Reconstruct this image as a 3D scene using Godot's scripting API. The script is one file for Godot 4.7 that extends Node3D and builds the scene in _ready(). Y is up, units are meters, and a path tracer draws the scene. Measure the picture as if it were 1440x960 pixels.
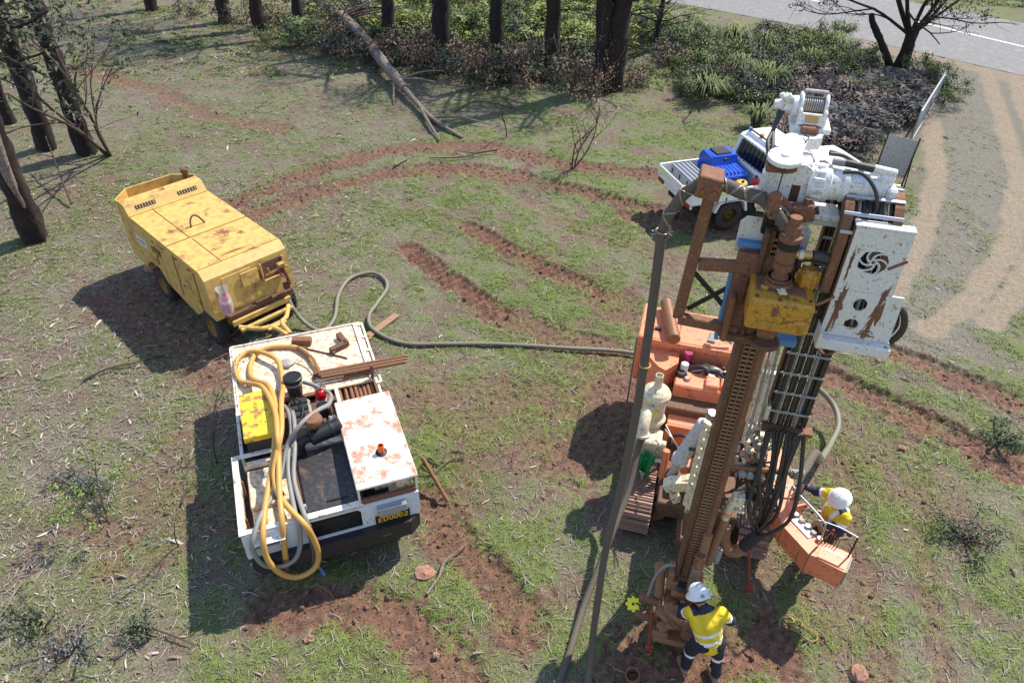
extends Node3D

var rng := RandomNumberGenerator.new()
var used := {}
var M := {}

class MB:
	var v := PackedVector3Array()
	var n := PackedVector3Array()
	var c := PackedColorArray()
	var t := Transform3D.IDENTITY
	var col := Color.WHITE
	func tri(a: Vector3, b: Vector3, d: Vector3, na: Vector3, nb: Vector3, nd: Vector3) -> void:
		var cr := (b - a).cross(d - a)
		if cr.length_squared() < 1e-16:
			return
		if cr.dot(na + nb + nd) > 0:
			var s := b; b = d; d = s
			s = nb; nb = nd; nd = s
		v.append(t * a); v.append(t * b); v.append(t * d)
		n.append((t.basis * na).normalized()); n.append((t.basis * nb).normalized()); n.append((t.basis * nd).normalized())
		c.append(col); c.append(col); c.append(col)
	func flat(a: Vector3, b: Vector3, d: Vector3, hint := Vector3.UP) -> void:
		var k := (b - a).cross(d - a).normalized()
		if k.dot(hint) < 0: k = -k
		tri(a, b, d, k, k, k)
	func quad(a: Vector3, b: Vector3, d: Vector3, e: Vector3, hint := Vector3.UP) -> void:
		var k := (d - a).cross(e - b).normalized()
		if k.dot(hint) < 0: k = -k
		tri(a, b, d, k, k, k); tri(a, d, e, k, k, k)
	func box(at: Vector3, s: Vector3, ch := 0.0, rot := Vector3.ZERO) -> void:
		var keep := t
		t = t * Transform3D(Basis.from_euler(rot * PI / 180.0), at)
		var h := s * 0.5
		ch = min(ch, min(h.x, min(h.y, h.z)) * 0.8)
		for ax in 3:
			var b1 := (ax + 1) % 3
			var b2 := (ax + 2) % 3
			for sg in [-1.0, 1.0]:
				var q: Array[Vector3] = []
				for k in [[-1, -1], [1, -1], [1, 1], [-1, 1]]:
					var p := Vector3.ZERO
					p[ax] = h[ax] * sg; p[b1] = (h[b1] - ch) * k[0]; p[b2] = (h[b2] - ch) * k[1]
					q.append(p)
				var nn := Vector3.ZERO
				nn[ax] = sg
				tri(q[0], q[1], q[2], nn, nn, nn); tri(q[0], q[2], q[3], nn, nn, nn)
			if ch > 0:
				for s1 in [-1.0, 1.0]:
					for s2 in [-1.0, 1.0]:
						var q2: Array[Vector3] = []
						for k in [[0, -1], [0, 1], [1, 1], [1, -1]]:
							var p := Vector3.ZERO
							p[ax] = (h[ax] - ch) * k[1]
							p[b1] = (h[b1] - (0.0 if k[0] == 0 else ch)) * s1
							p[b2] = (h[b2] - (ch if k[0] == 0 else 0.0)) * s2
							q2.append(p)
						var n1 := Vector3.ZERO
						n1[b1] = s1; n1[b2] = s2
						tri(q2[0], q2[1], q2[2], n1, n1, n1); tri(q2[0], q2[2], q2[3], n1, n1, n1)
		if ch > 0:
			for sx in [-1.0, 1.0]:
				for sy in [-1.0, 1.0]:
					for sz in [-1.0, 1.0]:
						var k := Vector3(sx, sy, sz)
						tri(Vector3(h.x, h.y - ch, h.z - ch) * k, Vector3(h.x - ch, h.y, h.z - ch) * k, Vector3(h.x - ch, h.y - ch, h.z) * k, k, k, k)
		t = keep
	func lathe(prof: Array, at: Vector3, axis := Vector3.UP, seg := 16, smooth := false) -> void:
		# prof: Vector2(radius, height) from bottom to top
		var y := axis.normalized()
		var x := y.cross(Vector3(0.31, 0.2, 0.93) if absf(y.dot(Vector3(0.31, 0.2, 0.93))) < 0.9 else Vector3.RIGHT).normalized()
		var z := x.cross(y)
		for i in prof.size() - 1:
			var p: Vector2 = prof[i]
			var q: Vector2 = prof[i + 1]
			var np := Vector2(q.y - p.y, p.x - q.x)
			if np.length() < 1e-7: continue
			np = np.normalized()
			var n0 := np
			var n1 := np
			if smooth:
				if i > 0:
					var o: Vector2 = prof[i - 1]
					n0 = (np + Vector2(p.y - o.y, o.x - p.x).normalized()).normalized()
				if i < prof.size() - 2:
					var o2: Vector2 = prof[i + 2]
					n1 = (np + Vector2(o2.y - q.y, q.x - o2.x).normalized()).normalized()
			for k in seg:
				var a0 := TAU * k / seg
				var a1 := TAU * (k + 1) / seg
				var d0 := x * cos(a0) + z * sin(a0)
				var d1 := x * cos(a1) + z * sin(a1)
				var A := at + d0 * p.x + y * p.y
				var B := at + d1 * p.x + y * p.y
				var C := at + d1 * q.x + y * q.y
				var D := at + d0 * q.x + y * q.y
				var nA := d0 * n0.x + y * n0.y
				var nB := d1 * n0.x + y * n0.y
				var nC := d1 * n1.x + y * n1.y
				var nD := d0 * n1.x + y * n1.y
				tri(A, B, C, nA, nB, nC); tri(A, C, D, nA, nC, nD)
	func cyl(a: Vector3, b: Vector3, r0: float, r1 := -1.0, seg := 12, ch := 0.0) -> void:
		if r1 < 0: r1 = r0
		var l := a.distance_to(b)
		if l < 1e-6: return
		if ch > 0:
			lathe([Vector2(0, 0), Vector2(r0 - ch, 0), Vector2(r0, ch), Vector2(r1, l - ch), Vector2(r1 - ch, l), Vector2(0, l)], a, b - a, seg)
		else:
			lathe([Vector2(0, 0), Vector2(r0, 0), Vector2(r1, l), Vector2(0, l)], a, b - a, seg)
	func path(pts: Array, sub := 4) -> PackedVector3Array:
		var o := PackedVector3Array()
		var m := pts.size()
		if m < 3 or sub < 2:
			for p in pts: o.append(p)
			return o
		for i in m - 1:
			var a: Vector3 = pts[max(i - 1, 0)]
			var b: Vector3 = pts[i]
			var d: Vector3 = pts[i + 1]
			var e: Vector3 = pts[min(i + 2, m - 1)]
			for k in sub:
				o.append(b.cubic_interpolate(d, a, e, float(k) / sub))
		o.append(pts[m - 1])
		return o
	func tube(pts: Array, r, seg := 8, sub := 5, ridge := 0.0) -> void:
		var p := path(pts, sub)
		var m := p.size()
		if m < 2: return
		var tn := (p[1] - p[0]).normalized()
		var x := tn.cross(Vector3.UP)
		if x.length() < 0.1: x = tn.cross(Vector3.RIGHT)
		x = x.normalized()
		var pv := PackedVector3Array()
		var pn := PackedVector3Array()
		for i in m:
			var g := (p[min(i + 1, m - 1)] - p[max(i - 1, 0)]).normalized()
			x = (x - g * x.dot(g)).normalized()
			var z := g.cross(x)
			var rr: float
			if r is Array:
				var f: float = float(i) / (m - 1) * (r.size() - 1)
				var k: int = mini(int(f), r.size() - 2)
				rr = lerpf(r[k], r[k + 1], f - k)
			else: rr = r
			if ridge > 0 and i % 2 == 1: rr *= 1.0 - ridge
			for k in seg:
				var a := TAU * k / seg
				var d := x * cos(a) + z * sin(a)
				pv.append(p[i] + d * rr); pn.append(d)
		for i in m - 1:
			for k in seg:
				var k1 := (k + 1) % seg
				var A := i * seg + k
				var B := i * seg + k1
				tri(pv[A], pv[B], pv[B + seg], pn[A], pn[B], pn[B + seg])
				tri(pv[A], pv[B + seg], pv[A + seg], pn[A], pn[B + seg], pn[A + seg])
		for e in [0, m - 1]:
			var nn: Vector3 = (p[0] - p[1]).normalized() if e == 0 else (p[m - 1] - p[m - 2]).normalized()
			for k in range(1, seg - 1):
				tri(pv[e * seg], pv[e * seg + k], pv[e * seg + k + 1], nn, nn, nn)
	func prism(poly: PackedVector2Array, h: float, xf := Transform3D.IDENTITY) -> void:
		# polygon in the xy plane of xf, from z = 0 to z = h
		var keep := t
		t = t * xf
		var ids := Geometry2D.triangulate_polygon(poly)
		var up := Vector3(0, 0, signf(h))
		for i in range(0, ids.size(), 3):
			var a := poly[ids[i]]
			var b := poly[ids[i + 1]]
			var d := poly[ids[i + 2]]
			tri(Vector3(a.x, a.y, h), Vector3(b.x, b.y, h), Vector3(d.x, d.y, h), up, up, up)
			tri(Vector3(a.x, a.y, 0), Vector3(b.x, b.y, 0), Vector3(d.x, d.y, 0), -up, -up, -up)
		var cw := Geometry2D.is_polygon_clockwise(poly)
		for i in poly.size():
			var a := poly[i]
			var b := poly[(i + 1) % poly.size()]
			var nn := Vector3(b.y - a.y, a.x - b.x, 0).normalized() * (-1.0 if cw else 1.0)
			var A := Vector3(a.x, a.y, 0)
			var B := Vector3(b.x, b.y, 0)
			tri(A, B, B + Vector3(0, 0, h), nn, nn, nn); tri(A, B + Vector3(0, 0, h), A + Vector3(0, 0, h), nn, nn, nn)
		t = keep
	func ball(at: Vector3, r: Vector3, seg := 12, rings := 8, from := -1.0) -> void:
		# ellipsoid; from = -1 whole, 0 upper half
		for i in rings:
			var l0 := lerpf(asin(from), PI / 2, float(i) / rings)
			var l1 := lerpf(asin(from), PI / 2, float(i + 1) / rings)
			for k in seg:
				var q: Array[Vector3] = []
				for e in [[l0, k], [l0, k + 1], [l1, k + 1], [l1, k]]:
					var a: float = TAU * e[1] / seg
					q.append(Vector3(cos(e[0]) * cos(a), sin(e[0]), cos(e[0]) * sin(a)))
				tri(at + q[0] * r, at + q[1] * r, at + q[2] * r, (q[0] / r).normalized(), (q[1] / r).normalized(), (q[2] / r).normalized())
				tri(at + q[0] * r, at + q[2] * r, at + q[3] * r, (q[0] / r).normalized(), (q[2] / r).normalized(), (q[3] / r).normalized())
	func ring(at: Vector3, axis: Vector3, R: float, r: float, seg := 20, s2 := 8) -> void:
		var pr: Array = []
		for i in s2 + 1:
			var a := TAU * i / s2
			pr.append(Vector2(R + r * sin(a), -r * cos(a)))
		lathe(pr, at, axis, seg, true)
	func rough(f: FastNoiseLite, amp: float, sq := Vector3.ONE) -> void:
		for i in v.size(): v[i] += n[i] * f.get_noise_3dv(v[i] * sq) * amp
	func crumple(f: FastNoiseLite, amp: float) -> void:
		# folds: push along the normal and tilt the normal with the slope
		for i in v.size():
			var p := v[i]
			var w := f.get_noise_3dv(p)
			var e := 0.006
			var g := Vector3(f.get_noise_3dv(p + Vector3(e, 0, 0)) - w, f.get_noise_3dv(p + Vector3(0, e, 0)) - w, f.get_noise_3dv(p + Vector3(0, 0, e)) - w) / e
			g -= n[i] * g.dot(n[i])
			v[i] = p + n[i] * w * amp
			n[i] = (n[i] - g * amp).normalized()
	func leaves(at: Vector3, r: Vector3, count: int, size: float, g: RandomNumberGenerator, c0: Color, c1: Color, shell := 0.35) -> void:
		# separate leaf blades through the volume, more of them towards its outside
		for i in count:
			var d := Vector3(g.randfn(), g.randfn(), g.randfn()).normalized()
			var p := at + d * r * pow(g.randf(), shell)
			var a := Vector3(g.randfn(), g.randfn() - 0.3, g.randfn()).normalized()
			var nn := (d + Vector3(g.randfn(), g.randfn() + 0.5, g.randfn()) * 0.6).normalized()
			var b := a.cross(nn).normalized()
			var s := size * g.randf_range(0.6, 1.3)
			col = c0.lerp(c1, g.randf())
			tri(p, p + a * s * 0.5 + b * s * 0.2, p + a * s, nn, nn, nn)
			tri(p, p + a * s, p + a * s * 0.5 - b * s * 0.2, nn, nn, nn)
		col = Color.WHITE
	func mesh(m: Material = null) -> ArrayMesh:
		var ar: Array = []
		ar.resize(Mesh.ARRAY_MAX)
		ar[Mesh.ARRAY_VERTEX] = v
		ar[Mesh.ARRAY_NORMAL] = n
		ar[Mesh.ARRAY_COLOR] = c
		var o := ArrayMesh.new()
		o.add_surface_from_arrays(Mesh.PRIMITIVE_TRIANGLES, ar)
		if m: o.surface_set_material(0, m)
		return o

func V(x: float, y: float, z: float) -> Vector3:
	return Vector3(x, y, z)

func named(o: Node, called: String, par: Node) -> void:
	var key := str(par.get_instance_id()) + called
	var k: int = used.get(key, -1) + 1
	used[key] = k
	o.name = called if k == 0 else "%s_%03d" % [called, k]
	par.add_child(o, true)

func tag(o: Node, label: String, cat: String, group := "", kind := "") -> Node:
	if label: o.set_meta("label", label)
	if cat: o.set_meta("category", cat)
	if group: o.set_meta("group", group)
	if kind: o.set_meta("kind", kind)
	return o

func thing(called: String, label: String, cat: String, at := Vector3.ZERO, turn := 0.0, group := "") -> Node3D:
	var o := Node3D.new()
	named(o, called, self)
	o.position = at
	o.rotation_degrees.y = turn
	tag(o, label, cat, group)
	return o

func put(par: Node, called: String, m, mat: String) -> MeshInstance3D:
	var o := MeshInstance3D.new()
	if m is MB: o.mesh = m.mesh(M[mat])
	else:
		o.mesh = m
		if mat: o.material_override = M[mat]
	named(o, called, par)
	return o

func copy(src: Node3D, label: String, at: Vector3, turn := 0.0, size := 1.0) -> Node3D:
	var o: Node3D = src.duplicate()
	var base := String(src.name)
	if base.right(3).is_valid_int(): base = base.left(-4)
	named(o, base, self)
	o.position = at
	o.rotation_degrees.y = turn
	o.scale = Vector3.ONE * size
	if label: o.set_meta("label", label)
	return o

func bx(par: Node, called: String, mat: String, at: Vector3, s: Vector3, ch := 0.008, rot := Vector3.ZERO) -> MeshInstance3D:
	var m := MB.new()
	m.box(at, s, ch, rot)
	return put(par, called, m, mat)

func cy(par: Node, called: String, mat: String, a: Vector3, b: Vector3, r0: float, r1 := -1.0, seg := 14, ch := 0.004) -> MeshInstance3D:
	var m := MB.new()
	m.cyl(a, b, r0, r1, seg, ch)
	return put(par, called, m, mat)

func tb(par: Node, called: String, mat: String, pts: Array, r, seg := 8, sub := 6, ridge := 0.0) -> MeshInstance3D:
	var m := MB.new()
	m.tube(pts, r, seg, sub, ridge)
	return put(par, called, m, mat)

func lt(par: Node, called: String, mat: String, prof: Array, at: Vector3, axis := Vector3.UP, seg := 18) -> MeshInstance3D:
	var m := MB.new()
	m.lathe(prof, at, axis, seg)
	return put(par, called, m, mat)

func pr(par: Node, called: String, mat: String, poly: Array, h: float, xf := Transform3D.IDENTITY) -> MeshInstance3D:
	var m := MB.new()
	m.prism(PackedVector2Array(poly), h, xf)
	return put(par, called, m, mat)

func blob(par: Node, called: String, mat: String, xf: Transform3D, rx: float, ry: float, seed_: int) -> void:
	# thin patch with a ragged outline
	var sf := nz(seed_, 1.3, 4)
	var sp: Array = []
	for i in 30:
		var a := TAU * i / 30
		var rr := 1.0 + 1.4 * sf.get_noise_2d(cos(a) * 2.2, sin(a) * 2.2)
		sp.append(V2(cos(a) * rx * rr, sin(a) * ry * rr))
	pr(par, called, mat, sp, 0.0008, xf)

func holed(outer: Array, holes: Array) -> PackedVector2Array:
	# one outline that runs into each hole through a hairline slit
	var o := PackedVector2Array(outer)
	for hl in holes:
		var h := PackedVector2Array(hl)
		if Geometry2D.is_polygon_clockwise(h) == Geometry2D.is_polygon_clockwise(PackedVector2Array(outer)): h.reverse()
		var bi := 0
		var bj := 0
		var bd := 1e9
		for i in o.size():
			for j in h.size():
				var d := o[i].distance_to(h[j])
				if d < bd:
					bd = d; bi = i; bj = j
		var r := PackedVector2Array()
		for side in [0.0003, -0.0003, 0.0012, -0.0012, 0.0]:
			var off: Vector2 = (h[bj] - o[bi]).normalized().orthogonal() * side
			r = PackedVector2Array()
			for i in bi + 1: r.append(o[i])
			for j in h.size(): r.append(h[(bj + j) % h.size()])
			r.append(h[bj] + off); r.append(o[bi] + off)
			for i in range(bi + 1, o.size()): r.append(o[i])
			if Geometry2D.triangulate_polygon(r).size() > 0: break
		o = r
	return o

func nz(seed_: int, freq: float, oct := 4, typ := FastNoiseLite.TYPE_SIMPLEX_SMOOTH) -> FastNoiseLite:
	var f := FastNoiseLite.new()
	f.seed = seed_; f.frequency = freq; f.fractal_octaves = oct; f.noise_type = typ
	f.fractal_type = FastNoiseLite.FRACTAL_FBM
	return f

func wear(seed_: int, base: Color, dirt: Color, da: float, rust: Color, cut: float, soft := 0.05, freq := 0.012, n := 320) -> ImageTexture:
	# paint mottled with dirt, worn through to rust in patches above the cut
	var a := nz(seed_, freq, 5).get_seamless_image(n, n).get_data()
	var b := nz(seed_ + 7, freq * 3.0, 4).get_seamless_image(n, n).get_data()
	var f := nz(seed_ + 13, 0.14, 3).get_seamless_image(n, n).get_data()
	var o := PackedByteArray()
	o.resize(n * n * 3)
	for i in n * n:
		var u := a[i] / 255.0
		var w := b[i] / 255.0
		var g := f[i] / 255.0
		var k := clampf((w - 0.35) * 1.8, 0, 1) * da + (g - 0.5) * 0.12
		var c := base.lerp(dirt, clampf(k, 0, 1))
		var q := clampf((u + (w - 0.5) * 0.35 + (g - 0.5) * 0.5 - cut) / (soft * 2.2), 0, 1)
		if q > 0: c = c.lerp(rust * (0.75 + 0.5 * g), q * (0.55 + 0.4 * w))
		o[i * 3] = int(clampf(c.r, 0, 1) * 255); o[i * 3 + 1] = int(clampf(c.g, 0, 1) * 255); o[i * 3 + 2] = int(clampf(c.b, 0, 1) * 255)
	return ImageTexture.create_from_image(Image.create_from_data(n, n, false, Image.FORMAT_RGB8, o))

func sm(key: String, col: Color, rough := 0.6, metal := 0.0, tex: Texture2D = null, size := 1.5, bump := 0.0) -> StandardMaterial3D:
	var m := StandardMaterial3D.new()
	m.albedo_color = col
	m.roughness = rough
	m.metallic = metal
	if tex:
		m.albedo_texture = tex
	if tex or bump > 0:
		m.uv1_triplanar = true
		m.uv1_scale = Vector3.ONE / size
	if bump > 0:
		m.normal_enabled = true
		m.normal_texture = bump_tex
		m.normal_scale = bump
	M[key] = m
	return m

var bump_tex: ImageTexture

func _ready() -> void:
	rng.seed = 20240
	var cam := Camera3D.new()
	cam.transform = Transform3D(Basis(Vector3(0.9997379, 0.0179329, -0.0142331), Vector3(-0.0228948, 0.7830705, -0.6215114), Vector3(0, 0.6216743, 0.7832758)).orthonormalized(), Vector3(0, 9.5, 0))
	cam.fov = 49.55
	cam.far = 1500.0
	cam.near = 0.1
	named(cam, "camera", self)
	cam.current = true
	var env := Environment.new()
	env.background_mode = Environment.BG_SKY
	var sky := Sky.new()
	var ps := ProceduralSkyMaterial.new()
	ps.sky_top_color = Color(0.55, 0.66, 0.84)
	ps.sky_horizon_color = Color(0.84, 0.87, 0.9)
	ps.sky_curve = 0.2
	ps.ground_bottom_color = Color(0.35, 0.34, 0.28)
	ps.ground_horizon_color = Color(0.6, 0.62, 0.6)
	ps.sun_angle_max = 1.0
	ps.sky_energy_multiplier = 1.0
	sky.sky_material = ps
	env.sky = sky
	env.tonemap_mode = Environment.TONE_MAPPER_LINEAR
	env.tonemap_exposure = 1.47
	env.ssao_enabled = true
	env.ssil_enabled = true
	env.sdfgi_enabled = true
	var we := WorldEnvironment.new()
	we.environment = env
	named(we, "environment", self)
	var sun := DirectionalLight3D.new()
	sun.light_energy = 1.58
	sun.light_color = Color(1.0, 0.97, 0.92)
	sun.light_angular_distance = 0.8
	sun.shadow_enabled = true
	named(sun, "sun", self)
	sun.look_at_from_position(Vector3(0.58, 1.0, -0.52), Vector3.ZERO)
	bump_tex = ImageTexture.create_from_image(nz(31, 0.03, 5).get_seamless_image(384, 384))
	var bi := bump_tex.get_image()
	bi.convert(Image.FORMAT_RGBA8)
	bi.bump_map_to_normal_map(3.0)
	bump_tex = ImageTexture.create_from_image(bi)
	materials()
	make_ground()
	make_road()
	ground_cover()
	woods()
	carrier()
	compressor()
	ute()
	drill_rig()
	workers()
	small_things()

const GX := -24.0
const GZ := -50.0
const GS := 52.0
const GN := 1536
var dirt := PackedFloat32Array()
var sand := PackedFloat32Array()
var hgt := PackedFloat32Array()
var nmid: PackedByteArray
var nlow: PackedByteArray
var nfin: PackedByteArray

func V2(x: float, y: float) -> Vector2:
	return Vector2(x, y)

func sstep(a: float, b: float, x: float) -> float:
	var t := clampf((x - a) / (b - a), 0, 1)
	return t * t * (3 - 2 * t)

func gi(x: float, z: float) -> int:
	return clampi(int((z - GZ) / GS * GN), 0, GN - 1) * GN + clampi(int((x - GX) / GS * GN), 0, GN - 1)

func stamp(pts: Array, w: float, amount: float, depth := 0.0, lug := 0.0, into := 0) -> void:
	var px := GS / GN
	var s0 := 0.0
	for i in pts.size() - 1:
		var a: Vector2 = pts[i]
		var b: Vector2 = pts[i + 1]
		var d := b - a
		var L := d.length()
		var lo := Vector2(minf(a.x, b.x), minf(a.y, b.y)) - Vector2.ONE * w * 1.6
		var hi := Vector2(maxf(a.x, b.x), maxf(a.y, b.y)) + Vector2.ONE * w * 1.6
		for iz in range(maxi(0, int((lo.y - GZ) / px)), mini(GN, int((hi.y - GZ) / px) + 1)):
			for ix in range(maxi(0, int((lo.x - GX) / px)), mini(GN, int((hi.x - GX) / px) + 1)):
				var p := Vector2(GX + (ix + 0.5) * px, GZ + (iz + 0.5) * px)
				var t := clampf((p - a).dot(d) / (L * L), 0, 1)
				var q := p - a - d * t
				var k := iz * GN + ix
				var e := ((nmid[k] / 255.0 - 0.5) * 1.3 + (nfin[k] / 255.0 - 0.5) * 1.3) * (0.35 if into == 1 else 1.0)
				var m := sstep(1.15, 0.55, q.length() / w + e) * amount
				if m <= 0.01: continue
				if into == 1:
					if m > sand[k]: sand[k] = m
					continue
				if m > dirt[k]:
					dirt[k] = m
					if depth > 0:
						var u := q.length() / w
						var hh := -depth * sstep(1.0, 0.6, u) * amount + depth * 0.55 * sstep(0.6, 0.95, u) * sstep(1.5, 1.0, u)
						if lug > 0:
							var ph := (s0 + t * L) * TAU / 0.21 + e * 0.25
							hh += lug * sin(ph) * sstep(1.0, 0.7, u)
						hgt[k] = hh + (nfin[k] / 255.0 - 0.5) * (0.06 if lug == 0 else 0.025) * m
		s0 += L

func road_near(x: float) -> float:
	# z of the near edge of the road
	var e := [V2(-40, -62), V2(-2, -45.5), V2(8, -39.1), V2(12.2, -36.2), V2(16.8, -32.3), V2(19.9, -29.4), V2(26, -22.5), V2(60, 20)]
	for i in e.size() - 1:
		if x <= e[i + 1].x:
			return lerpf(e[i].y, e[i + 1].y, (x - e[i].x) / (e[i + 1].x - e[i].x))
	return 20.0

func ground_y(x: float, z: float) -> float:
	var k := gi(x, z)
	return hgt[k]

func litter_at(x: float, z: float) -> float:
	# how much bark and leaf fall lies on the ground: the left side and under the trees
	var a := sstep(-2.5, -6.0, x + (z + 10.0) * 0.12) * 0.9
	var b := sstep(-25.5, -28.5, z - absf(x) * 0.12) * sstep(6.0, 4.0, x)
	return clampf(maxf(a, b * 0.8), 0.12, 1.0)

func make_ground() -> void:
	var n3 := GN * GN
	dirt.resize(n3); sand.resize(n3); hgt.resize(n3)
	nlow = nz(3, 0.0075, 4).get_image(GN, GN).get_data()
	nmid = nz(5, 0.035, 4).get_image(GN, GN).get_data()
	nfin = nz(9, 0.22, 3).get_image(GN, GN).get_data()
	var r := {
	"arc1": [V2(-7.39, -17.65), V2(-6.49, -18.95), V2(-5.35, -20.26), V2(-4.02, -21.13), V2(-2.55, -21.58), V2(-0.79, -21.57), V2(0.52, -20.97), V2(1.98, -20.31), V2(4.23, -19.91)],
	"arc2": [V2(-7.28, -16.40), V2(-6.30, -17.50), V2(-5.04, -18.72), V2(-3.60, -19.69), V2(-1.78, -20.07), V2(0.20, -19.52)],
	"arc3": [V2(0.81, -19.28), V2(2.07, -18.65), V2(3.37, -17.97), V2(4.44, -17.43)],
	"clA": [V2(-2.51, -15.44), V2(-1.33, -14.01), V2(-0.32, -12.95)],
	"clA2": [V2(-0.32, -12.95), V2(0.59, -12.28), V2(1.75, -11.75), V2(2.66, -11.49)],
	"clB": [V2(-1.15, -16.54), V2(0.12, -15.36), V2(1.29, -14.35), V2(2.06, -13.80)],
	"clB2": [V2(2.06, -13.80), V2(2.47, -13.06), V2(2.99, -12.32)],
	"R1": [V2(7.59, -12.01), V2(8.34, -11.54), V2(9.07, -10.96), V2(9.76, -10.41)],
	"R2": [V2(6.12, -11.11), V2(6.84, -10.58), V2(7.53, -9.92), V2(8.19, -9.36), V2(9.05, -8.83)],
	"R3": [V2(8.10, -8.92), V2(8.81, -8.39)],
	"bot1": [V2(-3.14, -5.85), V2(-2.44, -5.87), V2(-1.70, -5.69), V2(-1.07, -5.31), V2(-0.65, -4.87)],
	"bot2": [V2(-1.33, -7.82), V2(-0.81, -7.00), V2(-0.23, -6.33), V2(0.29, -5.61)],
	"v1": [V2(6.00, -9.69), V2(5.39, -7.18), V2(4.98, -4.91)],
	"v2": [V2(7.15, -9.02), V2(6.29, -6.69), V2(5.83, -4.93)],
	"comp": [V2(-8.80, -13.29), V2(-7.52, -12.42), V2(-6.23, -11.28), V2(-5.40, -10.88)],
	"foot": [V2(1.72, -5.13), V2(2.37, -4.99), V2(3.27, -5.21), V2(3.72, -5.48)],
	"rigl": [V2(2.36, -10.73), V2(1.69, -9.37), V2(1.03, -8.83)],
	"rigl2": [V2(2.31, -11.59), V2(1.37, -10.29), V2(0.56, -10.26), V2(-1.58, -10.19)],
	"tl1": [V2(-12.99, -26.07), V2(-9.96, -23.42), V2(-7.44, -22.68)],
	"tl2": [V2(-16.77, -27.87), V2(-13.66, -26.17)],
	"thin1": [V2(-2.98, -18.07), V2(-1.16, -16.61), V2(0.64, -15.32), V2(2.09, -14.15), V2(2.84, -13.61)],
	"ute": [V2(3.11, -17.37), V2(4.34, -16.86), V2(6.48, -16.60)],
	"left": [V2(-6.55, -7.11), V2(-5.79, -6.87), V2(-5.89, -6.36)],
	"left2": [V2(-5.39, -7.85), V2(-4.26, -7.18)],
	"rx": [V2(3.18, -5.68), V2(3.52, -5.48), V2(3.78, -4.98)]}
	# half width, amount, depth, tread ridges
	var w := {"arc1": [0.45, 0.88, 0.045, 0.0], "arc2": [0.5, 0.85, 0.045, 0.0], "arc3": [0.4, 0.8, 0.05, 0.04], "clA": [0.37, 1.0, 0.05, 0.055], "clA2": [0.6, 0.7, 0.03, 0.0], "clB": [0.37, 0.95, 0.05, 0.055], "clB2": [0.65, 0.7, 0.03, 0.0],
	"R1": [0.4, 0.92, 0.07, 0.0], "R2": [0.44, 0.92, 0.07, 0.0], "R3": [0.26, 0.95, 0.08, 0.0], "bot1": [0.52, 0.9, 0.04, 0.0], "bot2": [0.44, 0.9, 0.045, 0.025], "v1": [0.28, 0.5, 0.02, 0.0], "v2": [0.2, 0.45, 0.02, 0.0],
	"comp": [0.85, 0.75, 0.03, 0.0], "foot": [0.55, 0.95, 0.03, 0.0], "rigl": [0.95, 0.8, 0.03, 0.0], "rigl2": [0.8, 0.55, 0.02, 0.0], "tl1": [0.4, 0.7, 0.05, 0.0], "tl2": [0.5, 0.75, 0.03, 0.0], "thin1": [0.16, 0.45, 0.02, 0.01], "ute": [0.5, 0.85, 0.06, 0.0],
	"left": [0.35, 0.6, 0.02, 0.0], "left2": [0.3, 0.5, 0.02, 0.0], "rx": [0.3, 0.6, 0.02, 0.0]}
	for q in [[[V2(-1.2, -9.6), V2(0.4, -9.0), V2(1.7, -8.7)], 0.5, 0.42], [[V2(-1.6, -11.0), V2(-0.6, -9.0), V2(-0.9, -7.6)], 0.5, 0.4], [[V2(5.2, -10.6), V2(6.3, -9.2), V2(6.8, -7.9)], 0.9, 0.4], [[V2(-5.5, -9.6), V2(-5.9, -8.3), V2(-5.2, -7.0)], 0.7, 0.4], [[V2(0.3, -18.0), V2(2.0, -16.4), V2(4.6, -15.0)], 0.5, 0.35], [[V2(-12.0, -18.2), V2(-9.6, -17.2), V2(-8.2, -16.2)], 0.9, 0.35], [[V2(4.6, -5.6), V2(4.0, -7.6), V2(3.6, -9.8)], 0.6, 0.45]]:
		stamp(q[0], q[1], q[2], 0.015, 0.0)
	for k in r: stamp(r[k], w[k][0], w[k][1], w[k][2], w[k][3])
	# the gravel drive: a pale worn strip with two brighter wheel lines
	stamp([V2(18.8, -31.5), V2(16.0, -25.0), V2(13.7, -20.0), V2(11.2, -16.0), V2(8.6, -12.9)], 1.75, 0.48, 0, 0, 1)
	stamp([V2(16.2, -33.0), V2(18.2, -31.3), V2(21.5, -28.5)], 2.0, 0.85, 0, 0, 1)
	for l in [[V2(16.4, -31.5), V2(14.3, -25.0), V2(12.3, -20.0), V2(10.3, -16.4), V2(8.4, -13.6)], [V2(19.0, -31.0), V2(16.9, -25.5), V2(15.0, -20.6), V2(12.7, -16.6), V2(10.4, -13.8), V2(8.9, -12.7)], [V2(20.2, -31.0), V2(18.0, -26.0), V2(16.3, -21.3), V2(14.2, -17.4), V2(11.9, -14.6), V2(10.4, -13.0)]]:
		stamp(l, 0.4, 0.95, 0, 0, 1)
	# colour
	var by := PackedByteArray()
	by.resize(n3 * 3)
	var px := GS / GN
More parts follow.
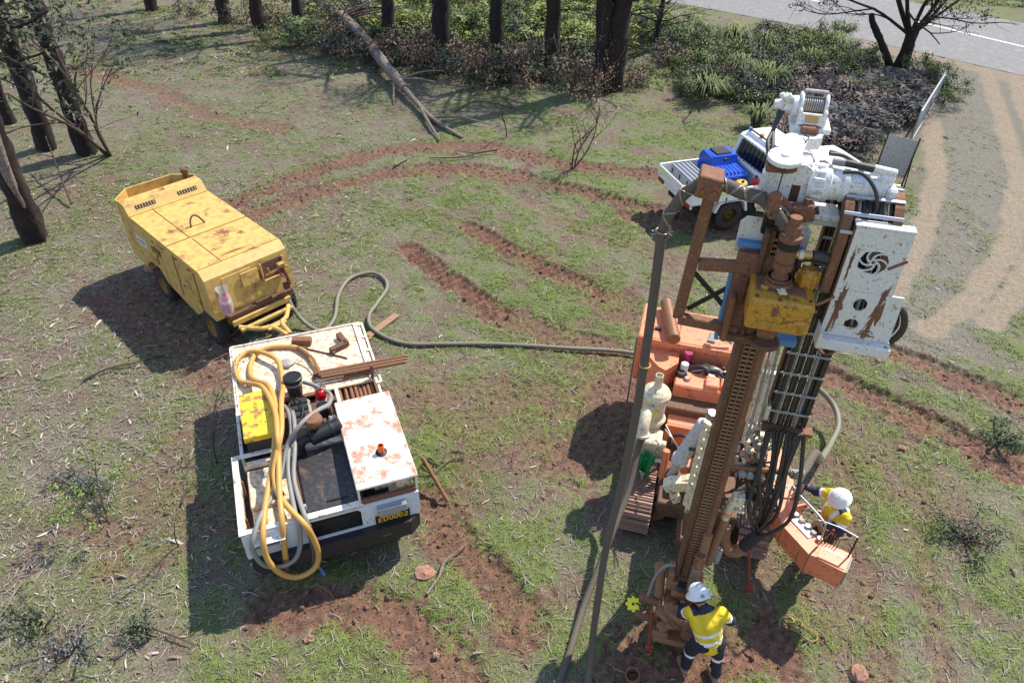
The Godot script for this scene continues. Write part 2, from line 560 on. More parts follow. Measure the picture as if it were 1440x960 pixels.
	for iz in GN:
		var z := GZ + iz * px
		for ix in GN:
			var x := GX + ix * px
			var k := iz * GN + ix
			var a := nlow[k] / 255.0
			var b := nmid[k] / 255.0
			var f := nfin[k] / 255.0
			var g := clampf(0.5 + (a - 0.46) * 1.2 + (b - 0.5) * 1.5 + (f - 0.5) * 1.5, 0.0, 1)
			var cr := lerpf(0.23, 0.138, g)
			var cg := lerpf(0.2, 0.195, g)
			var cb := lerpf(0.135, 0.035, g)
			var li := litter_at(x, z) * (0.35 + 0.65 * f)
			cr = lerpf(cr, 0.205, li * 0.6); cg = lerpf(cg, 0.165, li * 0.6); cb = lerpf(cb, 0.13, li * 0.6)
			var t := clampf((0.47 - nlow[(k * 3 + 5000) % n3] / 255.0) * 3.0 + (0.5 - b) * 2.6 + (f - 0.5) * 1.8, 0, 1) * 0.75
			cr = lerpf(cr, 0.18, t); cg = lerpf(cg, 0.112, t); cb = lerpf(cb, 0.08, t)
			var d := dirt[k]
			if d > 0:
				var dv := 0.6 + 0.8 * f + (b - 0.5) * 0.5
				cr = lerpf(cr, 0.215 * dv, d); cg = lerpf(cg, 0.1 * dv, d); cb = lerpf(cb, 0.062 * dv, d)
			var s := sand[k] * (1.0 - d)
			if s > 0:
				var s1 := clampf(s * 1.9, 0, 1)
				var s2 := clampf((s - 0.5) * 2.2, 0, 1)
				cr = lerpf(cr, lerpf(0.225, 0.335, s2), s1); cg = lerpf(cg, lerpf(0.2, 0.26, s2), s1); cb = lerpf(cb, lerpf(0.16, 0.18, s2), s1)
			var l := (0.74 + 0.52 * f) * (0.86 + 0.28 * float((k * 7919 + iz * 104729 + ((k * k) >> 7) * 31) & 255) / 255.0)
			by[k * 3] = int(clampf(pow(cr * l, 0.4545), 0, 1) * 255)
			by[k * 3 + 1] = int(clampf(pow(cg * l, 0.4545), 0, 1) * 255)
			by[k * 3 + 2] = int(clampf(pow(cb * l, 0.4545), 0, 1) * 255)
	var tex := ImageTexture.create_from_image(Image.create_from_data(GN, GN, false, Image.FORMAT_RGB8, by))
	# sheet: fine where the camera is close
	var xs := PackedFloat32Array()
	var zs := PackedFloat32Array()
	var x := GX
	while x < GX + GS:
		xs.append(x)
		x += 0.045 if x > -8.0 and x < 9.6 else 0.2
	xs.append(GX + GS)
	var z := GZ
	while z < GZ + GS:
		zs.append(z)
		z += 0.05 if z > -20.5 and z < -4.2 else 0.2
	zs.append(GZ + GS)
	var nx := xs.size()
	var nzz := zs.size()
	var vs := PackedVector3Array()
	var ns := PackedVector3Array()
	var us := PackedVector2Array()
	vs.resize(nx * nzz); ns.resize(nx * nzz); us.resize(nx * nzz)
	for j in nzz:
		for i in nx:
			var k := gi(xs[i], zs[j])
			var y := hgt[k] + (nmid[k] / 255.0 - 0.5) * 0.05 + (nfin[k] / 255.0 - 0.5) * 0.022 - 0.01
			var rz := road_near(xs[i])
			if zs[j] < rz + 1.5: y = minf(y, lerpf(y, -0.006, sstep(rz + 1.5, rz + 0.2, zs[j])))
			vs[j * nx + i] = Vector3(xs[i], y, zs[j])
			us[j * nx + i] = Vector2((xs[i] - GX) / GS, (zs[j] - GZ) / GS)
	for j in nzz:
		for i in nx:
			var q := vs[j * nx + mini(i + 1, nx - 1)] - vs[j * nx + maxi(i - 1, 0)]
			var e := vs[mini(j + 1, nzz - 1) * nx + i] - vs[maxi(j - 1, 0) * nx + i]
			ns[j * nx + i] = e.cross(q).normalized()
	var ids := PackedInt32Array()
	ids.resize((nx - 1) * (nzz - 1) * 6)
	var o := 0
	for j in nzz - 1:
		for i in nx - 1:
			var k := j * nx + i
			ids[o] = k; ids[o + 1] = k + 1; ids[o + 2] = k + nx
			ids[o + 3] = k + 1; ids[o + 4] = k + nx + 1; ids[o + 5] = k + nx
			o += 6
	var ar: Array = []
	ar.resize(Mesh.ARRAY_MAX)
	ar[Mesh.ARRAY_VERTEX] = vs; ar[Mesh.ARRAY_NORMAL] = ns; ar[Mesh.ARRAY_TEX_UV] = us; ar[Mesh.ARRAY_INDEX] = ids
	var am := ArrayMesh.new()
	am.add_surface_from_arrays(Mesh.PRIMITIVE_TRIANGLES, ar)
	var m := StandardMaterial3D.new()
	m.albedo_texture = tex
	m.roughness = 0.95
	# grain: crumbs, blades and shreds finer than the sheet's own texture
	var dn := 512
	var d1 := nz(21, 0.13, 3).get_seamless_image(dn, dn).get_data()
	var d2 := nz(22, 0.42, 2).get_seamless_image(dn, dn).get_data()
	var db := PackedByteArray()
	db.resize(dn * dn * 3)
	for i in dn * dn:
		var v := clampf(0.82 + (d1[i] / 255.0 - 0.5) * 0.7 + (d2[i] / 255.0 - 0.5) * 0.7, 0.3, 1.0)
		var wv := (d1[(i * 3) % (dn * dn)] / 255.0 - 0.5) * 0.12
		db[i * 3] = int(clampf(v + wv, 0, 1) * 255); db[i * 3 + 1] = int(v * 255); db[i * 3 + 2] = int(clampf(v - wv, 0, 1) * 255)
	m.detail_enabled = true
	m.detail_albedo = ImageTexture.create_from_image(Image.create_from_data(dn, dn, false, Image.FORMAT_RGB8, db))
	m.detail_blend_mode = BaseMaterial3D.BLEND_MODE_MUL
	m.detail_uv_layer = BaseMaterial3D.DETAIL_UV_2
	m.uv2_triplanar = true
	m.uv2_scale = Vector3.ONE * 0.42
	M["ground"] = m
	tag(put(self, "ground", am, "ground"), "", "", "", "structure")
	var far := MB.new()
	var e0 := 500.0
	for q in [[-e0, -e0, e0, GZ], [-e0, GZ + GS, e0, e0], [-e0, GZ, GX, GZ + GS], [GX + GS, GZ, e0, GZ + GS]]:
		far.quad(V(q[0], -0.03, q[1]), V(q[2], -0.03, q[1]), V(q[2], -0.03, q[3]), V(q[0], -0.03, q[3]))
	sm("far_ground", Color(1, 1, 1), 0.95, 0, wear(71, Color(0.5, 0.48, 0.33), Color(0.38, 0.4, 0.2), 0.9, Color(0.42, 0.3, 0.22), 0.62, 0.1, 0.02, 256), 7.0)
	tag(put(self, "far_ground", far, "far_ground"), "", "", "", "structure")

func make_road() -> void:
	var m := MB.new()
	var xs := [-40.0, -20.0, -2.0, 3.0, 8.0, 10.0, 12.2, 14.5, 16.8, 18.3, 19.9, 22.0, 24.0, 26.0, 34.0, 44.0]
	var a: Array[Vector3] = []
	for q in xs: a.append(V(q, 0.0, road_near(q)))
	var dirs: Array[Vector3] = []
	for i in a.size():
		var d := (a[mini(i + 1, a.size() - 1)] - a[maxi(i - 1, 0)]).normalized()
		dirs.append(V(d.z, 0, -d.x))
	for i in a.size() - 1:
		m.quad(a[i], a[i + 1], a[i + 1] + dirs[i + 1] * 8.2, a[i] + dirs[i] * 8.2)
	sm("asphalt", Color(1, 1, 1), 0.9, 0, wear(77, Color(0.48, 0.475, 0.47), Color(0.41, 0.405, 0.4), 0.8, Color(0.6, 0.56, 0.5), 0.7, 0.2, 0.02, 256), 4.0)
	tag(put(self, "road", m, "asphalt"), "", "", "", "structure")
	var l := MB.new()
	for s in [[V2(18.75, -36.85), V2(24.4, -30.3)], [V2(11.6, -43.3), V2(15.2, -40.1)]]:
		var d: Vector2 = (s[1] - s[0]).normalized()
		var q := V(-d.y, 0, d.x) * 0.07
		var A := V(s[0].x, 0.005, s[0].y)
		var B := V(s[1].x, 0.005, s[1].y)
		l.quad(A - q, B - q, B + q, A + q)
	sm("road_white", Color(0.86, 0.86, 0.84), 0.7)
	tag(put(self, "road_marking", l, "road_white"), "", "", "", "structure")

func tuft_mesh(seed_: int, blades: int, spread: float, bend: float, wd: float, col := false) -> ArrayMesh:
	var r := RandomNumberGenerator.new()
	r.seed = seed_
	var m := MB.new()
	for i in blades:
		var a := r.randf() * TAU
		var d := V(cos(a), 0, sin(a))
		var s := V(-d.z, 0, d.x) * wd * r.randf_range(0.7, 1.2)
		var b := d * r.randf() * spread
		var h := r.randf_range(0.55, 1.0)
		var mid := b + d * bend * 0.35 * h + Vector3.UP * h * 0.6
		var tip := b + d * bend * h * r.randf_range(0.8, 1.2) + Vector3.UP * h * (1.0 - bend * 0.35)
		var nn := (Vector3.UP * 0.8 + d * 0.3).normalized()
		m.col = Color.WHITE * r.randf_range(0.8, 1.15) if col else Color.WHITE
		m.tri(b - s, b + s, mid + s * 0.7, nn, nn, nn)
		m.tri(b - s, mid + s * 0.7, mid - s * 0.7, nn, nn, nn)
		m.tri(mid - s * 0.7, mid + s * 0.7, tip, nn, nn, nn)
	return m.mesh()

func scatter(called: String, mesh: Mesh, mat: String, xf: Array, cols: Array, label := "", cat := "") -> void:
	var mm := MultiMesh.new()
	mm.transform_format = MultiMesh.TRANSFORM_3D
	mm.use_colors = true
	mm.mesh = mesh
	mm.instance_count = xf.size()
	for i in xf.size():
		mm.set_instance_transform(i, xf[i])
		mm.set_instance_color(i, cols[i])
	var o := MultiMeshInstance3D.new()
	o.multimesh = mm
	o.material_override = M[mat]
	named(o, called, self)
	tag(o, label, cat, "", "stuff")

func ground_cover() -> void:
	for k in [["grass_leaf", 0.9], ["litter", 0.9]]:
		var m := sm(k[0], Color.WHITE, k[1])
		m.vertex_color_use_as_albedo = true
		if k[0] == "grass_leaf":
			m.backlight_enabled = true
			m.backlight = Color(0.25, 0.3, 0.1)
	var lists: Array = [[], [], [], [], []]
	var cols: Array = [[], [], [], [], []]
	var zones := [[-11.5, 10.5, -12.5, -4.2, 680], [-16.5, 12.5, -19.0, -12.5, 380], [-20.0, 16.0, -27.0, -19.0, 170], [-24.0, 9.0, -44.0, -27.0, 50], [9.0, 16.0, -37.0, -27.0, 20], [20.0, 27.5, -46.0, -40.0, 60]]
	for q in zones:
		var cnt := int((q[1] - q[0]) * (q[3] - q[2]) * q[4])
		var size: float = 0.62 if q[4] > 400 else (0.75 if q[4] > 150 else (1.0 if q[4] > 60 else 1.7))
		for i in cnt:
			var x := rng.randf_range(q[0], q[1])
			var z := rng.randf_range(q[2], q[3])
			var k := gi(x, z)
			var rd := road_near(x)
			if z < rd + 0.4 and z > rd - 9.0: continue
			var bare := maxf(dirt[k], sand[k] * 1.3)
			if rng.randf() < bare * 1.05 - 0.03: continue
			var a := nlow[k] / 255.0
			var b := nmid[k] / 255.0
			var g := clampf(0.5 + (a - 0.46) * 1.2 + (b - 0.5) * 1.5 + (nfin[k] / 255.0 - 0.5) * 1.5, 0.0, 1)
			var y := hgt[k] + (b - 0.5) * 0.05 - 0.02
			var lit := litter_at(x, z)
			if rng.randf() < 0.12 + 0.95 * g * g:
				var green := rng.randf() < g * (1.0 - 0.35 * lit) + 0.1
				if not green and rng.randf() < 0.35: continue
				var h := rng.randf_range(0.025, 0.055) * size * (0.7 + 0.7 * g)
				var w := rng.randf_range(1.0, 2.0) * h
				lists[0 if i % 2 == 0 else 1].append(Transform3D(Basis.from_euler(V(rng.randf_range(-0.2, 0.2), rng.randf() * TAU, rng.randf_range(-0.2, 0.2))).scaled_local(V(w * 1.5, h, w * 1.5)), V(x, y, z)))
				var c := Color(0.145, 0.19, 0.036) if green else Color(0.28, 0.245, 0.165)
				if green: c = c.lerp(Color(0.21, 0.215, 0.085), rng.randf() * rng.randf() * 1.2)
				cols[0 if i % 2 == 0 else 1].append(c * rng.randf_range(0.75, 1.2))
			if rng.randf() < lit * 0.42:
				var len := (0.02 + 0.075 * pow(rng.randf(), 2.6)) * (1.0 if q[4] > 150 else 1.5)
				if rng.randf() < 0.06: len *= 2.0
				lists[2].append(Transform3D(Basis.from_euler(V(rng.randf_range(-0.35, 0.35), rng.randf() * TAU, rng.randf_range(-0.6, 0.6))).scaled_local(V(len * rng.randf_range(0.4, 0.85), len, len * rng.randf_range(0.8, 1.6))), V(x, y + 0.03, z)))
				var c2 := Color(0.31, 0.255, 0.21).lerp(Color(0.15, 0.1, 0.08), rng.randf())
				if rng.randf() < 0.08: c2 = Color(0.55, 0.48, 0.41)
				cols[2].append(c2 * rng.randf_range(0.75, 1.15))
			if rng.randf() < 0.2:
				var l3 := rng.randf_range(0.04, 0.12) * (1.0 if q[4] > 150 else 1.3)
				lists[4].append(Transform3D(Basis.from_euler(V(rng.randf_range(-0.25, 0.25), rng.randf() * TAU, rng.randf_range(-0.4, 0.4))).scaled_local(V(l3 * 0.12 + 0.002, l3, l3)), V(x, y + 0.035, z)))
				cols[4].append(Color(0.4, 0.35, 0.25).lerp(Color(0.22, 0.17, 0.11), rng.randf()) * rng.randf_range(0.8, 1.2))
			if rng.randf() < 0.02 + lit * 0.04:
				var l2 := rng.randf_range(0.08, 0.3)
				lists[3].append(Transform3D(Basis.from_euler(V(rng.randf_range(-0.15, 0.15), rng.randf() * TAU, 0)).scaled_local(V(1, 1, l2)), V(x, y + 0.02, z)))
				cols[3].append(Color(0.24, 0.19, 0.16).lerp(Color(0.5, 0.44, 0.38), rng.randf()) * rng.randf_range(0.6, 1.1))
	scatter("grass", tuft_mesh(1, 7, 0.6, 0.6, 0.07), "grass_leaf", lists[0], cols[0], "short green and straw coloured grass over the clearing", "grass")
	scatter("grass", tuft_mesh(2, 8, 0.8, 0.8, 0.06), "grass_leaf", lists[1], cols[1], "thin flattened grass blades among the short turf", "grass")
	var lf := MB.new()
	lf.quad(V(-0.14, 0, -0.5), V(0.14, 0, -0.5), V(0.2, 0.09, 0), V(-0.2, 0.05, 0))
	lf.quad(V(-0.2, 0.05, 0), V(0.2, 0.09, 0), V(0.08, 0, 0.55), V(-0.1, 0, 0.5))
	var cl := MB.new()
	cl.ball(Vector3.ZERO, V(0.5, 0.35, 0.45), 6, 4)
	cl.rough(nz(6, 1.5, 2), 0.35)
	var cx: Array = []
	var cc: Array = []
	for i in 90000:
		var x := rng.randf_range(-9.0, 10.0)
		var z := rng.randf_range(-21.5, -4.3)
		var k := gi(x, z)
		if dirt[k] < 0.35 or rng.randf() > dirt[k] * (0.35 if x > -3.0 and z < -12.6 and z > -17.0 and x < 2.2 else 0.8): continue
		var s := rng.randf_range(0.012, 0.04) * (1.0 if rng.randf() > 0.06 else 2.6)
		cx.append(Transform3D(Basis.from_euler(V(rng.randf() * 6, rng.randf() * 6, rng.randf() * 6)).scaled(Vector3.ONE * s), V(x, hgt[k] + (nmid[k] / 255.0 - 0.5) * 0.05 - 0.01, z)))
		cc.append(Color(0.15, 0.078, 0.05) * rng.randf_range(0.6, 1.3))
	scatter("dirt_clods", cl.mesh(), "litter", cx, cc, "loose red-brown clods in the churned wheel ruts", "soil clods")
	scatter("dry_grass", lf.mesh(), "litter", lists[4], cols[4], "dry straw stalks lying flat on the turf", "dry grass")
	scatter("leaf_litter", lf.mesh(), "litter", lists[2], cols[2], "fallen gum leaves and bark flakes strewn over the ground", "leaf litter")
	var tw := MB.new()
	tw.tube([V(0, 0, -0.5), V(0.03, 0.01, 0), V(0, 0, 0.5)], [0.007, 0.006, 0.003], 4, 2)
	scatter("twigs", tw.mesh(), "litter", lists[3], cols[3], "thin dry twigs scattered over the ground", "twigs")

func materials() -> void:
	var rust := Color(0.45, 0.29, 0.2)
	sm("white_rusty", Color.WHITE, 0.55, 0, wear(11, Color(0.88, 0.86, 0.81), Color(0.78, 0.69, 0.58), 0.5, Color(0.56, 0.4, 0.3), 0.7, 0.09, 0.016), 1.3)
	sm("white_deck", Color.WHITE, 0.75, 0, wear(12, Color(0.86, 0.8, 0.7), Color(0.77, 0.6, 0.46), 1.0, Color(0.62, 0.44, 0.33), 0.6, 0.15, 0.014), 1.5)
	sm("white_bonnet", Color.WHITE, 0.55, 0, wear(16, Color(0.88, 0.86, 0.81), Color(0.82, 0.76, 0.69), 0.4, Color(0.66, 0.44, 0.35), 0.565, 0.08, 0.011), 1.7)
	sm("lid_rust", Color.WHITE, 0.75, 0, wear(18, Color(0.82, 0.7, 0.6), Color(0.72, 0.54, 0.44), 1.2, Color(0.6, 0.39, 0.3), 0.5, 0.12, 0.05), 0.5)
	sm("white_paint", Color.WHITE, 0.35, 0, wear(13, Color(0.89, 0.89, 0.87), Color(0.66, 0.63, 0.59), 0.55, Color(0.5, 0.38, 0.3), 0.76, 0.06, 0.02), 0.7)
	sm("ute_white", Color(0.9, 0.9, 0.9), 0.22, 0, wear(14, Color(1, 1, 1), Color(0.88, 0.86, 0.83), 0.4, Color(0.7, 0.62, 0.55), 0.85, 0.1, 0.02), 2.0)
	sm("cream_paint", Color.WHITE, 0.5, 0, wear(15, Color(0.86, 0.82, 0.7), Color(0.7, 0.6, 0.45), 0.6, Color(0.42, 0.27, 0.18), 0.68, 0.06, 0.02), 0.7)
	sm("yellow_paint", Color.WHITE, 0.5, 0, wear(21, Color(0.8, 0.66, 0.36), Color(0.67, 0.53, 0.32), 0.8, Color(0.5, 0.34, 0.22), 0.7, 0.12, 0.012), 2.6)
	sm("yellow_head", Color.WHITE, 0.5, 0, wear(22, Color(0.74, 0.55, 0.16), Color(0.62, 0.42, 0.18), 0.9, Color(0.42, 0.28, 0.16), 0.68, 0.06, 0.02), 0.8)
	sm("yellow_lid", Color.WHITE, 0.55, 0, wear(23, Color(0.9, 0.76, 0.18), Color(0.8, 0.66, 0.2), 0.5, Color(0.52, 0.38, 0.26), 0.53, 0.05, 0.012), 0.9)
	sm("yellow_hose", Color.WHITE, 0.5, 0, wear(24, Color(0.8, 0.61, 0.29), Color(0.64, 0.5, 0.31), 0.9, Color(0.5, 0.38, 0.25), 0.8, 0.1, 0.03), 0.6)
	sm("bright_yellow", Color(0.93, 0.9, 0.16), 0.4)
	sm("orange_paint", Color.WHITE, 0.5, 0, wear(25, Color(0.9, 0.53, 0.37), Color(0.82, 0.48, 0.34), 0.6, Color(0.5, 0.31, 0.22), 0.76, 0.06, 0.016), 1.1)
	sm("red_steel", Color.WHITE, 0.5, 0, wear(26, Color(0.6, 0.25, 0.18), Color(0.45, 0.22, 0.17), 0.8, Color(0.3, 0.2, 0.16), 0.68, 0.06, 0.03), 0.5)
	sm("rust", Color.WHITE, 0.8, 0.1, wear(31, Color(0.5, 0.34, 0.25), Color(0.38, 0.26, 0.19), 1.0, Color(0.58, 0.4, 0.28), 0.62, 0.1, 0.03), 0.6, 0.4)
	sm("dark_rust", Color.WHITE, 0.7, 0.2, wear(32, Color(0.42, 0.3, 0.22), Color(0.29, 0.21, 0.15), 1.0, Color(0.54, 0.38, 0.27), 0.64, 0.1, 0.03), 0.6, 0.3)
	sm("mud_steel", Color.WHITE, 0.85, 0, wear(33, Color(0.58, 0.41, 0.3), Color(0.44, 0.29, 0.2), 1.0, Color(0.68, 0.52, 0.4), 0.62, 0.1, 0.04), 0.35, 0.8)
	sm("rod_steel", Color.WHITE, 0.5, 0.45, wear(34, Color(0.56, 0.4, 0.29), Color(0.38, 0.28, 0.22), 1.0, Color(0.68, 0.47, 0.3), 0.62, 0.1, 0.03), 0.5)
	sm("track_steel", Color.WHITE, 0.5, 0.25, wear(35, Color(0.64, 0.52, 0.45), Color(0.45, 0.34, 0.28), 1.0, Color(0.52, 0.4, 0.33), 0.62, 0.1, 0.03), 0.5)
	sm("worn_bronze", Color(0.5, 0.36, 0.22), 0.35, 0.6)
	sm("rack_steel", Color.WHITE, 0.5, 0.3, wear(42, Color(0.6, 0.45, 0.34), Color(0.45, 0.33, 0.25), 1.0, Color(0.6, 0.47, 0.38), 0.62, 0.1, 0.03), 0.5)
	sm("worn_steel", Color(0.62, 0.58, 0.54), 0.38, 0.7)
	sm("chrome", Color(0.8, 0.8, 0.8), 0.15, 0.95)
	sm("galv", Color(0.66, 0.68, 0.69), 0.4, 0.6)
	sm("dull_grey", Color.WHITE, 0.6, 0, wear(36, Color(0.6, 0.6, 0.58), Color(0.48, 0.46, 0.44), 0.7, Color(0.42, 0.3, 0.24), 0.76, 0.08, 0.02), 1.0)
	sm("grey_paint", Color.WHITE, 0.45, 0, wear(37, Color(0.72, 0.73, 0.72), Color(0.6, 0.57, 0.52), 0.5, Color(0.4, 0.27, 0.19), 0.72, 0.06, 0.025), 0.7)
	sm("plate_grey", Color.WHITE, 0.45, 0, wear(38, Color(0.83, 0.83, 0.81), Color(0.74, 0.71, 0.66), 0.6, Color(0.5, 0.36, 0.26), 0.82, 0.05, 0.022), 0.8)
	sm("black", Color(0.07, 0.07, 0.075), 0.5)
	sm("black_dust", Color.WHITE, 0.5, 0, wear(39, Color(0.14, 0.145, 0.17), Color(0.3, 0.25, 0.2), 0.7, Color(0.42, 0.32, 0.24), 0.66, 0.15, 0.012), 1.2)
	sm("front_white", Color.WHITE, 0.4, 0, wear(17, Color(0.83, 0.84, 0.85), Color(0.76, 0.75, 0.73), 0.4, Color(0.6, 0.48, 0.4), 0.8, 0.08, 0.02), 1.2)
	sm("skirt", Color.WHITE, 0.5, 0, wear(40, Color(0.13, 0.13, 0.15), Color(0.2, 0.18, 0.17), 0.6, Color(0.36, 0.29, 0.24), 0.75, 0.1, 0.02), 1.0)
	sm("rubber", Color.WHITE, 0.85, 0, wear(51, Color(0.17, 0.16, 0.16), Color(0.3, 0.25, 0.21), 0.6, Color(0.34, 0.26, 0.2), 0.72, 0.1, 0.03), 0.6)
	sm("hose_black", Color.WHITE, 0.55, 0, wear(52, Color(0.17, 0.165, 0.17), Color(0.33, 0.28, 0.24), 0.7, Color(0.4, 0.33, 0.27), 0.72, 0.1, 0.03), 0.5)
	sm("hose_grey", Color.WHITE, 0.55, 0, wear(53, Color(0.53, 0.53, 0.52), Color(0.46, 0.41, 0.35), 0.6, Color(0.44, 0.36, 0.3), 0.76, 0.1, 0.03), 0.6)
	sm("hose_olive", Color.WHITE, 0.6, 0, wear(54, Color(0.46, 0.47, 0.41), Color(0.46, 0.39, 0.3), 0.9, Color(0.5, 0.42, 0.33), 0.7, 0.1, 0.02), 0.9)
	sm("hose_sleeve", Color.WHITE, 0.8, 0, wear(55, Color(0.34, 0.31, 0.275), Color(0.44, 0.36, 0.28), 0.9, Color(0.27, 0.24, 0.22), 0.6, 0.1, 0.05), 0.4, 0.8)
	sm("blue_plastic", Color(0.06, 0.3, 0.72), 0.35)
	sm("blue_steel", Color(0.3, 0.5, 0.68), 0.5)
	sm("grey_plastic", Color(0.5, 0.52, 0.54), 0.5)
	sm("green_cloth", Color(0.02, 0.5, 0.27), 0.7)
	sm("red_ext", Color(0.76, 0.08, 0.1), 0.3)
	sm("orange_rust", Color(0.85, 0.42, 0.2), 0.8, 0, wear(57, Color(1, 1, 1), Color(0.8, 0.75, 0.7), 0.6, Color(0.6, 0.5, 0.42), 0.7, 0.1, 0.05), 0.3)
	sm("purple", Color(0.55, 0.15, 0.3), 0.4)
	sm("brass", Color(0.75, 0.6, 0.36), 0.4, 0.6)
	sm("timber", Color.WHITE, 0.85, 0, wear(58, Color(0.6, 0.46, 0.36), Color(0.46, 0.35, 0.28), 1.0, Color(0.7, 0.58, 0.47), 0.62, 0.1, 0.03), 0.5)
	sm("rock", Color.WHITE, 0.9, 0, wear(59, Color(0.62, 0.45, 0.37), Color(0.5, 0.36, 0.29), 1.0, Color(0.7, 0.58, 0.5), 0.62, 0.1, 0.03), 0.4, 0.8)
	sm("webbing", Color.WHITE, 0.8, 0, wear(60, Color(0.52, 0.48, 0.39), Color(0.38, 0.34, 0.28), 0.9, Color(0.6, 0.56, 0.47), 0.7, 0.1, 0.04), 0.3)
	sm("rope", Color(0.66, 0.52, 0.33), 0.9)
	sm("hivis", Color.WHITE, 0.8, 0, wear(61, Color(0.93, 0.8, 0.06), Color(0.8, 0.66, 0.1), 0.5, Color(0.6, 0.47, 0.2), 0.8, 0.1, 0.03), 0.5)
	sm("hat_white", Color.WHITE, 0.35, 0, wear(62, Color(0.92, 0.92, 0.91), Color(0.7, 0.66, 0.6), 0.35, Color(0.5, 0.4, 0.32), 0.8, 0.1, 0.03), 0.3)
	sm("sign_black", Color(0.03, 0.03, 0.03), 0.5)
	sm("amber_print", Color(0.86, 0.68, 0.12), 0.5)
	sm("roof_stain", Color.WHITE, 0.7, 0, wear(19, Color(0.74, 0.56, 0.28), Color(0.55, 0.38, 0.24), 1.2, Color(0.45, 0.3, 0.2), 0.6, 0.1, 0.04), 0.4)
	sm("dark_yellow", Color(0.5, 0.37, 0.14), 0.7)
	sm("brass_hub", Color(0.3, 0.22, 0.1), 0.5, 0.4)
	sm("amber", Color(0.95, 0.55, 0.05), 0.3)
	sm("tail_red", Color(0.6, 0.05, 0.05), 0.3)
	sm("tape_yellow", Color(0.85, 0.95, 0.1), 0.4)
	sm("glass_dark", Color(0.05, 0.07, 0.1), 0.1)
	var bag := sm("plastic_bag", Color(0.9, 0.9, 0.92, 0.35), 0.25)
	bag.transparency = BaseMaterial3D.TRANSPARENCY_ALPHA
	var vc := sm("painted", Color.WHITE, 0.8)
	vc.vertex_color_use_as_albedo = true
	var sk := sm("skin", Color(0.72, 0.5, 0.4), 0.6)
	sk.subsurf_scatter_enabled = false

func bark_trunk(o: Node3D, pts: Array, rad: Array, mat: String, seed_: int, seg := 12) -> void:
	var m := MB.new()
	m.tube(pts, rad, seg, 8)
	m.rough(nz(seed_, 5.0, 3), 0.07 * rad[0] / 0.25, V(1, 0.22, 1))
	put(o, "trunk", m, mat)

func limb(m: MB, a: Vector3, d: Vector3, len: float, r: float, g: RandomNumberGenerator, depth: int, tips: Array, droop := 0.0) -> void:
	var p: Array = [a]
	var q := a
	var e := d.normalized()
	for i in 4:
		e = (e + V(g.randfn(), g.randfn() - droop, g.randfn()) * 0.16).normalized()
		q += e * len * 0.25
		p.append(q)
	m.tube(p, [r, r * 0.75, r * 0.4], 5 if r < 0.03 else 7, 2)
	tips.append(q)
	if depth > 0:
		for k in 3:
			var f: Vector3 = p[1 + k]
			limb(m, f, (e + V(g.randfn(), g.randfn() * 0.7 + 0.1, g.randfn()) * 0.7).normalized(), len * g.randf_range(0.45, 0.7), r * 0.5, g, depth - 1, tips, droop)

func forest_tree(label: String, at: Vector2, r: float, h: float, lean: Vector2, seed_: int, bark: String, low := 0, crown_n := 2600) -> Node3D:
	var o := thing("gum_tree", label, "tree", V(at.x, 0, at.y), 0, "dark barked trees round the clearing")
	var g := RandomNumberGenerator.new()
	g.seed = seed_
	var pts: Array = []
	for i in 7:
		var t := i / 6.0
		pts.append(V(lean.x * t + g.randfn() * 0.05 * t, -0.25 + h * t, lean.y * t + g.randfn() * 0.05 * t))
	pts.insert(1, pts[0].lerp(pts[1], 0.22))
	r *= 0.9
	bark_trunk(o, pts, [r * 1.5, r * 1.08, r, r * 0.9, r * 0.75, r * 0.55, r * 0.3], bark, seed_)
	var lm := MB.new()
	var tips: Array = []
	for i in 9:
		var f := g.randf_range(0.58, 1.0)
		var a := g.randf() * TAU
		limb(lm, V(lean.x * f, h * f, lean.y * f), V(cos(a), g.randf_range(0.2, 0.9), sin(a)), h * 0.26, r * 0.24, g, 1, tips)
	var high := tips.size()
	for i in low:
		var f := g.randf_range(0.18, 0.45)
		var a := g.randf() * TAU
		limb(lm, V(lean.x * f, h * f, lean.y * f), V(cos(a), g.randf_range(-0.1, 0.4), sin(a)), g.randf_range(1.2, 2.2), 0.03, g, 1, tips, 0.3)
	put(o, "limbs", lm, bark)
	var cm := MB.new()
	var per := int(crown_n / float(high))
	for i in tips.size():
		var s := g.randf_range(0.7, 1.4) if i < high else g.randf_range(0.35, 0.6)
		cm.leaves(tips[i], V(s, s * 0.7, s), per if i < high else int(per * 0.8), 0.15 if i < high else 0.05, g, Color(0.04, 0.052, 0.034), Color(0.095, 0.105, 0.07), 0.5)
	put(o, "crown", cm, "leaf")
	return o

func shrub(called: String, label: String, cat: String, group: String, at: Vector3, r: Vector3, n: int, size: float, c0: Color, c1: Color, seed_: int, clumps := 6) -> Node3D:
	var o := thing(called, label, cat, at, 0, group)
	var g := RandomNumberGenerator.new()
	g.seed = seed_
	var st := MB.new()
	var m := MB.new()
	for i in clumps:
		var d := V(g.randfn() * r.x * 0.55, g.randf_range(0.35, 1.1) * r.y, g.randfn() * r.z * 0.55)
		st.tube([V(d.x * 0.1, -0.05, d.z * 0.1), d * V(0.6, 0.5, 0.6), d], [0.018, 0.012, 0.005], 5, 2)
		m.leaves(d, r * g.randf_range(0.32, 0.55), int(1.35 * n / clumps), size, g, c0, c1, 0.75)
	put(o, "stems", st, "twig_bark")
	put(o, "foliage", m, "leaf")
	return o

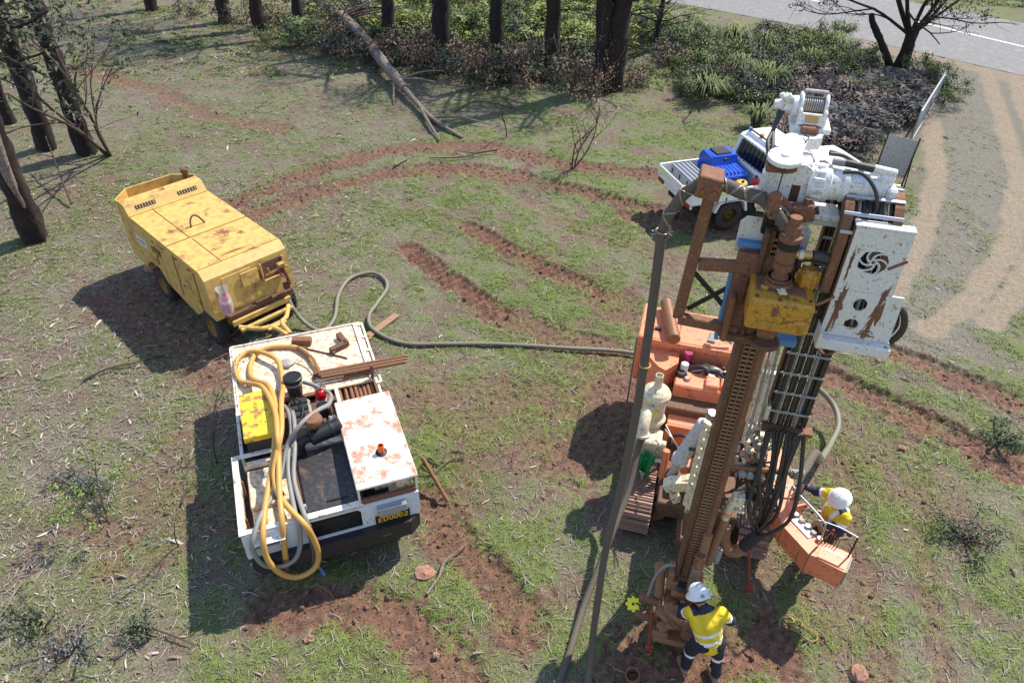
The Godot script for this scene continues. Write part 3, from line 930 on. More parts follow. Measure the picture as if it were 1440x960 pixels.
func frond_plant(called: String, label: String, cat: String, group: String, at: Vector3, n: int, h: float, c0: Color, c1: Color, seed_: int, flatness := 0.8) -> Node3D:
	# fern: arching stalks with paired narrow leaflets
	var o := thing(called, label, cat, at, 0, group)
	var g := RandomNumberGenerator.new()
	g.seed = seed_
	var m := MB.new()
	for i in n:
		var a := g.randf() * TAU
		var d := V(cos(a), 0, sin(a))
		var L := h * g.randf_range(0.6, 1.1)
		var side := V(-d.z, 0, d.x)
		var g2 := g.randf_range(0.6, 1.3)
		var col := c0.lerp(c1, g.randf())
		var root := d * g.randf() * h * 0.35
		var prev := root
		for k in 11:
			var t := (k + 1) / 11.0
			var p := root + d * L * flatness * t * (0.5 + 0.5 * t) + Vector3.UP * L * g2 * (1.0 * t - 0.62 * t * t * t)
			m.col = col * 0.7
			m.tri(prev + side * 0.006, prev - side * 0.006, p, Vector3.UP, Vector3.UP, Vector3.UP)
			if k > 1:
				var w := L * 0.42 * sin(PI * (0.15 + 0.83 * (1 - t))) * g.randf_range(0.75, 1.2)
				var f := (p - prev).normalized()
				for s in [-1.0, 1.0]:
					m.col = col * g.randf_range(0.75, 1.2)
					var tip: Vector3 = p + side * s * w + f * w * 0.35 - Vector3.UP * w * g.randf_range(-0.1, 0.6)
					var nn: Vector3 = (Vector3.UP + side * s * 0.2 + V(g.randfn(), 0, g.randfn()) * 0.15).normalized()
					for u in [0.3, 0.62, 0.95]:
						var b: Vector3 = p.lerp(tip, u - 0.3)
						var e: Vector3 = p.lerp(tip, u)
						var q: Vector3 = f * w * 0.17 * (1.15 - u)
						m.flat(b - q - nn * 0.01 * s, b + q * 1.1 + Vector3.UP * g.randfn() * w * 0.08, e + Vector3.UP * g.randfn() * w * 0.1)
			prev = p
	put(o, "fronds", m, "leaf")
	return o

func strap_plant(called: String, label: String, cat: String, group: String, at: Vector3, n: int, h: float, c0: Color, c1: Color, seed_: int) -> Node3D:
	var o := thing(called, label, cat, at, 0, group)
	var g := RandomNumberGenerator.new()
	g.seed = seed_
	var m := MB.new()
	for i in n:
		var a := g.randf() * TAU
		var d := V(cos(a), 0, sin(a))
		var s := V(-d.z, 0, d.x) * h * 0.018
		var b := d * g.randf() * h * 0.18
		var L := h * g.randf_range(0.7, 1.15)
		var out := g.randf_range(0.15, 0.8)
		var p := [b, b + d * L * out * 0.3 + Vector3.UP * L * 0.55, b + d * L * out * 0.75 + Vector3.UP * L * 0.8, b + d * L * out * 1.15 + Vector3.UP * L * (0.85 - out * 0.45)]
		m.col = c0.lerp(c1, g.randf())
		var nn := (Vector3.UP + d * 0.5).normalized()
		for k in 2:
			m.tri(p[k] - s, p[k] + s, p[k + 1] + s, nn, nn, nn)
			m.tri(p[k] - s, p[k + 1] + s, p[k + 1] - s, nn, nn, nn)
		m.tri(p[2] - s, p[2] + s, p[3], nn, nn, nn)
	put(o, "leaves", m, "leaf")
	return o

func sapling(called: String, label: String, cat: String, at: Vector3, h: float, seed_: int, c0: Color, c1: Color, leafn: int, stems := 1, group := "") -> Node3D:
	var o := thing(called, label, cat, at, 0, group)
	var g := RandomNumberGenerator.new()
	g.seed = seed_
	var m := MB.new()
	var tips: Array = []
	for i in stems:
		limb(m, V(0.03 * i, -0.05, 0), V(g.randfn() * 0.22, 1, g.randfn() * 0.22), h, 0.012 * h, g, 2, tips)
	put(o, "stem", m, "twig_bark")
	if leafn > 0:
		var lm := MB.new()
		for p in tips: lm.leaves(p, V(0.1, 0.09, 0.1) * h, leafn, 0.035 * h + 0.015, g, c0, c1, 0.6)
		put(o, "foliage", lm, "leaf")
	return o

func woods() -> void:
	var lf := sm("leaf", Color.WHITE, 0.75)
	lf.vertex_color_use_as_albedo = true
	lf.backlight_enabled = true
	lf.backlight = Color(0.2, 0.25, 0.1)
	var bt := wear(41, Color(0.15, 0.13, 0.12), Color(0.09, 0.075, 0.07), 1.0, Color(0.24, 0.16, 0.12), 0.66, 0.08, 0.02)
	sm("bark", Color.WHITE, 0.95, 0, bt, 0.6, 1.0).uv1_scale = V(1.8, 0.35, 1.8)
	sm("bark_red", Color.WHITE, 0.95, 0, wear(43, Color(0.16, 0.125, 0.105), Color(0.09, 0.075, 0.068), 1.1, Color(0.31, 0.185, 0.13), 0.6, 0.1, 0.02), 0.6, 1.0).uv1_scale = V(1.8, 0.35, 1.8)
	sm("bark_pale", Color.WHITE, 0.9, 0, wear(45, Color(0.56, 0.51, 0.47), Color(0.3, 0.25, 0.23), 1.0, Color(0.36, 0.24, 0.18), 0.6, 0.06, 0.02), 0.6, 0.6).uv1_scale = V(1.6, 0.6, 1.6)
	sm("twig_bark", Color(0.3, 0.24, 0.21), 0.9)
	# left edge
	var t3 := forest_tree("thick trunk with pale peeling bark at the left edge, nearest the yellow compressor", V2(-11.75, -15.6), 0.3, 7.5, V2(0.4, 0.2), 101, "bark_red", 0)
	tb(t3, "peeling_bark", "bark_pale", [V(0.24, 0.9, 0.2), V(0.22, 1.8, 0.28), V(0.3, 2.8, 0.3), V(0.34, 4.0, 0.26)], [0.03, 0.11, 0.13, 0.08], 8)
	forest_tree("tall straight black trunk standing beside the leafless multi-stemmed sapling at upper left", V2(-12.75, -20.5), 0.27, 10.5, V2(0.1, 0), 102, "bark", 2)
	forest_tree("black trunk left of the tallest one, with green grass behind its foot", V2(-14.1, -20.8), 0.26, 10.5, V2(0.5, 0.2), 103, "bark", 2)
	forest_tree("thin grey trunk at the top left corner, partly behind the black trunk", V2(-16.2, -22.6), 0.17, 10.5, V2(0.3, 0), 104, "bark", 2)
	sapling("multi_stemmed_sapling", "leafless grey sapling of several thin stems against the tall black trunk", "sapling", V(-12.1, 0, -20.4), 4.2, 11, Color(0.07, 0.085, 0.06), Color(0.12, 0.13, 0.09), 7, 4)
	# row at the back
	forest_tree("reddish trunk third from the left in the back row, on bare red soil", V2(-16.9, -35.8), 0.28, 7.5, V2(0, -1.2), 105, "bark_red")
	forest_tree("dark trunk with a red flank at the back, left of the shaggy one", V2(-13.0, -34.1), 0.29, 7.5, V2(0.1, -1.2), 106, "bark_red")
	forest_tree("shaggy trunk with bark strips hanging from it, between two smooth dark ones", V2(-11.2, -33.2), 0.31, 7.5, V2(-0.3, -1.2), 107, "bark_red", 3)
	forest_tree("slim leaning dark trunk left of the pale fallen log", V2(-9.2, -32.5), 0.24, 7.5, V2(-0.5, -1.2), 108, "bark")
	forest_tree("dark trunk directly behind the fallen log's middle", V2(-5.3, -31.3), 0.29, 7.5, V2(0, -1.2), 109, "bark", 4)
	forest_tree("thickest black trunk in the shaded scrub right of the fallen log", V2(-3.05, -30.1), 0.36, 7.5, V2(-0.1, -1.2), 110, "bark", 6)
	forest_tree("straight black trunk in the middle of the shaded back row", V2(-0.87, -29.6), 0.31, 7.5, V2(0, -1.2), 111, "bark", 7)
	forest_tree("trunk with a rust red stripe of bark, beside the russet bush", V2(1.25, -28.4), 0.3, 7.5, V2(0.1, -1.2), 112, "bark_red", 7)
	var big := forest_tree("big forked red-brown trunk at the right end of the back row", V2(3.45, -26.9), 0.42, 7.5, V2(0.35, -1.2), 113, "bark_red", 8)
	bark_trunk(big, [V(-0.25, -0.2, -0.15), V(-0.45, 1.2, -0.25), V(-0.55, 4, -0.4), V(-0.8, 9, -0.6)], [0.4, 0.28, 0.24, 0.15], "bark", 213)
	# tree by the drive
	var rt := thing("roadside_tree", "spreading small tree with many bare limbs beside the drive and the road", "tree", V(14.8, 0, -29.3))
	var g := RandomNumberGenerator.new()
	g.seed = 77
	bark_trunk(rt, [V(0, -0.2, 0), V(0.05, 0.8, 0), V(0, 1.7, 0.05)], [0.34, 0.24, 0.2], "bark_red", 301)
	bark_trunk(rt, [V(-0.1, -0.1, 0), V(-0.9, 1.0, 0.1), V(-1.6, 1.9, 0.1), V(-1.75, 2.2, 0.1)], [0.17, 0.13, 0.11, 0.1], "bark", 302)
	var rl := MB.new()
	var tips: Array = []
	for q in [[-0.55, 1.0, 0.35], [-0.25, 1.1, 0.28], [0.05, 1.2, 0.26], [0.35, 1.1, 0.28], [0.75, 0.9, 0.24], [1.0, 0.55, 0.2], [-1.1, 0.75, 0.2]]:
		limb(rl, V(q[0] * 0.1, 1.5, 0), V(q[0], q[1], g.randfn() * 0.3), 3.8, q[2] * 0.3, g, 3, tips)
	put(rt, "limbs", rl, "bark_red")
	var rc := MB.new()
	for p in tips:
		if p.y > 2.5: rc.leaves(p, V(0.4, 0.3, 0.4), 30, 0.12, g, Color(0.045, 0.06, 0.03), Color(0.085, 0.095, 0.05), 0.5)
	put(rt, "crown", rc, "leaf")
	# the fallen trunk
	var lg := thing("fallen_log", "long pale dead tree lying on the grass with splayed bare branches", "fallen tree", V(-4.84, 0, -27.5))
	bark_trunk(lg, [V(-2.7, 0.75, -5.4), V(-1.2, 0.55, -2.7), V(0, 0.42, 0), V(0.9, 0.26, 1.8)], [0.2, 0.2, 0.19, 0.15], "bark_pale", 401)
	for b in [[[V(0.9, 0.26, 1.8), V(1.83, 0.14, 3.66), V(2.5, 0.08, 4.6), V(3.13, 0.05, 5.35)], 0.1], [[V(1.5, 0.2, 3.0), V(1.9, 0.14, 4.2), V(2.45, 0.06, 5.6)], 0.07], [[V(0.5, 0.35, 1.2), V(1.2, 0.5, 1.4), V(2.0, 0.42, 1.5)], 0.05], [[V(0.4, 0.35, 1.0), V(0.5, 0.15, 1.9), V(0.6, 0.04, 2.7)], 0.045], [[V(0.5, 0.34, 1.2), V(1.4, 0.6, 1.0), V(2.2, 0.7, 1.1)], 0.035], [[V(2.0, 0.1, 3.9), V(2.9, 0.18, 4.0), V(3.9, 0.08, 4.3)], 0.05]]:
		tb(lg, "branch", "bark_pale", b[0], [b[1], b[1] * 0.8, b[1] * 0.35], 7)
	for i in 7:
		tb(lg, "root", "bark_pale", [V(-2.6, 0.7, -5.2), V(-2.2 + i * 0.25, 0.9 + g.randf() * 0.6, -5.6 + g.randf()), V(-2.0 + i * 0.5, 0.7 + g.randf() * 0.9, -5.9 + g.randf() * 1.6)], [0.06, 0.03, 0.012], 5)
	# scrub in the shade of the row
	var shade := "russet and grey scrub under the back row of trees"
	var sc: Array = []
	for i in 3:
		sc.append(shrub("scrub_bush", "low tangle of grey-brown dead scrub among the dark trunks", "bush", shade, V(-4.2 + i * 2.2, 0, -29.3), V(1.0, 0.7, 0.8), 420, 0.13, [Color(0.095, 0.085, 0.06), Color(0.13, 0.085, 0.055), Color(0.06, 0.075, 0.045)][i], [Color(0.17, 0.145, 0.1), Color(0.22, 0.14, 0.09), Color(0.12, 0.14, 0.085)][i], 500 + i, 9))
	for q in [[-6.6, -30.4, 2], [-5.8, -29.8, 0], [-2.3, -28.9, 0], [-1.6, -28.6, 1], [0.3, -27.9, 2], [0.9, -27.6, 0], [2.0, -27.2, 1], [2.6, -26.7, 1], [2.5, -28.4, 2], [4.4, -27.3, 0], [-7.2, -32.0, 2], [-8.2, -33.6, 0], [-12.0, -34.0, 0], [-1.9, -31.0, 2], [0.4, -30.5, 0], [2.2, -30.2, 2], [-4.2, -31.8, 2], [-0.5, -27.6, 0], [-10.2, -33.8, 2], [-14.6, -35.0, 0]]:
		copy(sc[q[2]], "", V(q[0], 0, q[1]), rng.randf() * 360, rng.randf_range(0.65, 1.15))
	for i in 34:
		var x := rng.randf_range(-8.5, 4.6)
		copy(sc[rng.randi() % 3], "", V(x, 0, -29.6 + absf(x + 2.0) * 0.05 + (x + 3.0) * 0.3 + rng.randfn() * 0.9), rng.randf() * 360, rng.randf_range(0.7, 1.3))
	var bright := "sunlit green bracken beyond the back row of trees"
	var bf: Array = []
	for i in 3: bf.append(frond_plant("green_bracken", "sunlit yellow-green bracken clump beyond the back row of trees", "fern", bright, V(-6.0 + i, 0, -34.5 - i), 26, 1.15, [Color(0.16, 0.22, 0.045), Color(0.23, 0.27, 0.05), Color(0.12, 0.17, 0.045)][i], [Color(0.22, 0.26, 0.06), Color(0.29, 0.31, 0.09), Color(0.18, 0.22, 0.07)][i], 520 + i))
	for i in 110:
		var x := rng.randf_range(-9.5, 6.2)
		var z := rng.randf_range(-41.5, -31.5)
		if z < road_near(x) + 1.2: continue
		copy(bf[i % 3], "", V(x, 0, z), rng.randf() * 360, rng.randf_range(0.7, 1.3))
	# scrub beside the road
	var lo: Array = []
	for i in 2: lo.append(strap_plant("mat_rush", "arching tuft of green strap-leaved rush in the scrub by the road", "rush", "strap-leaved rushes in the scrub by the road", [V(6.55, 0, -25.9), V(8.35, 0, -28.2)][i], 260, 0.95, Color(0.06, 0.09, 0.025), Color(0.14, 0.17, 0.05), 540 + i))
	for q in [[6.9, -32.9], [8.8, -31.8], [10.1, -31.6], [9.0, -26.9], [7.0, -28.9], [11.4, -29.6], [10.2, -28.4], [7.9, -23.7], [12.9, -31.6], [6.1, -33.6]]:
		copy(lo[rng.randi() % 2], "", V(q[0], 0, q[1]), rng.randf() * 360, rng.randf_range(0.7, 1.15))
	var gb: Array = []
	for i in 3: gb.append(shrub("green_bush", "leafy mid green bush in the scrub between the ute and the road", "bush", "leafy bushes in the scrub by the road", [V(6.6, 0, -27.2), V(7.6, 0, -29.4), V(9.6, 0, -28.3)][i], V(0.85, 0.75, 0.8), 1300, 0.095, [Color(0.06, 0.085, 0.035), Color(0.085, 0.12, 0.03), Color(0.07, 0.075, 0.06)][i], [Color(0.13, 0.16, 0.06), Color(0.17, 0.21, 0.06), Color(0.14, 0.15, 0.11)][i], 560 + i, 9))
	for q in [[7.7, -33.5, 0], [9.5, -29.2, 1], [10.9, -30.9, 2], [12.2, -30.3, 0], [8.0, -30.2, 1], [8.5, -25.2, 0], [7.4, -31.4, 2], [9.9, -27.2, 0], [8.6, -28.9, 2], [11.9, -28.1, 0], [13.2, -28.3, 2], [5.9, -26.3, 0], [7.4, -26.5, 1], [8.9, -30.9, 2], [9.9, -30.2, 0], [7.9, -32.4, 2], [6.4, -31.2, 2], [11.7, -31.5, 1], [13.0, -30.4, 0], [12.4, -29.0, 1], [10.7, -29.6, 2], [15.6, -28.5, 1], [16.0, -29.6, 0], [9.0, -25.7, 1], [8.3, -26.4, 2], [15.4, -27.0, 0], [7.0, -30.3, 0], [10.9, -32.7, 2], [24.5, -41.5, 1], [26.0, -40.3, 0], [22.6, -43.6, 1], [15.2, -26.2, 1]]:
		copy(gb[q[2]], "", V(q[0], 0, q[1]), rng.randf() * 360, rng.randf_range(0.55, 1.05))
	var df: Array = []
	for i in 3: df.append(frond_plant("dead_bracken", "dark purple-brown dead bracken beside the steel gate", "fern", "dead bracken patch between the ute and the gate", [V(10.4, 0, -24.9), V(11.4, 0, -25.8), V(12.3, 0, -24.6)][i], 26, 1.05, [Color(0.055, 0.047, 0.044), Color(0.09, 0.06, 0.052), Color(0.045, 0.044, 0.043)][i], [Color(0.105, 0.088, 0.08), Color(0.2, 0.135, 0.11), Color(0.1, 0.096, 0.09)][i], 580 + i, 0.95))
	for i in 75:
		var t := rng.randf()
		var p := V2(lerpf(9.2, 14.8, t) + rng.randfn() * 0.55, lerpf(-23.4, -27.6, t) + rng.randfn() * 1.15)
		if p.x > 12.3 + (-22.6 - p.y) * 0.62 - 0.3 or p.y > -21.6: continue
		copy(df[(i * 7) % 3], "", V(p.x, 0, p.y), rng.randf() * 360, rng.randf_range(0.65, 1.15))
	for i in 46:
		var x := rng.randf_range(-10.5, 5.5)
		var z := rng.randf_range(-38.0, -31.0)
		copy(gb[rng.randi() % 3] if i % 3 else sc[rng.randi() % 3], "leafy bush growing among the bracken beyond the back row of trees" if i % 3 else "", V(x, 0, z), rng.randf() * 360, rng.randf_range(0.7, 1.25)).set_meta("group", "bushes beyond the back row of trees" if i % 3 else shade)
	for i in 75:
		var x := rng.randf_range(5.8, 14.0)
		var z := rng.randf_range(-34.0, -25.2)
		if z < road_near(x) + 1.1 or z > -24.4 - (x - 6.0) * 0.1: continue
		if x > 9.6 and z > -28.0 and rng.randf() < 0.8: continue
		var which := rng.randf()
		if which < 0.62: copy(gb[rng.randi() % 3], "", V(x, 0, z), rng.randf() * 360, rng.randf_range(0.5, 0.95))
		elif which < 0.8: copy(df[rng.randi() % 3], "dark dead bracken among the green scrub by the road", V(x, 0, z), rng.randf() * 360, rng.randf_range(0.7, 1.1))
		else: copy(sc[rng.randi() % 3], "tangle of grey-brown dead scrub in the roadside bushes", V(x, 0, z), rng.randf() * 360, rng.randf_range(0.6, 0.95)).set_meta("group", "dead scrub in the roadside bushes")
	forest_tree("dark leafy young tree with low boughs left of the road scrub", V2(5.6, -31.6), 0.12, 4.2, V2(0.2, 0), 120, "bark", 12, 2600)
	# lone saplings
	sapling("bare_sapling", "thin dark leafless sapling standing alone in the grass below the fallen log", "sapling", V(-0.31, 0, -22.4), 1.7, 21, Color.BLACK, Color.BLACK, 0)
	sapling("russet_sapling", "dead bushy sapling with pinkish-brown twigs, centre of the upper grass", "sapling", V(1.66, 0, -20.3), 2.0, 22, Color(0.22, 0.15, 0.1), Color(0.32, 0.23, 0.16), 9, 3)
	sapling("russet_sapling", "dead russet sapling against the foot of the forked trunk", "sapling", V(2.75, 0, -25.6), 1.8, 23, Color(0.28, 0.14, 0.09), Color(0.36, 0.2, 0.13), 12, 2)
	sapling("thin_sapling", "slender sapling standing between the dead bush and the ute's tail", "sapling", V(5.5, 0, -24.0), 1.5, 28, Color(0.1, 0.11, 0.06), Color(0.16, 0.17, 0.1), 6)
	sapling("wispy_sapling", "wispy grey-green sapling growing beside the white crawler carrier", "sapling", V(-4.95, 0, -8.45), 1.35, 24, Color(0.1, 0.12, 0.09), Color(0.18, 0.2, 0.15), 9)
	sapling("wispy_sapling", "small blue-grey sapling on the litter, left of the carrier's front", "sapling", V(-5.0, 0, -6.8), 0.9, 25, Color(0.11, 0.14, 0.12), Color(0.19, 0.22, 0.18), 10)
	sapling("wispy_sapling", "bright green sapling in the litter at the left", "sapling", V(-6.25, 0, -7.2), 1.0, 26, Color(0.16, 0.22, 0.05), Color(0.24, 0.3, 0.09), 40, 2)
	shrub("grey_bush", "fuzzy grey-green bush at the left edge below the litter slope", "bush", "", V(-7.0, 0, -7.9), V(0.5, 0.26, 0.4), 900, 0.05, Color(0.09, 0.11, 0.095), Color(0.17, 0.19, 0.16), 31, 13)
	shrub("grey_bush", "pale grey bush in the bottom left corner", "bush", "", V(-5.75, 0, -5.1), V(0.36, 0.25, 0.3), 700, 0.045, Color(0.12, 0.13, 0.12), Color(0.2, 0.21, 0.19), 32, 13)
	shrub("grey_bush", "small rounded olive bush on bare soil, lower left", "bush", "", V(-4.95, 0, -5.35), V(0.2, 0.24, 0.2), 1100, 0.04, Color(0.1, 0.12, 0.07), Color(0.18, 0.2, 0.12), 33, 13)
	shrub("grey_bush", "dark leafy bush at the bottom left corner edge", "bush", "", V(-6.4, 0, -5.45), V(0.36, 0.26, 0.3), 700, 0.05, Color(0.07, 0.09, 0.06), Color(0.16, 0.2, 0.08), 34, 13)
	shrub("wattle_bush", "feathery dark green wattle on the grass at the right", "bush", "", V(7.15, 0, -7.3), V(0.6, 0.26, 0.5), 1000, 0.05, Color(0.06, 0.085, 0.05), Color(0.13, 0.165, 0.1), 35, 13)
	shrub("wattle_bush", "green bush beside the rut at the right edge", "bush", "", V(8.75, 0, -9.4), V(0.5, 0.28, 0.4), 1000, 0.05, Color(0.06, 0.09, 0.04), Color(0.13, 0.18, 0.08), 36, 13)

func lettering(par: Node, called: String, txt: String, mat: String, size: float, xf: Transform3D, depth := 0.004) -> MeshInstance3D:
	var f := SystemFont.new()
	f.font_names = PackedStringArray(["Droid Sans"])
	f.font_weight = 700
	var t := TextMesh.new()
	t.text = txt
	t.font = f
	t.font_size = 64
	t.pixel_size = size / 64.0
	t.depth = depth
	var o := MeshInstance3D.new()
	o.mesh = t
	o.material_override = M[mat]
	named(o, called, par)
	o.transform = xf
	return o

func wheel(par: Node, at: Vector3, axis: Vector3, r: float, w: float, hub: String) -> void:
	var o := MB.new()
	o.lathe([Vector2(r * 0.58, -w * 0.45), Vector2(r * 0.86, -w * 0.5), Vector2(r * 0.98, -w * 0.36), Vector2(r, -w * 0.2), Vector2(r, w * 0.2), Vector2(r * 0.98, w * 0.36), Vector2(r * 0.86, w * 0.5), Vector2(r * 0.58, w * 0.45)], at, axis, 28, true)
	var ax := axis.normalized()
	var x := ax.cross(Vector3.UP).normalized()
	for i in 30:
		var a := TAU * i / 30
		var d := x * cos(a) + Vector3.UP * sin(a)
		for s in [-0.24, 0.24]:
			o.t = Transform3D(Basis(ax, d, ax.cross(d)), at + d * (r + 0.004) + ax * w * s)
			o.box(Vector3.ZERO, V(w * 0.4, 0.02, 0.035), 0.004)
	o.t = Transform3D.IDENTITY
	var ty := put(par, "wheel", o, "rubber")
	var h := MB.new()
	h.lathe([Vector2(0, w * 0.18), Vector2(r * 0.18, w * 0.3), Vector2(r * 0.3, w * 0.22), Vector2(r * 0.5, w * 0.15), Vector2(r * 0.57, w * 0.42), Vector2(r * 0.61, w * 0.45)], at, axis, 20)
	h.lathe([Vector2(r * 0.61, -w * 0.45), Vector2(r * 0.5, -w * 0.1), Vector2(0, -w * 0.1)], at, axis, 16)
	for i in 6:
		var a := TAU * i / 6
		var d := x * cos(a) + Vector3.UP * sin(a)
		h.cyl(at + d * r * 0.36 + ax * w * 0.16, at + d * r * 0.36 + ax * w * 0.24, 0.012, -1, 6)
	put(ty, "rim", h, hub)

func hooked(prof: Array, s: Vector3) -> Array:
	var o: Array = []
	for p in prof: o.append(p + s)
	return o

func carrier() -> void:
	var o := thing("crawler_carrier", "white rust-stained tracked equipment carrier numbered ED0002 with open deck and black skirt", "crawler carrier", V(-3.55, 0, -6.1), 21)
	# running gear
	for x in [0.3, 2.08]:
		var tk := MB.new()
		var prof := PackedVector2Array()
		for i in 9: prof.append(V2(-0.5 + 0.26 * sin(PI * i / 8.0), 0.27 - 0.26 * cos(PI * i / 8.0)))
		for i in 9: prof.append(V2(-3.7 - 0.26 * sin(PI * i / 8.0), 0.27 + 0.26 * cos(PI * i / 8.0)))
		tk.prism(prof, 0.4, Transform3D(Basis(V(0, 0, 1), V(0, 1, 0), V(-1, 0, 0)), V(x + 0.2, 0, 0)))
		for i in 44:
			var z := -0.45 - i * 0.075
			for y in [0.0, 0.54]: tk.box(V(x, y, z), V(0.4, 0.035, 0.04), 0.004)
		put(o, "track", tk, "rubber")
	bx(o, "chassis", "skirt", V(1.2, 0.55, -2.1), V(1.5, 0.4, 3.9), 0.02)
	# black skirt with cut corners
	pr(o, "skirt", "skirt", [V2(0.12, 0.16), V2(2.24, 0.16), V2(2.4, 0.02), V2(2.42, -0.5), V2(2.36, -4.2), V2(0.05, -4.2), V2(-0.02, -0.5), V2(0.0, 0.02)], 0.3, Transform3D(Basis(V(1, 0, 0), V(0, 0, 1), V(0, -1, 0)), V(0, 0.78, 0)))
	for x in [1.83, 1.87, 1.91, 0.5, 0.54]:
		cy(o, "bolt", "worn_steel", V(x, 0.62, 0.155), V(x, 0.62, 0.165), 0.012, -1, 8, 0.002)
	# front plate with the grille opening
	var fp := MB.new()
	fp.prism(holed([V2(-0.02, 0.77), V2(2.41, 0.77), V2(2.41, 1.25), V2(-0.02, 1.25)], [[V2(0.86, 0.81), V2(1.57, 0.81), V2(1.57, 1.14), V2(1.52, 1.19), V2(0.86, 1.19)], [V2(0.1, 0.92), V2(0.5, 0.92), V2(0.5, 1.12), V2(0.1, 1.12)]]), 0.03, Transform3D(Basis.IDENTITY, V(0, 0, 0.02)))
	put(o, "front_panel", fp, "front_white")
	var gl := bx(o, "grille", "black", V(1.21, 1.0, -0.02), V(0.72, 0.4, 0.02), 0)
	var gm := MB.new()
	for i in 34:
		for s in [-1, 1]:
			gm.tube([V(0.86 + i * 0.0216 - s * 0.19, 0.81, 0.008), V(0.86 + i * 0.0216 + s * 0.19, 1.19, 0.008)], 0.0028, 4, 1)
	# keep the mesh wires inside the opening
	var kept := MB.new()
	for i in range(0, gm.v.size(), 3):
		var mn := minf(gm.v[i].x, minf(gm.v[i + 1].x, gm.v[i + 2].x))
		var mx := maxf(gm.v[i].x, maxf(gm.v[i + 1].x, gm.v[i + 2].x))
		if mn > 0.84 and mx < 1.6:
			for k in 3:
				kept.v.append(gm.v[i + k]); kept.n.append(gm.n[i + k]); kept.c.append(Color.WHITE)
	put(gl, "grille_mesh", kept, "black_dust")
	# lamp box on the left, polished guard on the right
	var hb := bx(o, "lamp_recess", "dull_grey", V(0.3, 1.02, -0.02), V(0.42, 0.22, 0.03), 0.004)
	bx(hb, "lamp_lens", "white_paint", V(0.3, 1.04, 0.02), V(0.36, 0.13, 0.05), 0.015)
	bx(o, "lamp_hood", "white_paint", V(0.3, 1.135, 0.1), V(0.44, 0.02, 0.12), 0.004, V(18, 0, 0))
	var sg := bx(o, "lamp_guard", "galv", V(2.0, 1.12, 0.11), V(0.42, 0.13, 0.12), 0.012, V(-8, 0, 0))
	bx(sg, "lamp_lens", "chrome", V(1.95, 1.05, 0.16), V(0.3, 0.07, 0.02), 0.006)
	# number plate
	var pl := bx(o, "number_plate", "sign_black", V(2.0, 0.89, 0.075), V(0.5, 0.15, 0.012), 0.003)
	lettering(pl, "number", "ED0002", "amber_print", 0.13, Transform3D(Basis.IDENTITY, V(2.0, 0.885, 0.083)))
	# left bin
	var bn := bx(o, "bin", "white_rusty", V(-0.01, 1.02, -0.7), V(0.05, 0.5, 1.42), 0.006)
	bx(bn, "rim", "white_rusty", V(-0.005, 1.28, -0.7), V(0.09, 0.025, 1.5), 0.005)
	bx(bn, "rim", "white_rusty", V(0.42, 1.27, 0.0), V(0.8, 0.03, 0.08), 0.005)
	bx(bn, "rim", "white_rusty", V(0.42, 1.28, -1.42), V(0.82, 0.03, 0.07), 0.005)
	bx(bn, "inner_wall", "dark_rust", V(0.82, 1.02, -0.7), V(0.03, 0.5, 1.4), 0.004)
	for z in [-0.25, -0.95]:
		bx(bn, "post", "rust", V(0.06, 1.1, z), V(0.03, 0.3, 0.04), 0.003)
	var tn := bx(o, "bin_tank", "white_deck", V(0.42, 0.95, -0.92), V(0.6, 0.3, 0.72), 0.015)
	bx(tn, "tank_step", "white_deck", V(0.42, 0.9, -0.38), V(0.58, 0.26, 0.32), 0.012)
	lt(tn, "filler_cap", "dull_grey", [Vector2(0.06, 0), Vector2(0.06, 0.02), Vector2(0.045, 0.035), Vector2(0, 0.035)], V(0.36, 1.1, -1.12))
	lt(tn, "filler_cap", "dark_rust", [Vector2(0.08, 0), Vector2(0.08, 0.02), Vector2(0.05, 0.03), Vector2(0, 0.03)], V(0.52, 1.1, -0.66))
	# black cover in the middle
	var rc := bx(o, "radiator_cover", "black_dust", V(1.21, 1.2, -0.62), V(0.74, 0.22, 1.16), 0.03, V(3, 0, 0))
	bx(rc, "cover_edge", "dark_rust", V(1.62, 1.2, -0.62), V(0.05, 0.24, 1.22), 0.006)
	bx(rc, "latch", "black", V(1.3, 1.3, -0.16), V(0.3, 0.012, 0.03), 0.004, V(3, 0, 0))
	bx(o, "cross_rail", "white_rusty", V(1.22, 1.25, 0.0), V(0.8, 0.05, 0.1), 0.006)
	bx(o, "cross_rail", "white_rusty", V(1.2, 1.32, -1.3), V(0.82, 0.12, 0.12), 0.01)
	bx(o, "valve_block", "dull_grey", V(0.84, 1.33, -0.12), V(0.06, 0.09, 0.06), 0.006)
	# right bonnet: a hood on posts with the tank showing under its front edge
	var hd := bx(o, "bonnet", "white_bonnet", V(1.99, 1.58, -0.87), V(0.86, 0.05, 1.84), 0.012)
	bx(hd, "hood_side", "white_rusty", V(1.585, 1.41, -0.87), V(0.03, 0.32, 1.76), 0.005)
	bx(hd, "hood_side", "white_rusty", V(2.395, 1.41, -0.87), V(0.03, 0.32, 1.76), 0.005)
	bx(hd, "hood_rear", "white_rusty", V(1.99, 1.41, -1.75), V(0.8, 0.3, 0.03), 0.005)
	bx(hd, "sill", "rust", V(1.99, 1.29, 0.01), V(0.78, 0.09, 0.05), 0.006)
	bx(hd, "fuel_tank", "white_deck", V(1.95, 1.36, -0.3), V(0.26, 0.2, 0.3), 0.015)
	bx(hd, "fuel_tank", "white_deck", V(2.22, 1.4, -0.2), V(0.2, 0.24, 0.3), 0.015)
	lt(hd, "filler_cap", "black", [Vector2(0.06, 0), Vector2(0.06, 0.04), Vector2(0.04, 0.055), Vector2(0, 0.055)], V(1.93, 1.46, -0.2))
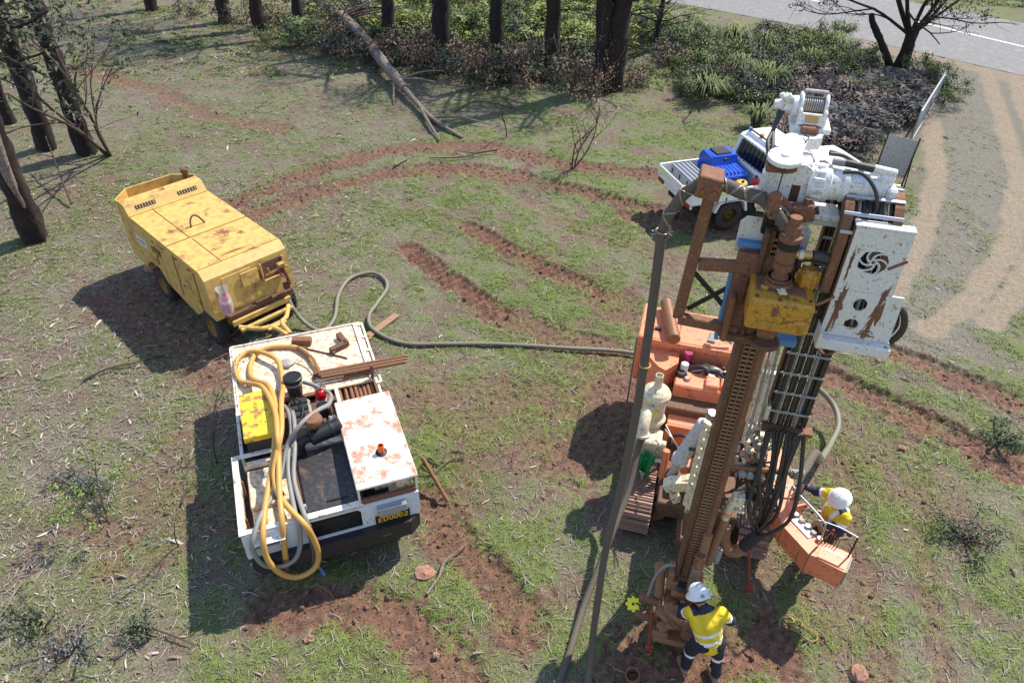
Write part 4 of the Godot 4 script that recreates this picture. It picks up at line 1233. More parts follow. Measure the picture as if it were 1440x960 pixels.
	bx(hd, "brown_tank", "rust", V(1.72, 1.36, -0.35), V(0.18, 0.22, 0.3), 0.01)
	var ex := lt(o, "exhaust_stub", "orange_rust", [Vector2(0.045, 0), Vector2(0.045, 0.15), Vector2(0.038, 0.155), Vector2(0.038, 0.02), Vector2(0, 0.02)], V(2.03, 1.6, -0.52))
	lt(ex, "collar", "black", [Vector2(0.085, 0), Vector2(0.085, 0.02), Vector2(0.05, 0.03)], V(2.03, 1.6, -0.52))
	# rear deck
	var dk := bx(o, "deck", "white_deck", V(1.24, 1.18, -3.4), V(2.2, 0.04, 1.65), 0.006)
	bx(dk, "deck_side", "white_rusty", V(0.1, 1.0, -3.2), V(0.05, 0.42, 2.05), 0.006)
	bx(dk, "deck_rear", "white_rusty", V(1.24, 0.99, -4.24), V(2.3, 0.44, 0.05), 0.006)
	bx(dk, "rim", "white_rusty", V(1.24, 1.215, -4.22), V(2.24, 0.03, 0.03), 0.004)
	bx(dk, "rim", "white_rusty", V(0.13, 1.215, -3.3), V(0.03, 0.03, 1.8), 0.004)
	bx(dk, "rim", "white_rusty", V(2.27, 1.215, -3.4), V(0.03, 0.03, 1.62), 0.004)
	bx(dk, "guard_rail", "white_rusty", V(2.42, 1.2, -3.35), V(0.035, 0.035, 1.75), 0.004)
	for z in [-4.18, -3.8, -3.4, -2.95, -2.5]: bx(dk, "rail_bracket", "white_rusty", V(2.35, 1.2, z), V(0.1, 0.03, 0.06), 0.004)
	bx(dk, "deck_side", "white_rusty", V(2.36, 0.98, -3.0), V(0.04, 0.4, 2.4), 0.006)
	var arc: Array = []
	for i in 13: arc.append(V(0.75 + 0.62 * sin(PI * i / 24.0), 1.205, -2.95 - 0.62 * cos(PI * i / 24.0)))
	tb(dk, "arched_rim", "white_deck", arc, 0.022, 6, 2)
	bx(dk, "deck_front", "rust", V(0.95, 1.19, -2.56), V(1.0, 0.05, 0.08), 0.006)
	# engine bay
	var eb := bx(o, "engine_bay", "dark_rust", V(1.2, 0.95, -1.95), V(2.1, 0.25, 1.25), 0.01)
	bx(eb, "bay_side", "white_rusty", V(0.1, 1.08, -1.95), V(0.05, 0.36, 1.0), 0.006)
	bx(eb, "engine_block", "dull_grey", V(1.05, 1.18, -2.0), V(0.34, 0.36, 0.62), 0.03)
	for k in 4:
		bx(eb, "rocker_cover", "black_dust", V(1.05, 1.39, -2.22 + k * 0.15), V(0.26, 0.08, 0.11), 0.02)
	tb(eb, "cable", "black", [V(0.95, 1.44, -2.3), V(1.1, 1.5, -2.05), V(1.02, 1.42, -1.75), V(0.8, 1.3, -1.6)], 0.012, 6)
	bx(eb, "bracket", "white_rusty", V(0.35, 1.12, -1.36), V(0.5, 0.12, 0.06), 0.005)
	# battery box with yellow lid
	var yb := bx(o, "battery_box", "skirt", V(0.43, 1.34, -1.93), V(0.44, 0.36, 0.96), 0.012)
	bx(yb, "lid", "yellow_lid", V(0.43, 1.56, -1.93), V(0.48, 0.11, 1.0), 0.01)
	bx(yb, "hinge", "dark_rust", V(0.68, 1.5, -1.9), V(0.025, 0.07, 0.8), 0.004)
	# air cleaner
	var ac := MB.new()
	ac.lathe([Vector2(0, 0), Vector2(0.105, 0), Vector2(0.125, 0.02), Vector2(0.125, 0.3), Vector2(0.132, 0.31), Vector2(0.132, 0.34), Vector2(0.12, 0.36), Vector2(0.12, 0.46), Vector2(0.1, 0.49), Vector2(0, 0.49)], V(1.1, 1.55, -1.2), V(1, 0.05, -0.22), 20)
	var acn := put(o, "air_cleaner", ac, "black")
	tb(acn, "intake_elbow", "black", [V(1.12, 1.56, -1.2), V(1.0, 1.58, -1.16), V(0.94, 1.48, -1.14), V(0.94, 1.33, -1.14)], 0.075, 12, 6, 0.06)
	lt(acn, "rain_cap", "rust", [Vector2(0.06, -0.16), Vector2(0.06, 0), Vector2(0.13, 0.0), Vector2(0.135, 0.05), Vector2(0.12, 0.085), Vector2(0.04, 0.1), Vector2(0, 0.1)], V(1.2, 1.78, -1.28))
	bx(acn, "clamp_bracket", "white_rusty", V(1.4, 1.4, -1.26), V(0.3, 0.1, 0.14), 0.01)
	# second small filter
	lt(o, "oil_filter", "black", [Vector2(0.1, 0), Vector2(0.1, 0.1), Vector2(0.11, 0.11), Vector2(0.11, 0.17), Vector2(0.06, 0.2), Vector2(0, 0.2)], V(1.4, 1.24, -1.98))
	pr(o, "white_funnel", "white_paint", [V2(-0.1, 0), V2(0.12, 0), V2(0.06, 0.2), V2(-0.03, 0.22)], 0.12, Transform3D(Basis.from_euler(V(-0.5, 0.3, 0)), V(1.5, 1.25, -1.6)))
	bx(o, "hose_rack", "white_rusty", V(1.66, 1.25, -2.05), V(0.06, 0.22, 0.8), 0.008)
	# pipe trough
	var tr := bx(o, "rod_trough", "dark_rust", V(1.82, 1.02, -2.4), V(1.0, 0.03, 1.15), 0.004)
	bx(tr, "trough_wall", "rust", V(1.85, 1.16, -2.97), V(0.98, 0.24, 0.035), 0.004)
	bx(tr, "trough_wall", "rust", V(1.36, 1.12, -2.75), V(0.035, 0.2, 0.46), 0.004)
	bx(tr, "trough_wall", "rust", V(2.31, 1.12, -2.4), V(0.035, 0.2, 1.1), 0.004)
	bx(tr, "trough_post", "rust", V(2.3, 1.33, -2.62), V(0.05, 0.34, 0.06), 0.006)
	bx(tr, "trough_beam", "rust", V(2.1, 1.25, -2.76), V(0.5, 0.05, 0.06), 0.005)
	# loads: every rod, block and hose lies on the carrier and is a thing of its own
	var t0 := o.transform
	var lab := ["drill rod nearest the fire extinguisher in the carrier's trough, rusty orange", "", "", "", "", "", "", "darkest drill rod, at the right end of the carrier's trough"]
	var xs := [1.72, 1.82, 1.91, 1.985, 2.05, 2.12, 2.19, 2.265]
	for i in 8:
		var rd := MB.new()
		var a := t0 * V(xs[i], 1.13, -2.88 + (i % 3) * 0.03)
		var b := t0 * V(xs[i] - 0.01, 1.11, -1.72)
		rd.cyl(a, b, 0.032, -1, 12, 0.004)
		rd.cyl(a - (b - a).normalized() * 0.05, a, 0.02, 0.028, 10, 0.003)
		var n := put(self, "drill_rod", rd, "rust" if i % 3 == 2 else "rod_steel")
		tag(n, lab[i] if lab[i] else "short rusty drill rod lying side by side in the carrier's trough", "drill rod", "short drill rods in the carrier's trough")
	var sp := MB.new()
	sp.cyl(t0 * V(1.48, 1.2, -2.72), t0 * V(1.56, 1.16, -1.62), 0.036, 0.036, 12, 0.004)
	tag(put(self, "drill_rod", sp, "rod_steel"), "single brown drill rod left of the others, beside the fire extinguisher", "drill rod", "short drill rods in the carrier's trough")
	var ll := ["long drill rod across the carrier's deck, rear one of the three", "long drill rod across the carrier's deck, middle one of the three", "long drill rod across the carrier's deck, front one of the three"]
	for i in 3:
		var rd := MB.new()
		var a := t0 * V(1.42 + 0.03 * i, 1.31 + 0.004 * i, -2.93 + i * 0.075)
		var b := t0 * V(2.92 - 0.02 * i, 1.33, -2.86 + i * 0.075)
		rd.cyl(a, b, 0.033, -1, 12, 0.004)
		rd.cyl(b, b + (b - a).normalized() * 0.05, 0.027, 0.022, 10, 0.003)
		tag(put(self, "long_drill_rod", rd, "rod_steel"), ll[i], "drill rod", "long drill rods across the carrier's deck")
	var b1 := bx(self, "steel_block", "rust", t0 * V(1.31, 1.275, -3.93), V(0.34, 0.12, 0.13), 0.01, V(0, 2, 0))
	tag(b1, "rusty square steel block on the carrier's pale deck", "steel block")
	var an := MB.new()
	an.t = t0
	an.box(V(1.9, 1.26, -3.57), V(0.34, 0.1, 0.1), 0.006, V(0, 24, 0))
	an.box(V(2.0, 1.26, -3.76), V(0.1, 0.1, 0.34), 0.006, V(0, 16, 0))
	an.cyl(V(1.8, 1.25, -3.5), V(1.78, 1.25, -3.42), 0.03, -1, 8, 0.004)
	tag(put(self, "angle_bracket", an, "dark_rust"), "rusty L-shaped steel bracket at the rear of the carrier's deck", "bracket")
	var pb := MB.new()
	pb.t = t0
	pb.tube([V(1.35, 1.215, -3.77), V(1.9, 1.22, -3.34), V(1.98, 1.215, -3.26)], 0.014, 6, 3)
	tag(put(self, "pry_bar", pb, "dark_rust"), "thin bent steel bar lying on the carrier's deck", "bar")
	var bk := thing("bucket", "dirty black lidded plastic bucket standing beside the yellow hoses", "bucket", t0 * V(1.03, 1.2, -2.66), 21)
	lt(bk, "body", "black_dust", [Vector2(0, 0), Vector2(0.115, 0), Vector2(0.14, 0.3), Vector2(0.148, 0.3), Vector2(0.148, 0.34), Vector2(0, 0.34)], Vector3.ZERO, Vector3.UP, 22)
	lt(bk, "lid", "black", [Vector2(0.15, 0.325), Vector2(0.152, 0.36), Vector2(0.135, 0.37), Vector2(0.125, 0.36), Vector2(0, 0.36)], Vector3.ZERO, Vector3.UP, 22)
	lt(bk, "band", "dull_grey", [Vector2(0.136, 0.235), Vector2(0.141, 0.235), Vector2(0.143, 0.275), Vector2(0.138, 0.275)], Vector3.ZERO, Vector3.UP, 22)
	var fe := thing("fire_extinguisher", "red fire extinguisher with a white band in the carrier's engine bay", "fire extinguisher", t0 * V(1.4, 1.2, -2.25), 21)
	lt(fe, "cylinder", "red_ext", [Vector2(0, 0), Vector2(0.08, 0), Vector2(0.085, 0.02), Vector2(0.085, 0.26), Vector2(0.06, 0.31), Vector2(0.025, 0.33), Vector2(0, 0.33)], Vector3.ZERO, Vector3.UP, 18)
	lt(fe, "band", "white_paint", [Vector2(0.087, 0.08), Vector2(0.087, 0.16)], Vector3.ZERO, Vector3.UP, 18)
	lt(fe, "valve", "worn_steel", [Vector2(0.025, 0.32), Vector2(0.028, 0.37), Vector2(0.012, 0.39), Vector2(0, 0.39)], Vector3.ZERO)
	bx(fe, "handle", "worn_steel", V(0.04, 0.39, 0), V(0.12, 0.015, 0.025), 0.003, V(0, 0, 12))
	var hz: Array = [["yellow_hose", "thick yellow hose coiled over the carrier's deck and looped down its front", "yellow_hose", 0.042, [V(1.45, 1.24, -3.0), V(1.42, 1.25, -3.25), V(1.36, 1.25, -3.55), V(1.22, 1.25, -3.78), V(1.05, 1.25, -3.89), V(0.75, 1.25, -3.96), V(0.53, 1.25, -3.88), V(0.4, 1.25, -3.59), V(0.38, 1.26, -3.29), V(0.46, 1.4, -2.95), V(0.66, 1.62, -2.48), V(0.71, 1.68, -1.88), V(0.65, 1.67, -1.4), V(0.56, 1.5, -1.07), V(0.46, 1.38, -0.79), V(0.33, 1.36, -0.23), V(0.25, 1.24, 0.12), V(0.23, 0.94, 0.22), V(0.31, 0.65, 0.26), V(0.45, 0.43, 0.26), V(0.63, 0.36, 0.25), V(0.82, 0.45, 0.22), V(0.89, 0.68, 0.19), V(0.87, 1.0, 0.17), V(0.8, 1.3, 0.14), V(0.64, 1.4, -0.13), V(0.53, 1.42, -0.45), V(0.53, 1.46, -0.8), V(0.63, 1.6, -1.05), V(0.74, 1.7, -1.37), V(0.8, 1.7, -1.93), V(0.86, 1.5, -2.52), V(0.87, 1.3, -3.02), V(0.85, 1.33, -3.43), V(0.67, 1.34, -3.7), V(0.41, 1.26, -3.94), V(0.2, 1.25, -3.81), V(0.15, 1.25, -3.52), V(0.2, 1.25, -3.22), V(0.35, 1.33, -3.0), V(0.57, 1.6, -2.49), V(0.69, 1.75, -1.74), V(0.67, 1.74, -1.2), V(0.63, 1.55, -0.98), V(0.57, 1.46, -0.53), V(0.53, 1.36, -0.02), V(0.49, 1.05, 0.12), V(0.44, 0.62, 0.16)]],
		["grey_hose", "smooth grey hose looped over the carrier's engine and down its front", "hose_grey", 0.034, [V(1.19, 1.4, -2.66), V(1.35, 1.45, -2.45), V(1.54, 1.5, -2.13), V(1.48, 1.7, -1.68), V(1.3, 1.82, -1.46), V(1.1, 1.86, -1.28), V(0.95, 1.8, -1.18), V(0.78, 1.6, -1.12), V(0.63, 1.4, -0.81), V(0.47, 1.34, -0.49), V(0.27, 1.36, -0.15), V(0.13, 1.25, 0.1), V(0.08, 1.04, 0.15), V(0.17, 0.74, 0.19), V(0.38, 0.63, 0.2), V(0.58, 0.69, 0.18), V(0.69, 0.95, 0.15), V(0.73, 1.3, 0.1), V(0.71, 1.36, -0.1), V(0.71, 1.4, -0.67), V(0.76, 1.5, -1.0), V(0.87, 1.58, -1.43), V(0.87, 1.5, -1.9), V(0.82, 1.3, -2.3)]],
		["grey_hose", "second grey hose of the carrier, ending in a ribbed tail below the front", "hose_grey", 0.034, [V(0.93, 1.5, -1.9), V(0.93, 1.62, -1.5), V(0.87, 1.56, -1.07), V(0.78, 1.42, -0.66), V(0.79, 1.36, -0.28), V(0.83, 1.32, 0.06), V(0.84, 1.0, 0.12)]]]
	for q in hz:
		var hm := MB.new()
		hm.t = t0
		hm.tube(q[4], q[3], 10, 6)
		var hn := put(self, q[0], hm, q[2])
		tag(hn, q[1], "hose")
		if q[0] == "yellow_hose":
			var br := MB.new()
			br.t = t0
			br.tube([V(1.47, 1.245, -2.92), V(1.45, 1.25, -3.1), V(1.39, 1.25, -3.45), V(1.22, 1.25, -3.78)], 0.047, 10, 10, 0.08)
			put(hn, "braided_end", br, "rod_steel")
			var en := MB.new()
			en.t = t0
			en.cyl(V(0.46, 0.74, 0.155), V(0.44, 0.6, 0.16), 0.046, 0.046, 12, 0.004)
			en.cyl(V(0.44, 0.62, 0.16), V(0.41, 0.34, 0.16), 0.036, 0.034, 12, 0.004)
			put(hn, "coupling", en, "rust")
		if q[1].begins_with("second"):
			var br := MB.new()
			br.t = t0
			br.tube([V(0.84, 1.2, 0.1), V(0.85, 0.9, 0.125), V(0.82, 0.55, 0.13), V(0.8, 0.3, 0.14)], 0.046, 10, 14, 0.1)
			put(hn, "ribbed_tail", br, "hose_sleeve")
			var rg := MB.new()
			rg.t = t0
			rg.tube([V(0.82, 0.4, 0.15), V(0.88, 0.25, 0.17), V(0.9, 0.12, 0.16)], [0.012, 0.02, 0.03], 6, 4)
			put(hn, "rag", rg, "blue_steel")
	var cl := MB.new()
	cl.t = t0
	cl.ball(V(0.98, 1.24, -3.42), V(0.13, 0.045, 0.1), 9, 6)
	cl.rough(nz(4, 14, 2), 0.06)
	tag(put(self, "rag", cl, "dull_grey"), "crumpled grey rag beside the coiled yellow hose on the deck", "rag")

func compressor() -> void:
	var o := thing("towed_compressor", "big boxy mustard yellow towed compressor with a worn rusty roof", "compressor", V(-5.7, 0, -11.4), 46.5)
	# hull: one outline from the side, with wheel arches
	var side: Array = [V2(0.1, 0.72), V2(0.2, 1.6), V2(0.36, 1.74), V2(3.35, 1.74), V2(3.5, 1.93), V2(3.78, 1.93), V2(3.78, 0.62), V2(3.2, 0.55), V2(3.08, 0.72), V2(2.85, 0.86), V2(2.45, 0.86), V2(2.2, 0.62), V2(1.15, 0.42), V2(1.0, 0.42), V2(0.72, 0.62), V2(0.62, 0.74)]
	var pts: Array = []
	for p in side: pts.append(V2(-p.x, p.y))
	pr(o, "hull", "yellow_paint", pts, 1.76, Transform3D(Basis(V(0, 0, 1), V(0, 1, 0), V(-1, 0, 0)), V(1.76, 0, 0)))
	# radiator end: raised open well with cut corners
	var well: Array = [V2(0, -3.78), V2(1.76, -3.78), V2(1.76, -3.88), V2(1.4, -4.22), V2(0.36, -4.22), V2(0, -3.88)]
	var rd := pr(o, "radiator_end", "yellow_paint", well, 1.0, Transform3D(Basis(V(1, 0, 0), V(0, 0, 1), V(0, -1, 0)), V(0, 1.62, 0)))
	for i in 5:
		var k: Array = [[1, 2], [2, 3], [3, 4], [4, 5], [5, 0]][i]
		var a: Vector2 = well[k[0]]
		var b: Vector2 = well[k[1]]
		var c := (a + b) * 0.5
		bx(rd, "well_wall", "yellow_paint", V(c.x, 1.77, c.y), V(a.distance_to(b) + 0.02, 0.34, 0.03), 0.004, V(0, -rad_to_deg((b - a).angle()), 0))
	for x in [0.42, 1.36]:
		var vt := bx(o, "vent", "black", V(x, 1.838, -3.427), V(0.44, 0.012, 0.09), 0.002, V(52, 0, 0))
		for k in 7: bx(vt, "slat", "yellow_paint", V(x - 0.18 + k * 0.06, 1.843, -3.423), V(0.012, 0.012, 0.09), 0.001, V(52, 0, 0))
	lt(o, "radiator_cap", "yellow_paint", [Vector2(0.05, 0), Vector2(0.05, 0.02), Vector2(0.03, 0.04), Vector2(0, 0.04)], V(0.98, 1.93, -3.66))
	var xp := lt(o, "exhaust_pipe", "dark_rust", [Vector2(0.06, 0), Vector2(0.06, 0.4), Vector2(0.078, 0.41), Vector2(0.078, 0.5), Vector2(0.06, 0.52), Vector2(0, 0.52)], V(1.6, 1.6, -3.92))
	bx(xp, "soot_plate", "dark_rust", V(1.42, 1.66, -3.95), V(0.5, 0.03, 0.2), 0.004)
	# roof seams, lifting loop
	for s in [[V(0.88, 1.744, -1.66), V(1.74, 0.014, 0.022)], [V(0.5, 1.744, -2.5), V(0.016, 0.012, 1.66)], [V(0.88, 1.744, -0.42), V(1.74, 0.012, 0.014)], [V(0.88, 1.744, -3.3), V(1.74, 0.012, 0.016)], [V(0.52, 1.744, -1.0), V(0.016, 0.01, 1.2)]]:
		bx(o, "roof_seam", "dark_yellow", s[0], s[1], 0.003)
	tb(o, "lifting_loop", "dark_rust", [V(0.72, 1.72, -2.03), V(0.74, 1.88, -2.04), V(0.83, 1.97, -2.05), V(0.93, 1.9, -2.04), V(1.02, 1.73, -2.02)], 0.018, 8)
	# side: panels, handles, label
	for s in [[-1.0, 1.18, 0.8, 0.9], [-1.75, 1.18, 0.62, 0.95], [-2.9, 1.3, 1.1, 0.6]]:
		var p := bx(o, "side_door", "yellow_paint", V(-0.006, s[1], s[0]), V(0.02, s[3], s[2]), 0.006)
		for e in [-0.4, 0.4]: bx(p, "door_edge", "dark_yellow", V(-0.008, s[1], s[0] + e * s[2] * 1.24), V(0.022, s[3] * 0.98, 0.014), 0.002)
	for s in [[-1.35, 1.12], [-1.2, 1.05], [-2.25, 1.3]]:
		bx(o, "handle", "worn_steel", V(-0.025, s[1], s[0]), V(0.03, 0.05, 0.07), 0.006)
	bx(o, "rub_rail", "yellow_paint", V(-0.02, 1.52, -2.55), V(0.04, 0.035, 1.3), 0.006)
	var lb := bx(o, "label_plate", "white_paint", V(-0.02, 1.3, -2.98), V(0.012, 0.17, 0.44), 0.002)
	for k in 3:
		bx(lb, "print_mark", "sign_black", V(-0.027, 1.31, -3.1 + k * 0.12), V(0.004, 0.075, 0.05), 0.001, V(0 if k != 1 else 20, 0, 0))
		bx(lb, "print_mark", "sign_black", V(-0.027, 1.28, -3.08 + k * 0.12), V(0.004, 0.02, 0.06), 0.001)
	bx(o, "vent_panel", "dark_yellow", V(-0.02, 1.36, -2.3), V(0.012, 0.14, 0.36), 0.003)
	for k in 9: cy(o, "rivet", "dark_yellow", V(0.1 + k * 0.19, 1.742, -0.5), V(0.1 + k * 0.19, 1.75, -0.5), 0.012, -1, 6, 0.002)
	for k in 3: bx(o, "hinge", "dark_yellow", V(-0.02, 1.62, -0.75 - k * 0.55), V(0.025, 0.03, 0.12), 0.005)
	for q in [[1.1, -1.4, 0.3, 0.12, 0.6, 5], [0.35, -2.15, 0.13, 0.1, 0.2, 6], [1.35, -1.15, 0.12, 0.07, 1.0, 7], [0.9, -0.6, 0.5, 0.04, 0.05, 8]]:
		for k in 2:
			var sp: Array = []
			var sf := nz(q[5] + k, 1.3, 3)
			for i in 26:
				var a := TAU * i / 26
				var rr := (1.0 + 1.3 * sf.get_noise_2d(cos(a) * 2.0, sin(a) * 2.0)) * (1.0 - 0.4 * k)
				sp.append(V2(cos(a) * q[2] * rr * 0.6, sin(a) * q[3] * rr))
			pr(o, "rust_patch", "roof_stain" if k == 0 else "rust", sp, 0.001, Transform3D(Basis(V(cos(q[4]), 0, sin(q[4])), V(-sin(q[4]), 0, cos(q[4])), V(0, -1, 0)), V(q[0], 1.743 + 0.0012 * k, q[1])))
	# front: bevelled corner, doors and the outlet recess
	bx(o, "front_door", "yellow_paint", V(0.62, 1.2, -0.125), V(0.62, 0.7, 0.02), 0.006, V(-6.5, 0, 0))
	bx(o, "control_lid", "yellow_paint", V(0.86, 1.36, -0.1), V(0.36, 0.3, 0.03), 0.006, V(-6.5, 0, 0))
	var rs := bx(o, "outlet_recess", "dark_rust", V(1.36, 1.34, -0.135), V(0.5, 0.36, 0.03), 0.004, V(-6.5, 0, 0))
	for s in [[1.12, 0.02, 0.4], [1.61, 0.02, 0.4]]: bx(rs, "recess_edge", "yellow_paint", V(s[0], 1.34, -0.1), V(0.03, s[2], 0.06), 0.005, V(-6.5, 0, 0))
	bx(rs, "recess_edge", "yellow_paint", V(1.36, 1.15, -0.1), V(0.5, 0.03, 0.06), 0.005)
	var vp := tb(o, "valve_pipe", "brass", [V(1.18, 1.28, -0.06), V(1.3, 1.36, 0.04), V(1.48, 1.4, 0.04), V(1.62, 1.34, 0.0)], 0.03, 8)
	tb(vp, "handwheel_stem", "brass", [V(1.24, 1.3, 0.0), V(1.2, 1.48, 0.03)], 0.018, 6, 1)
	bx(vp, "valve_body", "brass", V(1.47, 1.46, 0.05), V(0.16, 0.1, 0.1), 0.02)
	tb(vp, "control_line", "purple", [V(1.4, 1.42, 0.07), V(1.42, 1.24, 0.1), V(1.55, 1.14, 0.1), V(1.6, 1.0, 0.06)], 0.016, 6)
	tb(vp, "outlet_pipe", "dark_rust", [V(1.5, 1.42, 0.02), V(1.53, 1.2, 0.08), V(1.55, 0.98, 0.12)], 0.035, 8)
	bx(vp, "outlet_block", "dark_rust", V(1.5, 0.95, 0.06), V(0.12, 0.16, 0.1), 0.015)
	bx(o, "warning_sticker", "bright_yellow", V(0.98, 0.92, -0.115), V(0.09, 0.1, 0.004), 0.001, V(-6.5, 0, 0))
	# frame and drawbar
	var fr := bx(o, "frame_rail", "yellow_paint", V(0.88, 0.62, 0.06), V(1.3, 0.12, 0.05), 0.01)
	bx(fr, "frame_channel", "dark_rust", V(0.9, 0.68, -0.05), V(1.4, 0.2, 0.12), 0.01)
	bx(o, "cross_beam", "yellow_paint", V(0.88, 0.5, 0.2), V(1.16, 0.08, 0.08), 0.012)
	tb(o, "drawbar", "yellow_paint", [V(0.32, 0.52, 0.1), V(0.62, 0.5, 0.42), V(0.82, 0.48, 0.5), V(0.9, 0.47, 1.0)], 0.05, 6, 3)
	tb(o, "drawbar", "yellow_paint", [V(1.42, 0.52, 0.12), V(1.18, 0.5, 0.42), V(1.02, 0.48, 0.5), V(0.95, 0.47, 1.0)], 0.05, 6, 3)
	bx(o, "hitch_plate", "yellow_paint", V(0.91, 0.48, 0.48), V(0.42, 0.05, 0.14), 0.01)
	cy(o, "hitch_eye", "dark_rust", V(0.92, 0.42, 1.0), V(0.92, 0.53, 1.0), 0.08, -1, 16, 0.01)
	for q in [[0.1, -0.5], [1.66, -0.5], [0.1, -2.62], [1.66, -2.62]]:
		wheel(o, V(q[0], 0.37, q[1]), V(-1 if q[0] < 0.8 else 1, 0, 0), 0.38, 0.22, "dark_yellow")
	bx(o, "axle", "dark_rust", V(0.88, 0.38, -0.5), V(1.5, 0.1, 0.1), 0.01)
	bx(o, "axle", "dark_rust", V(0.88, 0.38, -2.62), V(1.5, 0.1, 0.1), 0.01)
	bx(o, "underside", "dark_rust", V(0.88, 0.55, -1.9), V(1.4, 0.2, 3.2), 0.02)
	# extinguisher in its bag
	var at := o.transform * V(0.22, 0.92, 0.0)
	var fe := thing("fire_extinguisher", "red fire extinguisher in a clear plastic bag, hung on the yellow compressor's front", "fire extinguisher", at, 46.5)
	lt(fe, "cylinder", "red_ext", [Vector2(0, 0), Vector2(0.085, 0), Vector2(0.09, 0.02), Vector2(0.09, 0.3), Vector2(0.06, 0.36), Vector2(0, 0.37)], V(0, 0, 0.02), Vector3.UP, 18)
	lt(fe, "band", "white_paint", [Vector2(0.092, 0.22), Vector2(0.092, 0.29)], V(0, 0, 0.02), Vector3.UP, 18)
	lt(fe, "strap", "black", [Vector2(0.094, 0.1), Vector2(0.094, 0.13)], V(0, 0, 0.02), Vector3.UP, 18)
	bx(fe, "valve", "black", V(0, 0.4, 0.02), V(0.05, 0.08, 0.04), 0.008)
	var bg := MB.new()
	bg.lathe([Vector2(0.1, -0.02), Vector2(0.125, 0.1), Vector2(0.115, 0.3), Vector2(0.09, 0.42), Vector2(0.12, 0.55)], V(0, 0, 0.02), Vector3.UP, 14, true)
	bg.rough(nz(8, 9, 2), 0.03)
	put(fe, "bag", bg, "plastic_bag")

